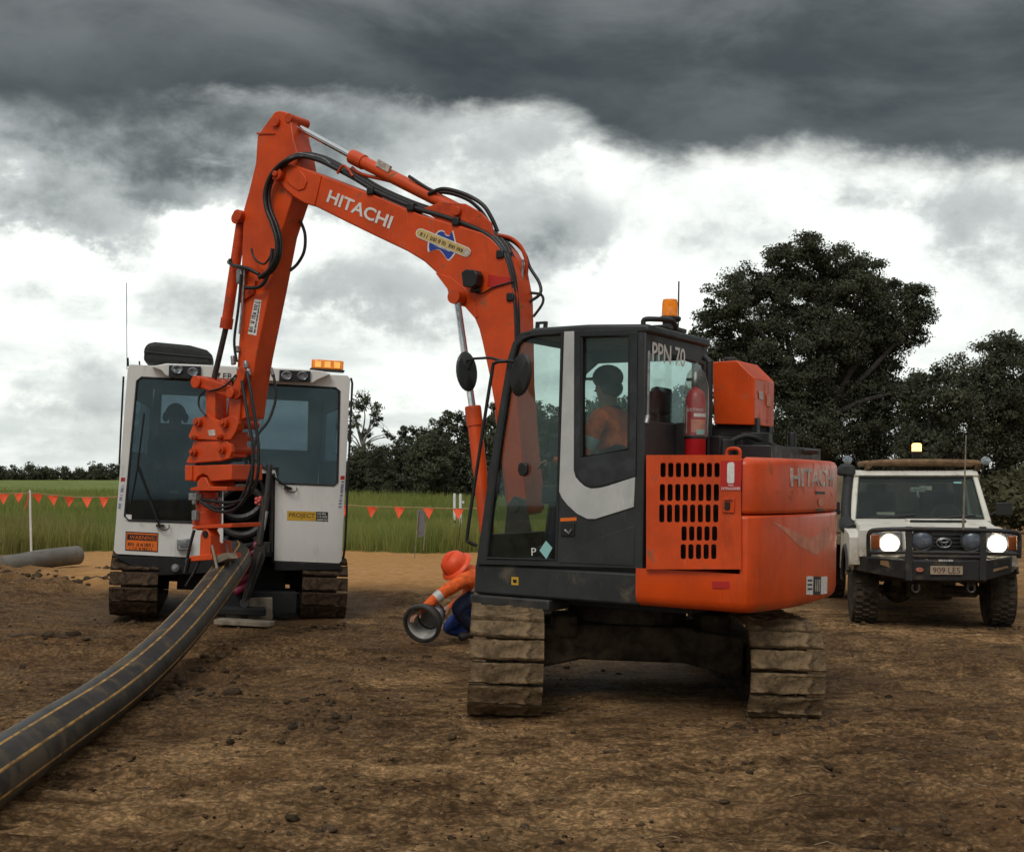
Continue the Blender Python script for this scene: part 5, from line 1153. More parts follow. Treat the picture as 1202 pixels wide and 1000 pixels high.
mb = MB(); mb.box((rr*.3, 0, hh+.06), (.10, .025, .02)); mb.box((0, 0, hh+.03), (.045, .04, .04)); mb.build('handle', 'black', er, .004)
mb = MB(); top = hh*1.36; mb.lathe([(rr*1.22, hh*.30), (rr*1.25, hh*.75), (rr*1.2, hh*1.0), (rr*.85, hh*1.2), (rr*.1, top)], None, 18); mb.build('plastic_hood', 'clear', er, smooth=80)
MB().bb((-.0, -.03, 0), (.15-rr*.2, .03, hh*.5)).build('bracket', 'black', er)
# ------------------------------------------------------------------ tracked white welding cabin
CM = Matrix.Translation((-3.21, 14.55, 0)) @ Matrix.Rotation(math.radians(12.4), 4, 'Z') @ Matrix.Rotation(math.radians(2.7), 4, 'Y')
CF = Frame(CM)
cabn = thing('tracked_cabin', 'white tracked pipe welding cabin with a wide tinted windscreen, behind the boom tool', 'work cabin', CM)
FP = lambda px, py, o=0.: CF.on(px, py, 1, -o)
win = [(166, 443), (394, 455.5), (398.5, 459), (396, 566), (392, 569.5), (328, 567), (323, 550), (262, 546), (258, 611), (252, 614), (151, 610.5), (146.5, 606), (161, 447)]
out = [(153, 428), (240, 432), (330, 437), (408, 441), (411, 445), (401, 658), (398, 661), (322, 658), (323, 556), (262, 553), (262, 656), (137, 650), (133.5, 646), (150, 432)]
mb = MB(); mb.plate([FP(*p) for p in out], [[FP(*p) for p in win]], (0, .06, 0)); mb.build('front_panel', 'white', cabn, .015)
mb = MB(); mb.prism([FP(x, y, -.02) for x, y in win], (0, .008, 0)); mb.build('windscreen', 'tint', cabn, smooth=0)
mb = MB(); mb.tube([FP(x, y, .002) for x, y in win], .013, 6, closed=True); mb.build('window_seal', 'rubber', cabn)
L0, L1, R0, R1 = FP(133.5, 648), FP(151, 430), FP(400, 660), FP(410.5, 442)
DEP = 2.3
mb = MB()
for (a, b_, s) in ((L0, L1, 1), (R0, R1, -1)):
    P4 = [a, b_, b_+Vector((s*.10, DEP, 0)), a+Vector((s*.10, DEP, 0))]
    k = lambda i, f: P4[0].lerp(P4[3], f).lerp(P4[1].lerp(P4[2], f), i)
    mb.plate([p+Vector((0, .06, 0)) for p in P4[:2]]+P4[2:], [[k(.55, .12), k(.55, .93), k(.84, .93), k(.84, .12)]], (s*.05, 0, 0))
build_split(mb, 'side_wall', 'white', cabn, .01)
mb = MB()
for (a, b_, s) in ((L0, L1, 1), (R0, R1, -1)):
    P4 = [a, b_, b_+Vector((s*.10, DEP, 0)), a+Vector((s*.10, DEP, 0))]
    k = lambda i, f: P4[0].lerp(P4[3], f).lerp(P4[1].lerp(P4[2], f), i)+Vector((s*.02, 0, 0))
    mb.prism([k(.53, .10), k(.53, .95), k(.86, .95), k(.86, .10)], (s*.006, 0, 0))
build_split(mb, 'side_pane', 'tint', cabn, smooth=0)
BK = lambda px, py: CF.on(px, py, 1, DEP)
lo, hi = L0+Vector((.10, DEP, 0)), R1+Vector((-.10, DEP, 0))
mb = MB(); mb.plate([(lo.x, DEP, lo.z), (lo.x+.12, DEP, hi.z), (hi.x, DEP, hi.z), (hi.x-.1, DEP, lo.z)], [[BK(190, 463), BK(362, 471), BK(361, 529), BK(187, 522)]], (0, .05, 0)); mb.build('rear_wall', 'white', cabn, .01)
mb = MB(); mb.prism([BK(188, 461), BK(364, 470), BK(363, 531), BK(185, 524)], (0, .006, 0)); mb.build('rear_pane', 'tint', cabn, smooth=0)
mb = MB(); mb.bb((L1.x+.01, .065, L1.z-.06), (R1.x-.01, DEP+.04, L1.z-.005)); mb.build('roof', 'white', cabn, .02)
mb = MB(); mb.bb((L0.x+.12, .07, L0.z), (R0.x-.12, DEP-.01, L0.z+.05)); mb.bb((L0.x+.12, .07, L0.z), (FP(258, 600).x, .12, FP(200, 612).z)); mb.build('floor', 'interior', cabn)
mb = MB(); mb.bb((L1.x+.08, .08, L1.z-.10), (R1.x-.08, DEP-.02, L1.z-.065)); mb.build('headlining', 'interior', cabn)
mb = MB(); mb.bb((FP(330, 560).x, .12, L0.z+.06), (R0.x-.2, .7, FP(330, 568).z-.0)); mb.bb((-.5, 1.5, L0.z+.06), (.5, 1.75, L0.z+.75)); mb.build('cabinet', 'interior', cabn, .02)
# engine bay behind the cabin
mb = MB(); mb.bb((-1.1, DEP+.06, .78), (1.1, DEP+1.1, 1.75)); mb.build('engine_box', 'white', cabn, .05)
# roof strip, lamps, pod, beacon bar
mb = MB(); mb.prism([FP(x, y, .0) for x, y in ((194, 441), (190, 436), (178, 431), (196, 427.5), (236, 429), (330, 433), (366, 435), (378, 436.5), (388, 440), (372, 447), (366, 451), (330, 449), (237, 444.5), (198, 443))], (0, -.10, 0)); mb.build('roof_strip', 'white', cabn, .012)
for pts, lamps, nm in ((((198.5, 429), (236, 430.5), (236, 445), (198, 443)), ((208, 434), (226.5, 437)), 'l'), (((328, 434.5), (364.5, 436), (364, 449), (327.5, 448)), ((336.5, 441), (355, 441.5)), 'r')):
    mb = MB(); mb.plate([FP(x, y, .102) for x, y in pts], [], (0, -.03, 0)); lc = mb.build('light_cluster', 'black', cabn, .004)
    for (x, y) in lamps:
        q = FP(x, y, .13)
        MB().lathe([(.062, .0), (.062, -.02), (.052, -.03), (.045, -.012), (0, -.006)], Matrix.Translation(q) @ Matrix.Rotation(-math.pi/2, 4, 'X') @ Matrix.Diagonal((1, .82, 1, 1)).to_4x4(), 20).build('lamp', 'lens', lc, smooth=50)
ctext = lambda s, x0, x1, y1, y0, m, par, o=.004: text('lettering', s, m, par, FP(x0, y1, o), FP(x1, y1, o)-FP(x0, y1, o), (0, -1, 0), (FP(x1, y1, o)-FP(x0, y1, o)).length, FP(x0, y0, o).z-FP(x0, y1, o).z, .002)
ctext('FR', 262, 273, 445, 438, 'blackink', cabn, .103)
mb = MB(); mb.prism([FP(x, y, .103) for x, y in ((254, 437), (259, 438), (256, 444))], (0, -.002, 0)); mb.build('emblem', 'blackink', cabn, smooth=0)
q = CF.on(211, 418, 1, .55); s_ = CF.scale(q)
mb = MB(); hx, hz = 39*s_, 12*s_
prof = [(-hx, -hz), (-hx, hz*.3), (-hx*.93, hz*.85), (-hx*.7, hz*1.05), (hx*.3, hz*.95), (hx*.8, hz*.6), (hx, hz*.05), (hx*.98, -hz), ]
mb.prism([(q.x+a, .30, q.z+b_) for a, b_ in prof], (0, .60, 0)); mb.build('air_con_pod', 'rubber', cabn, .05, seg=4)
mb = MB(); mb.tube([(q.x-hx*1.0, .29, q.z-.0), (q.x+hx*.97, .29, q.z-.02)], .008, 6); mb.build('pod_seam', 'black', cabn)
q = CF.on(384, 429, 1, .22); s_ = CF.scale(q); Rr_ = Matrix.Rotation(0, 3, 'Y')
mb = MB(); mb.box(q+Vector((0, 0, -6*s_)), (40*s_, .16, 2.4*s_)); mb.box(q+Vector((-8*s_, 0, -9*s_)), (6*s_, .06, 5*s_)); bb_ = mb.build('beacon_bar', 'black', cabn, .006)
mb = MB(); mb.box(q+Vector((0, 0, .5*s_)), (37*s_, .15, 10.5*s_)); mb.build('beacon_lens', 'amber', bb_, .012)
mb = MB()
for i in range(3): mb.box(q+Vector(((i-1)*11*s_, -.078, .3*s_)), (7*s_, .008, 7*s_))
mb.build('beacon_lamp', mat('beacon_inner', (.95, .50, .12), .3, emit=(1, .5, .1, .35)), bb_, .003)
# aerials, rails
mb = MB(); a = CF.on(149, 380, 1, .4); mb.tube([CF.on(149, 434, 1, .4), CF.on(148.5, 332, 1, .4)], .004, 5); mb.build('aerial', 'black', cabn)
mb = MB(); mb.tube([FP(150.5, 430, -.2), FP(150, 420, -.2)], .012, 6); mb.tube([FP(164, 429, -.2), FP(163.5, 424, -.2)], .010, 6); build_split(mb, 'roof_stub', 'black', cabn)
mb = MB(); mb.tube([FP(412, 444, .03), FP(413.5, 450, .05), FP(405, 640, .05), FP(403, 655, .0)], .014, 6); mb.tube([FP(145, 442, -.02), FP(140, 545, .0)], .012, 6); build_split(mb, 'grab_rail', 'black', cabn)
# wipers
mb = MB(); mb.tube(catmull([FP(187, 617, .05), FP(184, 608, .05), FP(172, 575, .03), FP(161, 546, .03)], 4), .013, 6); mb.tube([FP(163, 612, .04), FP(164, 610, .04)], .01, 5); mb.tube([FP(184, 612, .05), FP(163, 549, .04)], .009, 6); mb.tube([FP(169, 485, .03), FP(161, 549, .035), FP(153, 592, .03)], .009, 6); mb.build('wiper', 'black', cabn)
mb = MB(); mb.tube(catmull([FP(341, 573, .05), FP(330, 567, .05), FP(308, 547, .04), FP(284, 526, .03)], 4), .013, 6); mb.tube([FP(262, 505, .03), FP(300, 560, .04)], .008, 6); mb.tube([FP(336, 571, .06), FP(309, 549, .05)], .009, 6); mb.build('wiper', 'black', cabn)
mb = MB()
for x, y in ((190, 617), (340, 573)): mb.tube(catmull([FP(x-3, y+1, .02), FP(x-2, y+3, .05), FP(x+3, y+5, .06), FP(x+8, y+3, .05), FP(x+8.5, y-1, .02)], 4), .006, 6); mb.box(FP(x-2, y, .03), (.09, .04, .03))
build_split(mb, 'hose_loop', 'steel', cabn)
# stickers
def cdec(pts, m, o=.001, nm='sticker', par=None):
    mb = MB(); mb.prism([FP(x, y, o) for x, y in pts], (0, -.0015, 0)); return mb.build(nm, m, par or cabn, smooth=0)
cdec([(147.5, 623.5), (186, 625.5), (185.5, 648), (146.8, 646)], 'blackink'); cdec([(148.5, 624.8), (185, 626.7), (184.6, 646.8), (147.8, 644.9)], 'warn', .003)
cdec([(149.5, 626.5), (184, 628.3), (183.8, 635), (149.2, 633.2)], 'blackink', .0046)
O = FP(152, 632.3, .0062); X_ = FP(182, 633.9, .0062); text('lettering', 'WARNING', 'warn', cabn, O, X_-O, (0, -1, 0), (X_-O).length, .042, .001)
cg = lambda x, y, o: FP(x, y, o)
glyphs(cg, 150, 640.5, 183, 642.2, 4, .0046, 21, 'blackink', cabn, vec=(0, -.001, 0)); glyphs(cg, 152, 645.2, 180, 646.6, 3.4, .0046, 22, 'blackink', cabn, vec=(0, -.001, 0))
cdec([(146, 603.5), (154.5, 604), (154.5, 612.5), (146.5, 610)], 'letter', .006)
cdec([(337, 599.5), (371, 600.5), (371, 611.5), (337, 610.5)], 'yellow'); cdec([(371, 600.5), (385, 601), (385, 612.3), (371, 611.5)], 'blackink')
O = FP(339, 608.5, .003); X_ = FP(369.5, 609.3, .003); text('lettering', 'PROJECT', 'steel', cabn, O, X_-O, (0, -1, 0), (X_-O).length, .066, .001)
for i in range(3): glyphs(cg, 372.3, 604+i*3.4, 384, 604.4+i*3.4, 2.1, .003, 30+i, 'letter', cabn, vec=(0, -.001, 0))
for (x0, y0, x1, y1) in ((144.5, 560, 140, 598), (402.3, 558, 399, 597)):
    cdec([(x0-2.6, y0), (x0+2.6, y0), (x1+2.6, y1), (x1-2.6, y1)], 'letter'); cdec([(x0-2.4, y0+.5), (x0+2.4, y0+.5), (x0+2, y0+5), (x0-2.8, y0+5)], 'redsign', .003)
    glyphs(cg, x1+1.6, y1-1, x0+1.6, y0+7, 3.3, .003, int(x0), 'blueink', cabn, vec=(0, -.001, 0))
# lamp box, hitch ball, skirt
mb = MB(); mb.prism([FP(x, y, .0) for x, y in ((208, 632), (224, 632), (224, 646), (208, 645))], (0, -.07, 0)); mb.build('lamp_box', 'galv', cabn, .01); mb = MB(); mb.prism([FP(x, y, .071) for x, y in ((212, 635), (220, 635), (220, 642), (212, 642))], (0, -.01, 0)); mb.build('lamp_box_lens', 'lens', cabn, .004)
q = FP(206, 667, .05); mb = MB(); mb.lathe([(.0, -.03), (.035, -.03), (.05, 0), (.035, .03), (0, .035)], Matrix.Translation(q) @ Matrix.Rotation(math.pi/2, 4, 'X'), 18); mb.tube([q, q+Vector((0, .3, 0))], .02, 8); mb.build('tow_eye', 'galv', cabn)
mb = MB(); mb.prism([(FP(131, 653).x, -.01, FP(131, 652).z), (FP(262, 658).x, -.01, FP(262, 656).z-.005), (FP(262, 665).x, -.01, FP(262, 672).z), (FP(180, 672).x, -.01, FP(180, 676).z), (FP(150, 664).x, -.01, FP(150, 662).z)], (0, DEP, 0)); mb.prism([(FP(322, 660).x, -.01, FP(322, 659).z), (FP(400, 663).x, -.01, FP(400, 662).z), (FP(400, 668).x, -.01, FP(398, 669).z), (FP(322, 672).x, -.01, FP(322, 670).z)], (0, DEP, 0))
mb.bb((-.62, .4, .30), (.62, DEP+.4, .60)); mb.bb((-.85, .8, .36), (.85, 1.1, .56)); mb.bb((-.85, 2.0, .36), (.85, 2.3, .56)); mb.build('underframe', 'void', cabn, .01)
tl, sh2 = make_track(cabn, Matrix.Translation((FP(157, 690).x, 1.46, .0)), 3.1, .74, .52, 'mudshoe_dark', .17, 5)
make_track(cabn, Matrix.Translation((FP(381, 690).x, 1.46, .0)), 3.1, .74, .50, 'mudshoe_dark', .17, 7, sh2)
# the pipe bay in the front: recess, clamp rings, lifting arm, rollers
xa, xb = FP(262, 600).x, FP(322, 600).x; zt_, zb_ = FP(292, 550).z, FP(292, 655).z
mb = MB(); mb.bb((xa-.03, .02, zb_-.30), (xa, 1.6, zt_)); mb.bb((xb, .02, zb_-.05), (xb+.03, 1.6, zt_)); mb.bb((xa-.03, 1.6, zb_-.3), (xb+.03, 1.65, zt_)); mb.bb((xa-.03, .02, zt_), (xb+.03, 1.65, zt_+.03)); mb.build('pipe_bay', 'void', cabn)
def ring(px, py, y, r, tr_, m, nm, tilt=0., sq=1.):
    c = CF.on(px, py, 1, y); s_ = CF.scale(c); pts = [c+Vector((math.cos(2*math.pi*k/32)*r*s_, math.sin(2*math.pi*k/32)*tilt*r*s_, math.sin(2*math.pi*k/32)*r*s_*sq)) for k in range(32)]
    return MB().tube(pts, tr_, 8, closed=True).build(nm, m, cabn)
ring(283, 600, .06, 28, .042, 'steel', 'clamp_ring'); ring(284, 600, .35, 30, .06, 'rubber', 'clamp_ring'); ring(280, 578, .20, 30, .05, 'black', 'clamp_ring', .1); ring(283, 634, .0, 18, .03, 'rubber', 'clamp_ring', .9, .32)
mb = MB(); q = CF.on(283, 600, 1, .5); mb.lathe([(.02, 0), (.27, .0), (.27, .3), (.02, .3)], Matrix.Translation(q) @ Matrix.Rotation(-math.pi/2, 4, 'X'), 28); mb.build('welding_head', 'void', cabn)
mb = MB(); q = FP(304, 588, .0); 
for a in range(5): mb.ball(q+Vector((math.cos(a*1.257)*.035, -.03, math.sin(a*1.257)*.035)), .024, 8, 6)
mb.ball(q+Vector((0, -.05, 0)), .022, 8, 6); mb.build('hand_knob', mat('faded_red_knob', (.72, .13, .10), .5), cabn)
mb = MB(); mb.tube([FP(317, 545, .10), FP(312, 590, .13), FP(304, 640, .18)], [.032, .036, .038], 10); mb.tube([FP(309, 585, .08), FP(302, 640, .12)], .022, 8); mb.tube([FP(319, 556, .03), FP(318, 648, .04)], .026, 6); mb.box(FP(310, 642, .12), (.13, .10, .12)); arm_ = mb.build('lifting_arm', 'steel', cabn, .006)
mb = MB(); mb.prism([FP(x, y, .20) for x, y in ((299, 640), (312, 640), (311, 656), (303, 676), (290, 712), (283, 712), (285, 700), (292, 676))], (0, .07, 0)); mb.tube([FP(306, 648, .22), FP(288, 706, .22)], .022, 8); mb.cyl(FP(287, 708, .24), FP(287, 708, .05), .055, 14); mb.box(FP(287, 718, .14), (.07, .10, .18)); mb.build('arm_link', 'steel', arm_, .006)
mb = MB(); mb.tube([FP(313, 600, .16), FP(309, 622, .17)], .018, 8); mb.build('piston_rod', 'galv', arm_)
mb = MB()
for i, (x, y) in enumerate(((297, 641), (294, 650), (291, 659), (289, 668), (286, 679), (284, 690))): mb.cyl(FP(x-9, y+5, .10), FP(x+8, y-4, .10), .042 if i < 3 else .05, 12)
mb.build('roller_bank', 'magenta', cabn, .006)
mb = MB(); mb.bb((xa-.05, -.05, .10), (xb+.30, .55, .34)); mb.bb((xa, -.35, .10), (xb-.05, .2, .17)); mb.build('skid_frame', 'void', cabn, .01)

# ------------------------------------------------------------------ pipes and boards on the ground
def pipe(name, label, pts, r, m, wall=.028, stripes=0, sm=None, roll=0., group=None):
    P = catmull(pts, 10); r0 = bpy.data.objects.new(name, None); COL.objects.link(r0); tag(r0, label, 'pipe', group)
    n = 40; fr_ = []; up = None; m_ = len(P)
    for i in range(m_):
        t_ = (P[min(i+1, m_-1)]-P[max(i-1, 0)]).normalized()
        if up is None: up = Vector((0, 0, 1))
        up = (up-t_*up.dot(t_)).normalized(); fr_.append((t_, up, t_.cross(up)))
    vs = []; fs = []
    for rr in (r, r-wall):
        for i in range(m_):
            for k in range(n): a = 2*math.pi*k/n; vs.append(P[i]+(fr_[i][2]*math.cos(a)+fr_[i][1]*math.sin(a))*rr)
    for L in (0, 1):
        for i in range(m_-1):
            for k in range(n):
                k2 = (k+1) % n; o = L*m_*n; q = (o+i*n+k, o+i*n+k2, o+(i+1)*n+k2, o+(i+1)*n+k); fs.append(q if not L else q[::-1])
    for i in (0, m_-1):
        for k in range(n): k2 = (k+1) % n; q = (i*n+k, i*n+k2, m_*n+i*n+k2, m_*n+i*n+k); fs.append(q if i else q[::-1])
    MB().add(vs, fs).build('wall', m, r0, smooth=60)
    for s in range(stripes):
        a0 = roll+2*math.pi*s/stripes; vs = []; w = .0085/r
        for i in range(m_):
            for (da, dr) in ((-w, .0002), (-w*.8, .0016), (w*.8, .0016), (w, .0002)): vs.append(P[i]+(fr_[i][2]*math.cos(a0+da)+fr_[i][1]*math.sin(a0+da))*(r+dr))
        fs = [(i*4+k, i*4+k+1, i*4+k+5, i*4+k+4) for i in range(m_-1) for k in range(3)]
        MB().add(vs, fs).build('stripe', sm, r0, smooth=80)
    return r0
pm = mat('black_pipe', (.036, .034, .030), .5, var=.25, vscale=2.5, dirt=((.10, .075, .048), .48, 3.5), spec=.32)
psm = mat('pipe_stripe', (.42, .225, .05), .5, var=.35, vscale=9, dirt=((.09, .07, .05), .53, 12))
pts = []
for y in (-4, -1.5, 1, 3, 4.5, 5.6, 6.5, 7.4, 8.3, 9.2, 10.1, 11, 11.8, 12.5, 13.1, 13.7, 14.4, 15.4):
    zz = .168+(.0250*max(0, y-8.05)**2 if y < 12.5 else 0)
    if y >= 12.5: zz = {12.5: .655, 13.1: .735, 13.7: .76, 14.4: .755, 15.4: .74}[y]
    xx = -2.50-.040*(y-4.5) if y < 12.6 else -2.82-.09*(y-12.5)-.16*max(0, y-13.4)
    pts.append((xx+.035*math.sin(y*.5), y, zz))
pipe('black_pipe', 'long black pipe with orange stripes curving from lower left up to the boom tool', pts, .157, pm, .03, 8, psm, .55)
g0 = [tuple(WF.at(x, y, d)) for x, y, d in ((-260, 672, 19.6), (-120, 671, 20.2), (0, 664, 21.2), (50, 656, 21.9), (91, 651.5, 22.6))]
pipe('grey_pipe', 'dusty grey pipe end resting on the heaped mud at the left edge', g0, .165, 'pipegrey', .03)
q = WF.at(275, 737, 13.5)
mb = MB(); mb.box((0, 0, .05), (.62, .22, .05)); o = mb.build('timber_plank', 'timber', None, .006, Mx=Matrix.Translation((q.x, 14.0, gz(q.x, 14.0)+.0)) @ Matrix.Rotation(-.12, 4, 'Z') @ Matrix.Rotation(.04, 4, 'Y')); tag(o, 'pale plank lying in the mud under the black pipe before the white cabin', 'plank')
mb = MB(); mb.box((0, 0, .13), (.52, .42, .26)); o = mb.build('timber_block', 'timber', None, .012, Mx=Matrix.Translation((FP(285, 720).x-3.21+.05, 14.75, .0)) @ Matrix.Rotation(.15, 4, 'Z')); tag(o, 'squat timber block under the pipe bay of the white cabin', 'block')

# ------------------------------------------------------------------ white utility truck
TM = Matrix.Translation((4.47, 13.45, -.02)) @ Matrix.Rotation(math.radians(-10.4), 4, 'Z')
T = Frame(TM)
ute = thing('utility_truck', 'muddy white utility truck with lit headlights and black bull bar, right of the excavator', 'utility truck', TM)
TP = lambda px, py, y=0.: T.on(px, py, 1, y)
ZB = 1.165
# body: bonnet, guards, cab
mb = MB(); mb.prism([(-.74, y, z) for y, z in ((.26, .74), (.26, 1.03), (.31, 1.065), (.6, 1.10), (1.36, ZB+.005), (1.36, .74))], (1.48, 0, 0)); bon = mb.build('bonnet', 'whiteute', ute, .035, seg=3)
mb = MB(); mb.bb((-.012+.0, .30, 1.03), (-.004, 1.3, 1.0)); 
a, b_ = TP(1067, 608, 1.12), TP(1132, 609, 1.12); mb = MB(); mb.bb((a.x, 1.0, 1.142), (b_.x, 1.03, 1.168)); mb.build('scoop_slot', 'black', bon); mb = MB(); mb.prism([(a.x-.03, y, z) for y, z in ((1.03, 1.12), (1.02, 1.178), (1.3, 1.172), (1.34, 1.15))], (b_.x-a.x+.06, 0, 0)); mb.build('scoop', 'whiteute', bon, .012)
for s in (-1, 1):
    arch = [(.28, .70), (.28, 1.0), (.36, 1.035), (1.36, 1.085), (1.36, .52), (1.26, .52)]+[(.80+.47*math.cos(math.radians(a)), .40+.47*math.sin(math.radians(a))) for a in range(15, 151, 15)]+[(.37, .70)]
    mb = MB(); mb.prism([(s*.74, y, z) for y, z in arch], (s*.13, 0, 0)); mb.build('mudguard', 'whiteute', ute, .035, seg=3)
    mb = MB(); mb.tube([(s*.87, .80+.48*math.cos(math.radians(a)), .40+.48*math.sin(math.radians(a))) for a in range(8, 160, 12)], .028, 6); mb.build('wheel_flare', 'bar', ute)
wb, wtp = Vector((0, 1.36, ZB)), Vector((0, 1.74, 1.655))
wsp = lambda hx, k: Vector((hx, wb.y+(wtp.y-wb.y)*k, wb.z+(wtp.z-wb.z)*k))
mb = MB(); mb.plate([wsp(-.79, -.04), wsp(-.70, 1.10), wsp(.70, 1.10), wsp(.79, -.04)], [[wsp(-.705, .03), wsp(-.64, .98), wsp(.64, .98), wsp(.705, .03)]], (0, .05, .0)); mb.build('screen_frame', 'whiteute', ute, .012)
mb = MB(); mb.prism([wsp(-.72, .0), wsp(-.655, 1.01), wsp(.655, 1.01), wsp(.72, .0)], (0, -.006, .004)); mb.build('windscreen', 'uteglass', ute, smooth=0)
mb = MB(); mb.tube([wsp(-.705, .03)+Vector((0, -.012, 0)), wsp(-.64, .98)+Vector((0, -.012, 0)), wsp(.64, .98)+Vector((0, -.012, 0)), wsp(.705, .03)+Vector((0, -.012, 0))], .012, 6, closed=True); mb.build('screen_seal', 'rubber', ute)
mb = MB(); r0_ = [(-.71, 1.70, 1.67), (-.64, 1.78, 1.725), (.64, 1.78, 1.725), (.71, 1.70, 1.67)]; mb.prism([(-.715, y, z) for y, z in ((1.71, 1.675), (1.80, 1.72), (2.1, 1.735), (2.70, 1.73), (2.76, 1.68), (2.74, 1.66), (1.74, 1.655))], (1.43, 0, 0)); mb.build('roof', 'whiteute', ute, .03, seg=3)
for s in (-1, 1):
    k = lambda y, z: Vector((s*(.80-.10*(z-1.1)/.6 if z > 1.1 else .80), y, z))
    mb = MB(); mb.plate([k(1.36, .50), k(1.36, ZB-.01), k(1.42, 1.2), k(1.76, 1.66), k(2.72, 1.66), k(2.74, .50)], [[k(1.52, 1.19), k(1.84, 1.60), k(2.62, 1.60), k(2.64, 1.19)]], (-s*.05, 0, 0)); dr = mb.build('door', 'whiteute', ute, .012)
    mb = MB(); mb.prism([k(1.50, 1.17)-Vector((s*.02, 0, 0)), k(1.83, 1.62)-Vector((s*.02, 0, 0)), k(2.63, 1.62)-Vector((s*.02, 0, 0)), k(2.66, 1.17)-Vector((s*.02, 0, 0))], (-s*.005, 0, 0)); mb.build('door_pane', 'uteglass', dr, smooth=0)
    c = k(1.62, 1.28)+Vector((s*.20, -.02, 0)); mb = MB(); mb.box(c, (.18, .06, .15)); mb.tube([c, k(1.56, 1.2)], .014, 6); mb.build('mirror', 'black', dr, .02)
mb = MB(); mb.plate([(-.78, 2.74, .5), (-.70, 2.74, 1.66), (.70, 2.74, 1.66), (.78, 2.74, .5)], [[(-.62, 2.74, 1.22), (-.58, 2.74, 1.58), (.58, 2.74, 1.58), (.62, 2.74, 1.22)]], (0, .03, 0)); mb.bb((-.76, 1.40, .50), (.76, 2.73, .60)); mb.bb((-.76, 1.38, 1.0), (.76, 1.62, ZB-.01)); mb.build('cab_shell', 'interior', ute)
mb = MB()
for x in (-.36, .36): mb.box((x, 2.30, .95), (.46, .5, .12)); mb.box((x, 2.52, 1.20), (.44, .12, .52)); mb.box((x, 2.54, 1.50), (.24, .08, .14))
mb.tube([(.36+.17*math.cos(2*math.pi*i/20), 1.80+.05*math.sin(2*math.pi*i/20), 1.16+.16*math.sin(2*math.pi*i/20)) for i in range(20)], .014, 6, closed=True); build_split(mb, 'seat', 'seat', ute, .03)
mb = MB(); p = TP(1030, 598, 1.40); q = TP(1051, 602, 1.40); mb.box(((p.x+q.x)/2, 1.48, ZB+.06), (q.x-p.x, .08, .03)); mb.box((TP(1088, 575, 1.6).x, 1.72, 1.52), (.14, .03, .05)); mb.build('dash_paper', 'letterold', ute)
mb = MB(); mb.box(Vector((.02, 1.70, 1.50)), (.17, .03, .06)); mb.tube([(.02, 1.70, 1.48), (.03, 1.69, 1.40)], .02, 6); mb.build('rear_view_mirror', 'galv', ute, .01)
mb = MB(); p = wsp(.47, .86)+Vector((0, -.014, 0)); mb.box(p, (.09, .004, .02)); mb.build('screen_sticker', 'teal', ute)
mb = MB()
for x0, x1 in ((-.60, -.05), (.10, .62)): mb.tube([wsp(x0, .0)+Vector((0, -.03, 0)), wsp((x0+x1)/2, .06)+Vector((0, -.03, 0)), wsp(x1, .10)+Vector((0, -.03, 0))], .009, 5)
build_split(mb, 'wiper', 'black', ute)
# front: grille, lamps, emblem
zl0, zl1 = TP(1100, 652, .26).z, TP(1100, 622, .26).z
mb = MB(); mb.bb((-.78, .22, zl0-.02), (.78, .27, zl1)); front = mb.build('front_panel', 'whiteute', ute, .01)
mb = MB(); mb.bb((TP(1072, 640, .2).x, .18, zl0+.03), (TP(1152, 640, .2).x, .215, zl1-.01))
for i in range(5): z = zl0+.05+i*.042; mb.bb((TP(1074, 640, .2).x, .165, z), (TP(1150, 640, .2).x, .182, z+.014))
mb.build('grille', 'black', front, .004)
eq = TP(1108, 637, .15); mb = MB()
def ell(c, rx, rz, tr_): mb.tube([c+Vector((rx*math.cos(2*math.pi*i/28), 0, rz*math.sin(2*math.pi*i/28))) for i in range(28)], tr_, 6, closed=True)
ell(eq, .075, .050, .006); ell(eq+Vector((0, 0, .002)), .024, .046, .005); ell(eq+Vector((0, 0, .020)), .048, .018, .005); mb.build('emblem', 'galv', front)
for (px, py, s) in ((1044, 635.5, -1), (1170.5, 636, 1)):
    q = TP(px, py, .16); mb = MB(); a0 = TP(px-(24 if s < 0 else 15), 0, .2).x; a1 = TP(px+(15 if s < 0 else 24), 0, .2).x
    mb.bb((a0, .17, zl0+.035), (a1, .215, zl1-.015)); hs = mb.build('headlight', 'lens', ute, .01)
    RX = Matrix.Rotation(math.pi/2, 4, 'X')
    MB().lathe([(0, -.02), (.072, -.02), (.084, .0), (.076, .013), (.05, .023), (0, .028)], Matrix.Translation(q) @ RX, 24).build('bulb', 'headlit', hs, smooth=60)
    MB().lathe([(.083, -.02), (.118, -.02), (.118, .010), (.087, .0), (.083, -.02)], Matrix.Translation(q) @ RX, 24).build('rim', 'galv', hs)
    ix = TP(1025.5 if s < 0 else 1189.5, 0, .2).x; mb = MB(); mb.bb((ix-.062, .145, zl0+.07), (ix+.062, .168, zl1-.05)); mb.build('indicator', 'indicator', hs, .012)
    ld = bpy.data.lights.new('headlight_beam', 'SPOT'); lo_ = bpy.data.objects.new('headlight_beam', ld); COL.objects.link(lo_); lo_.parent = ute; ld.energy = 60; ld.spot_size = math.radians(70); ld.spot_blend = .7; ld.shadow_soft_size = .08; ld.color = (1, .9, .72); lo_.location = q+Vector((0, -.06, 0)); lo_.rotation_euler = (math.radians(80), 0, 0)
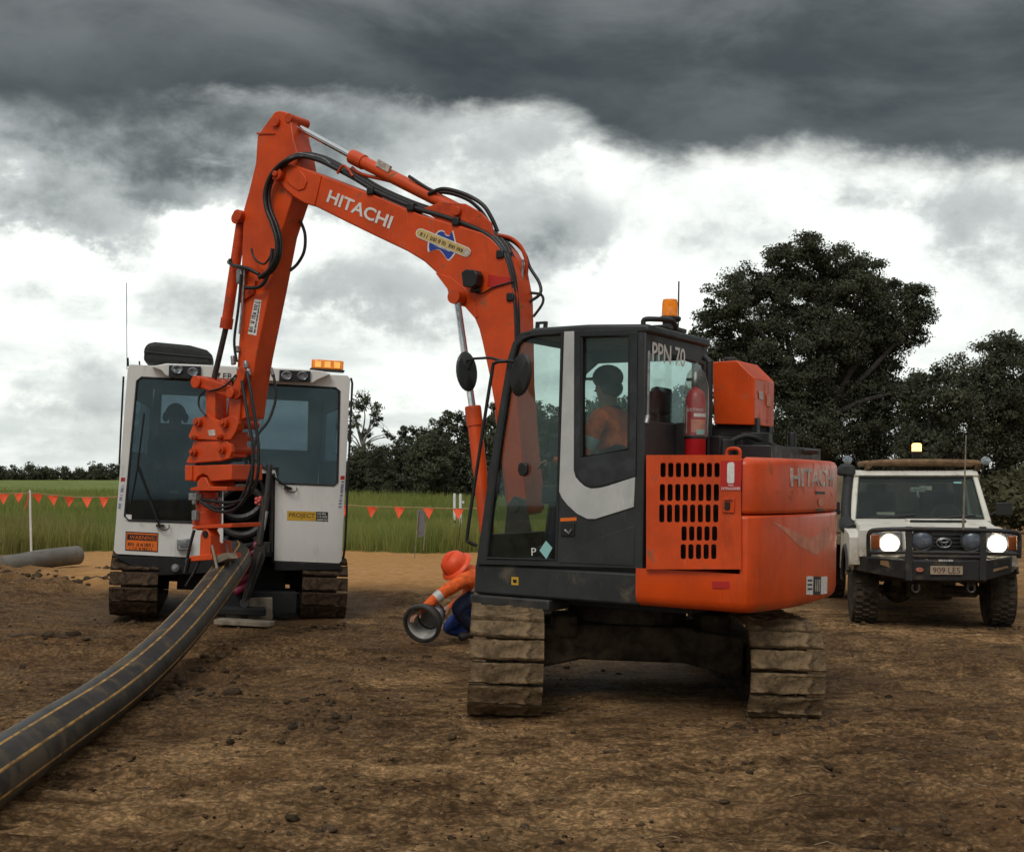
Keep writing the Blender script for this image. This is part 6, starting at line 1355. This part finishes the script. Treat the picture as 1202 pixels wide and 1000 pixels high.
for (px, py) in ((1082.5, 634), (1141, 634.5)):
    q = TP(px, py, -.04); MB().lathe([(0, .035), (.06, .03), (.108, .0), (.112, -.02), (.09, -.07), (.04, -.10), (0, -.10)], Matrix.Translation(q) @ Matrix.Rotation(math.pi/2, 4, 'X'), 28).build('driving_lamp', 'greylens', ute, smooth=60)
    MB().tube([q+Vector((.112*math.cos(2*math.pi*i/28), -.0, .112*math.sin(2*math.pi*i/28))) for i in range(28)], .010, 6, closed=True).build('lamp_rim', 'bar', ute)
# bull bar
mb = MB()
def bt(pts, r=.026, k=4): mb.tube(catmull([TP(x, y, yy) for x, y, yy in pts], k), r, 10)
bt([(1020, 653, .06), (1019.5, 634, .04), (1021, 625, .02), (1030, 622, -.02), (1066, 621, -.05), (1110, 621.5, -.06), (1154, 622.5, -.05), (1185, 624, -.02), (1195, 627, .02), (1196.5, 636, .04), (1196, 655, .06)])
bt([(1021, 648.5, .04), (1066, 648, -.04), (1154, 649, -.04), (1196, 650.5, .04)], .018)
for px in (1067, 1154): mb.prism([TP(px+dx, y, -.06) for dx, y in ((-4, 618), (4, 618), (4.5, 682), (-4.5, 681))], (0, .05, 0))
bt([(1071, 653, -.05), (1151, 654, -.05)], .02)
bb = mb.build('bull_bar', 'bar', ute, .006)
mb = MB()
def xz(px, py): q = TP(px, py, -.05); return q.x, q.z
sec = [(1003, 655, 672, .42), (1020, 655, 674, .16), (1066, 657, 681, -.05), (1110, 657, 682, -.08), (1156, 657.5, 682, -.05), (1192, 656, 675, .16), (1200, 655, 672, .42)]
vs = []
for (px, y0, y1, yy) in sec:
    x, z0 = xz(px, y0); _, z1 = xz(px, y1); vs += [(x, yy, z0), (x, yy+.01, z1), (x*.97, yy+.24, z1), (x*.97, yy+.24, z0)]
fs = []
for i in range(6):
    for k in range(4): k2 = (k+1) % 4; fs.append((i*4+k, i*4+k2, (i+1)*4+k2, (i+1)*4+k))
fs += [(3, 2, 1, 0), (24, 25, 26, 27)]
mb.add(vs, fs); bmp = mb.build('bumper', 'bar', ute, .012, smooth=30)
mb = MB(); mb.prism([TP(x, y, .02+.10*(1066-x)/46) for x, y in ((1033, 657.5), (1055, 658.5), (1062, 667), (1050, 668), (1033, 663))], (0, -.02, 0)); mb.build('fog_lamp', 'rust', bmp, .004); mb = MB(); mb.prism([TP(x, y, .02+.10*(x-1156)/40) for x, y in ((1161, 669), (1182, 664), (1184, 666), (1163, 672))], (0, -.02, 0)); mb.build('step_slot', 'rust', bmp, .004)
mb = MB(); mb.prism([TP(x, y, -.085) for x, y in ((1092, 664), (1130, 664.4), (1130, 674.3), (1092, 674))], (0, -.008, 0)); pl = mb.build('number_plate', mat('dusty_plate', (.38, .30, .20), .6, var=.15), bmp, .002)
O = TP(1095, 672.6, -.0935); X_ = TP(1127, 672.9, -.0935); text('lettering', '909 LE5', mat('maroon_ink', (.10, .02, .02), .6), pl, O, X_-O, (0, -1, 0), (X_-O).length, .062, .002)
mb = MB(); q = TP(1079.5, 668.5, -.084); mb.tube([q+Vector((.034*math.cos(a), 0, .018*math.sin(a))) for a in [2*math.pi*i/18 for i in range(18)]], .005, 5, closed=True); mb.box(q, (.05, .006, .012)); mb.build('badge', 'pinkish', bmp)
O = TP(1102, 658.6, -.085); X_ = TP(1119, 658.8, -.085); glyphs(lambda x, y, o: TP(x, y, -.09), 1102, 658.8, 1119, 659, 2.3, 0, 51, 'letter', bmp, 1.2, (0, -.002, 0))
MB().tube([TP(1130.5, 622, -.07), TP(1131.5, 590, -.07), TP(1134, 511, -.07)], [.014, .010, .006], 7).build('aerial', 'timber', ute)
# wheels, underbody
def wheel(x, y, side, w=.27, r=.395):
    Mw = Matrix.Translation((x, y, r+.005)) @ Matrix.Rotation(math.pi/2, 4, 'Y')
    mb = MB(); mb.lathe([(r*.60, -w/2), (r*.78, -w/2-.012), (r*.93, -w/2), (r*.985, -w*.36), (r*.985, w*.36), (r*.93, w/2), (r*.78, w/2+.012), (r*.60, w/2)], Mw, 40)
    for i in range(36):
        for j in (-1, 0, 1):
            a = 2*math.pi*(i+.5*(j != 0))/36; c = Vector((x+j*w*.27, y+(r*.985)*math.cos(a), r+.005+(r*.985)*math.sin(a)))
            mb.box(c, (w*.25, .046, .012), Matrix.Rotation(a, 3, 'X'))
    wh = mb.build('wheel', 'tyre', ute, smooth=30)
    MB().lathe([(0, -w*.2), (r*.5, -w*.25), (r*.6, -w*.45), (r*.62, -w*.45), (r*.62, w*.45), (r*.6, w*.45), (r*.5, w*.2), (0, w*.25)], Mw, 24).build('rim', 'mudpart', wh)
    return wh
fx0, fx1 = (TP(1002, 720, .45).x+TP(1031, 720, .45).x)/2, (TP(1162.5, 720, .45).x+TP(1195, 720, .45).x)/2
wheel(fx0, .80, -1); wheel(fx1, .80, 1); wheel(-.80, 3.98, -1); wheel(.62, 3.98, 1)
mb = MB(); mb.bb((-.42, .25, .48), (-.34, 5.2, .60)); mb.bb((.34, .25, .48), (.42, 5.2, .60)); mb.cyl((fx0+.1, .80, .40), (fx1-.1, .80, .40), .05, 12); mb.ball((-.30, .80, .41), (.17, .17, .16), 14, 10); mb.cyl((-.72, 3.98, .40), (.6, 3.98, .40), .055, 12); mb.ball((0, 3.98, .41), (.18, .18, .17), 14, 10); mb.bb((-.55, .3, .52), (.55, 1.3, .74)); mb.tube([(-.5, .62, .36), (.5, .60, .36)], .022, 8); mb.bb((-.25, .5, .34), (.12, .75, .52)); mb.tube([(-.62, .7, .3), (-.6, .78, .62)], .03, 8); mb.tube([(.5, .7, .34), (.52, .78, .62)], .03, 8); mb.bb((-.2, 1.2, .40), (.2, 2.4, .55)); mb.build('underbody', 'mudpart', ute, .01)
for px in (1075, 1140): q = TP(px, 690, .0); MB().tube(catmull([q+Vector((-.03, 0, .04)), q+Vector((-.035, 0, -.02)), q+Vector((0, 0, -.045)), q+Vector((.035, 0, -.02)), q+Vector((.03, 0, .04))], 4), .011, 6).build('recovery_hook', 'steel', ute)
# snorkel, rack, beacon, canopy
p0, p1 = Vector((-.83, 1.30, 1.10)), Vector((-.765, 1.78, 1.66))
mb = MB(); mb.tube(catmull([p0+Vector((0, -.10, -.03)), p0, p0.lerp(p1, .5)+Vector((-.01, 0, 0)), p1], 5), .060, 12); mb.tube(catmull([Vector((-.78, 1.02, 1.03)), p0+Vector((0, -.14, -.02)), p0+Vector((0, .02, .02))], 4), .085, 12); mb.build('snorkel', 'rubber', ute)
mb = MB(); c = p1+Vector((-.01, .0, .07)); mb.prism([c+Vector((a, -.09, b_)) for a, b_ in ((-.13, -.06), (-.12, .02), (-.07, .08), (.02, .085), (.085, .04), (.09, -.05), (.03, -.075))], (0, .20, 0)); mb.build('snorkel_head', 'skirt', ute, .035, seg=3)
zr = TP(1080, 549, 1.9).z; mb = MB()
x0, x1 = TP(1020, 545, 1.9).x, TP(1146, 545, 1.9).x; zr2 = TP(1080, 541, 1.9).z
mb.tube(catmull([(x0-.02, 1.95, zr-.02), (x0, 1.82, zr+.03), (x0+.06, 1.78, zr2-.02), (0, 1.76, zr2-.01), (x1-.06, 1.78, zr2-.02), (x1, 1.82, zr+.03), (x1+.02, 1.95, zr-.02)], 5), .032, 8)
for y in (2.1, 2.5, 2.75): mb.tube([(x0, y, zr+.03), (x1, y, zr+.03)], .018, 6)
mb.tube([(x0, 1.82, zr2-.03), (x0, 2.8, zr2-.03)], .022, 6); mb.tube([(x1, 1.82, zr2-.03), (x1, 2.8, zr2-.03)], .022, 6)
rk = mb.build('roof_rack', 'rust', ute)
mb = MB(); mb.box((0, 2.3, (zr+zr2)/2+.01), (x1-x0-.05, .85, (zr2-zr)*.85)); mb.build('swag_roll', 'rust', rk, .03)
q = TP(1076, 526, 2.45); mb = MB(); mb.lathe([(.05, -.12), (.065, -.05), (.065, -.04), (.0, -.04)], Matrix.Translation(q), 16); mb.bb((q.x-.02, q.y-.02, zr), (q.x+.02, q.y+.02, q.z-.1)); bs = mb.build('beacon_base', 'black', ute)
MB().lathe([(.058, -.04), (.058, .045), (.045, .06), (0, .064)], Matrix.Translation(q), 20).build('beacon', 'amberlit', bs, smooth=50)
mb = MB(); zc = 1.69; mb.bb((-.93, 2.90, .92), (.93, 5.25, zc)); cnp = mb.build('canopy', 'tan', ute, .03)
mb = MB(); mb.bb((-.94, 2.86, .78), (.94, 5.3, .915)); mb.bb((-.94, 2.9, .42), (-.90, 3.45, .775)); mb.bb((.90, 2.9, .42), (.94, 3.45, .775)); mb.build('tray', 'tan', ute, .01)
mb = MB(); mb.bb((-.935, 2.895, 1.12), (-.927, 3.6, 1.20)); mb.build('canopy_strap', 'black', cnp)
for px, py in ((995, 540), (1157, 541)):
    q = TP(px, py, 2.83); MB().lathe([(0, .02), (.05, .018), (.058, 0), (.05, -.05), (0, -.06)], Matrix.Translation(q) @ Matrix.Rotation(math.pi/2, 4, 'X'), 18).build('work_lamp', 'lens', ute, smooth=50)
    MB().tube([q+Vector((0, .05, -.03)), (q.x*.96, 2.92, zc-.03)], .012, 6).build('lamp_bracket', 'black', ute)

# ------------------------------------------------------------------ people
def person(root, J, edges, mats, bands=(), sub=2, hands=()):
    """one continuous skinned body. J: joint -> (point, radius); edges: (a, b, material); bands: (a, b, t0, t1, material)"""
    J = dict(J); edges = list(edges)
    for (wr, d_, up_, m_) in hands:
        w = J[wr][0]; d_ = d_.normalized(); side = d_.cross(up_).normalized(); J[wr+'p'] = (w+d_*.055, .030); edges.append((wr, wr+'p', m_))
        for i, (o, L) in enumerate(((-.030, .070), (-.010, .080), (.011, .075), (.030, .060))):
            b0 = w+d_*.085+side*o; b1 = b0+d_*L*.5-up_*.012; b2 = b1+d_*L*.4-up_*.035
            J[f'{wr}f{i}a'] = (b0, .0105); J[f'{wr}f{i}b'] = (b1, .0095); J[f'{wr}f{i}c'] = (b2, .008)
            edges += [(wr+'p', f'{wr}f{i}a', m_), (f'{wr}f{i}a', f'{wr}f{i}b', m_), (f'{wr}f{i}b', f'{wr}f{i}c', m_)]
        t0 = w+d_*.04-side*.035-up_*.01; t1 = t0+d_*.035-side*.02-up_*.025; J[wr+'t0'] = (t0, .0125); J[wr+'t1'] = (t1, .010); edges += [(wr+'p', wr+'t0', m_), (wr+'t0', wr+'t1', m_)]
    names = list(J); ix = {n_: i for i, n_ in enumerate(names)}
    me = bpy.data.meshes.new('body'); bm = bmesh.new(); sk = bm.verts.layers.skin.verify()
    vsb = []
    for n_ in names:
        v = bm.verts.new(J[n_][0]); v[sk].radius = (J[n_][1],)*2; v[sk].use_root = n_ == 'pelvis'; vsb.append(v)
    for a, b_, _ in edges: bm.edges.new((vsb[ix[a]], vsb[ix[b_]]))
    bm.to_mesh(me); bm.free()
    ob = bpy.data.objects.new('body', me); COL.objects.link(ob)
    k = ob.modifiers.new('skin', 'SKIN'); k.branch_smoothing = .6; k.use_smooth_shade = True
    s_ = ob.modifiers.new('sub', 'SUBSURF'); s_.levels = s_.render_levels = sub
    dg = bpy.context.evaluated_depsgraph_get(); dg.update(); m2 = bpy.data.meshes.new_from_object(ob.evaluated_get(dg))
    bpy.data.objects.remove(ob); m2.name = 'body'; m2.materials.clear()
    ml = list(dict.fromkeys([e[2] for e in edges]+[b_[4] for b_ in bands])); [m2.materials.append(M[x]) for x in ml]
    E_ = [(J[a][0], J[b_][0], m_, a, b_, min(J[a][1], J[b_][1])) for a, b_, m_ in edges]; bd = {}
    for a, b_, t0, t1, m_ in bands: bd.setdefault((a, b_), []).append((t0, t1, m_))
    for p in m2.polygons:
        c = p.center; best = (9e9,)
        for a, b_, m_, na_, nb_, rr in E_:
            e = b_-a; t_ = max(0, min(1, (c-a).dot(e)/max(e.length_squared, 1e-9))); dd = (c-a-e*t_).length-rr
            if dd < best[0]: best = (dd, m_, na_, nb_, t_)
        m_ = best[1]
        for (t0, t1, mm) in bd.get((best[2], best[3]), ()):
            if t0 <= best[4] <= t1: m_ = mm
        p.material_index = ml.index(m_); p.use_smooth = True
    o = bpy.data.objects.new('body', m2); COL.objects.link(o); o.parent = root
    return o
V_ = Vector
def face(root, c, fwd, up, r, skin='skin'):
    """nose, eyes, mouth and ears on a skinned head"""
    s_ = fwd.cross(up).normalized(); mb = MB(); mb.tube([c+fwd*r*.95+up*r*.12, c+fwd*r*1.18-up*r*.18, c+fwd*r*.95-up*r*.25], [.010, .017, .010], 8)
    for k in (-1, 1): mb.ball(c+s_*k*r*.98-up*r*.05, (.018, .014, .030), 8, 6)
    mb.build('face', skin, root, smooth=60)
    mb = MB()
    for k in (-1, 1): mb.ball(c+fwd*r*.90+s_*k*r*.38+up*r*.16, .011, 8, 6)
    mb.tube([c+fwd*r*.93-s_*r*.25-up*r*.48, c+fwd*r*1.0-up*r*.50, c+fwd*r*.93+s_*r*.25-up*r*.48], .006, 6); mb.build('features', 'hair', root, smooth=60)
# crouching worker at the pipe fitting
D0 = 12.65
w = lambda px, py, d=D0: WF.at(px, py, d)
pr = thing('person', 'crouching worker in orange shirt and hard hat, reaching for the pipe fitting', 'person', Matrix.Identity(4))
J = {'pelvis': (w(577, 694), .15), 'waist': (w(567, 684), .15), 'chest': (w(556, 675), .16), 'neck': (w(545, 668), .065), 'head': (w(535, 668), .085), 'crown': (w(527, 667), .075),
     'shL': (w(547, 679, 12.42), .082), 'elL': (w(521, 695, 12.34), .066), 'foL': (w(508, 705, 12.3), .056), 'wrL': (w(495, 716, 12.25), .036),
     'shR': (w(553, 676, 12.9), .08), 'elR': (w(549, 699, 12.85), .06), 'wrR': (w(528, 712, 12.7), .034),
     'knL': (w(533, 712, 12.5), .085), 'anL': (w(556, 742, 12.7), .05), 'toL': (w(538, 749, 12.6), .045),
     'hpR': (w(574, 700, 12.85), .11), 'knR': (w(522, 738, 12.9), .075), 'anR': (w(566, 745, 13.0), .05), 'toR': (w(580, 748, 13.1), .045)}
edges = [('pelvis', 'waist', 'navy'), ('waist', 'chest', 'hivis'), ('chest', 'neck', 'hivis'), ('neck', 'head', 'skin'), ('head', 'crown', 'skin'), ('chest', 'shL', 'hivis'), ('shL', 'elL', 'hivis'), ('elL', 'foL', 'hivis'), ('foL', 'wrL', 'hivis'),
         ('chest', 'shR', 'hivis'), ('shR', 'elR', 'hivis'), ('elR', 'wrR', 'hivis'), ('pelvis', 'knL', 'navy'), ('knL', 'anL', 'navy'), ('anL', 'toL', 'hair'), ('pelvis', 'hpR', 'navy'), ('hpR', 'knR', 'blue'), ('knR', 'anR', 'blue'), ('anR', 'toR', 'hair')]
hd = (w(486, 722, 12.2)-w(495, 716, 12.25)).normalized()
person(pr, J, edges, None, [('elL', 'foL', .05, .75, 'reflect'), ('shR', 'elR', .25, .60, 'reflect'), ('waist', 'chest', .1, .35, 'reflect')], 2, [('wrL', hd, V_((-.25, -.3, .9)).normalized(), 'skin'), ('wrR', V_((-.8, -.3, -.4)), V_((0, -.3, .9)).normalized(), 'skin')])
hc = w(536, 664.5, 12.6); ax = (V_((-.60, -.42, .68))).normalized(); fwd = V_((-.65, -.25, -.70)).normalized()
Rh = ax.to_track_quat('Z', 'Y').to_matrix().to_4x4()
mb = MB(); mb.lathe([(.162, -.012), (.176, -.006), (.172, .006), (.138, .022), (.134, .06), (.118, .105), (.08, .135), (.03, .148), (0, .15)], Matrix.Translation(hc) @ Rh, 28)
for k in (-1, 0, 1):
    P = []
    for j in range(9): a = math.pi*(j/8); P.append(Matrix.Translation(hc) @ Rh @ V_((k*.035, .128*math.cos(a), .02+.133*math.sin(a))))
    mb.tube(P, .010, 6)
mb.build('hard_hat', 'hatorange', pr, smooth=50)
face(pr, w(534.5, 668.5, 12.62), (fwd-ax*fwd.dot(ax)).normalized(), ax, .066)
# the fitting the worker holds
c0, c1 = w(494, 733, 12.15), w(513, 717, 12.48); axf = (c1-c0).normalized(); q4 = axf.to_track_quat('Z', 'Y').to_matrix().to_4x4(); k = .0081
pf = thing('pipe_fitting', 'short grey pipe fitting with a dark flanged mouth, held by the crouching worker', 'pipe fitting', Matrix.Translation(c0) @ q4)
MB().lathe([(22*k, 0), (23.5*k, .006), (23.5*k, .05), (21*k, .06), (20*k, .14), (17*k, .17), (15*k, .18), (14*k, .32), (12*k, .32), (12*k, .18), (17*k, .14), (19.5*k, .04), (20*k, .0), (22*k, 0)], None, 36).build('shell', 'steel', pf, smooth=40)
MB().lathe([(19.4*k, .03), (16.6*k, .14), (11.9*k, .19), (11.9*k, .3), (11.7*k, .3), (11.6*k, .19), (16.3*k, .139), (19.1*k, .03), (19.4*k, .03)], None, 36).build('lining', mat('skylit_lining', (.42, .41, .38), .45, var=.25, vscale=9), pf, smooth=40)  # galvanised inside, its colour paled to stand in for skylight in the mouth
MB().lathe([(15.3*k, .20), (15.8*k, .21), (15.8*k, .26), (15.3*k, .27), (14.1*k, .27), (14.1*k, .20)], None, 32).build('collar', 'galv', pf)
# excavator operator
eo = thing('person', 'excavator operator in orange shirt and dark cap, seated behind the cab side window', 'person', EM)
hp = E.on(712, 452, 1, .58); z = lambda dz: hp.z+dz
J = {'pelvis': (V_((-.28, .58, zb+.56)), .15), 'waist': (V_((-.30, .58, zb+.72)), .145), 'chest': (V_((hp.x-.06, .58, z(-.33))), .165), 'neck': (V_((hp.x-.02, .58, z(-.165))), .072), 'head': (V_((hp.x, .58, z(-.06))), .085), 'crown': (V_((hp.x-.01, .58, z(.04))), .085),
     'shL': (V_((hp.x-.05, .78, z(-.225))), .088), 'elL': (V_((hp.x+.02, .86, z(-.54))), .06), 'wrL': (V_((hp.x+.26, .84, z(-.56))), .034), 'shR': (V_((hp.x-.05, .38, z(-.225))), .088), 'elR': (V_((hp.x+.02, .30, z(-.54))), .06), 'wrR': (V_((hp.x+.26, .30, z(-.56))), .034),
     'knL': (V_((.17, .68, zb+.56)), .085), 'anL': (V_((.28, .68, zb+.12)), .05), 'toL': (V_((.42, .68, zb+.08)), .04), 'knR': (V_((.17, .46, zb+.56)), .085), 'anR': (V_((.28, .46, zb+.12)), .05), 'toR': (V_((.42, .46, zb+.08)), .04)}
edges = [('pelvis', 'waist', 'navy'), ('waist', 'chest', 'hivis'), ('chest', 'neck', 'hivis'), ('neck', 'head', 'skin'), ('head', 'crown', 'skin')]
for s in 'LR': edges += [('chest', 'sh'+s, 'hivis'), ('sh'+s, 'el'+s, 'hivis'), ('el'+s, 'wr'+s, 'hivis'), ('pelvis', 'kn'+s, 'navy'), ('kn'+s, 'an'+s, 'navy'), ('an'+s, 'to'+s, 'hair')]
person(eo, J, edges, None, [('shL', 'elL', .55, .8, 'reflect'), ('shR', 'elR', .55, .8, 'reflect'), ('waist', 'chest', .2, .4, 'reflect'), ('chest', 'neck', .62, 1.01, 'navy')], 2, [('wrL', V_((1, 0, -.1)), V_((0, 0, 1)), 'skin'), ('wrR', V_((1, 0, -.1)), V_((0, 0, 1)), 'skin')])
hc = V_((hp.x-.005, .58, z(.01))); mb = MB(); mb.ball(hc+V_((-.005, 0, .045)), (.118, .105, .095), 16, 10); mb.prism([hc+V_((x, y, .03)) for x, y in ((.07, -.08), (.16, -.06), (.185, 0), (.16, .06), (.07, .08))], (0, 0, .014)); mb.build('cap', 'cap', eo, .005)
mb = MB(); mb.ball(hc+V_((-.03, 0, -.035)), (.092, .095, .075), 12, 8); mb.build('hair', 'hair', eo, smooth=60)
face(eo, V_((hp.x+.005, .58, z(-.03))), V_((1, 0, 0)), V_((0, 0, 1)), .070)
# operator in the white cabin
co = thing('person', 'operator with earmuffs, a dark silhouette behind the left side of the white cabin windscreen', 'person', CM)
hp = CF.on(206, 489, 1, .95); s_ = lambda x, y, z: V_((hp.x+x, hp.y+y, hp.z+z))
J = {'pelvis': (s_(.05, .05, -.78), .15), 'waist': (s_(.05, .05, -.60), .15), 'chest': (s_(.03, .02, -.36), .17), 'neck': (s_(0, 0, -.17), .06), 'head': (s_(0, 0, -.05), .085), 'crown': (s_(0, 0, .06), .085),
     'shL': (s_(.23, .03, -.27), .075), 'elL': (s_(.28, -.06, -.54), .06), 'wrL': (s_(.20, -.30, -.58), .034), 'shR': (s_(-.18, .03, -.27), .075), 'elR': (s_(-.24, -.06, -.54), .06), 'wrR': (s_(-.16, -.30, -.58), .034),
     'knL': (s_(.16, -.40, -.80), .08), 'anL': (s_(.16, -.45, -1.15), .05), 'toL': (s_(.16, -.6, -1.18), .04), 'knR': (s_(-.08, -.40, -.80), .08), 'anR': (s_(-.08, -.45, -1.15), .05), 'toR': (s_(-.08, -.6, -1.18), .04)}
M['darkshirt'] = mat('dark_work_shirt', (.03, .035, .05), .85, bump=.2)
edges = [(a, b_, {'hivis': 'darkshirt'}.get(m_, m_)) for a, b_, m_ in edges]
person(co, J, edges, None, [], 2, [('wrL', V_((0, -1, -.1)), V_((0, 0, 1)), 'skin'), ('wrR', V_((0, -1, -.1)), V_((0, 0, 1)), 'skin')])
mb = MB(); mb.ball(hp+V_((0, .01, .06)), (.10, .115, .10), 14, 10); mb.prism([hp+V_((x, y, .07)) for x, y in ((-.08, -.08), (-.06, -.17), (0, -.19), (.06, -.17), (.08, -.08))], (0, 0, .014)); mb.build('cap', 'cap', co, .005)
mb = MB(); mb.tube([hp+V_((.115*math.cos(a), .01, .02+.135*math.sin(a))) for a in [math.pi*i/12 for i in range(13)]], .011, 6)
for k in (-1, 1): mb.ball(hp+V_((k*.115, .01, -.01)), (.038, .05, .06), 12, 8)
mb.build('earmuffs', 'black', co, smooth=60)
face(co, hp+V_((0, 0, -.01)), V_((0, -1, 0)), V_((0, 0, 1)), .070)
mb = MB(); mb.box((hp.x+.05, hp.y+.22, hp.z-.45), (.5, .10, .75)); mb.box((hp.x+.05, hp.y, hp.z-.98), (.5, .5, .12)); mb.bb((hp.x-.15, hp.y-.2, L0.z+.05), (hp.x+.25, hp.y+.2, hp.z-1.04)); o = mb.build('operator_seat', 'seat', cabn, .03)
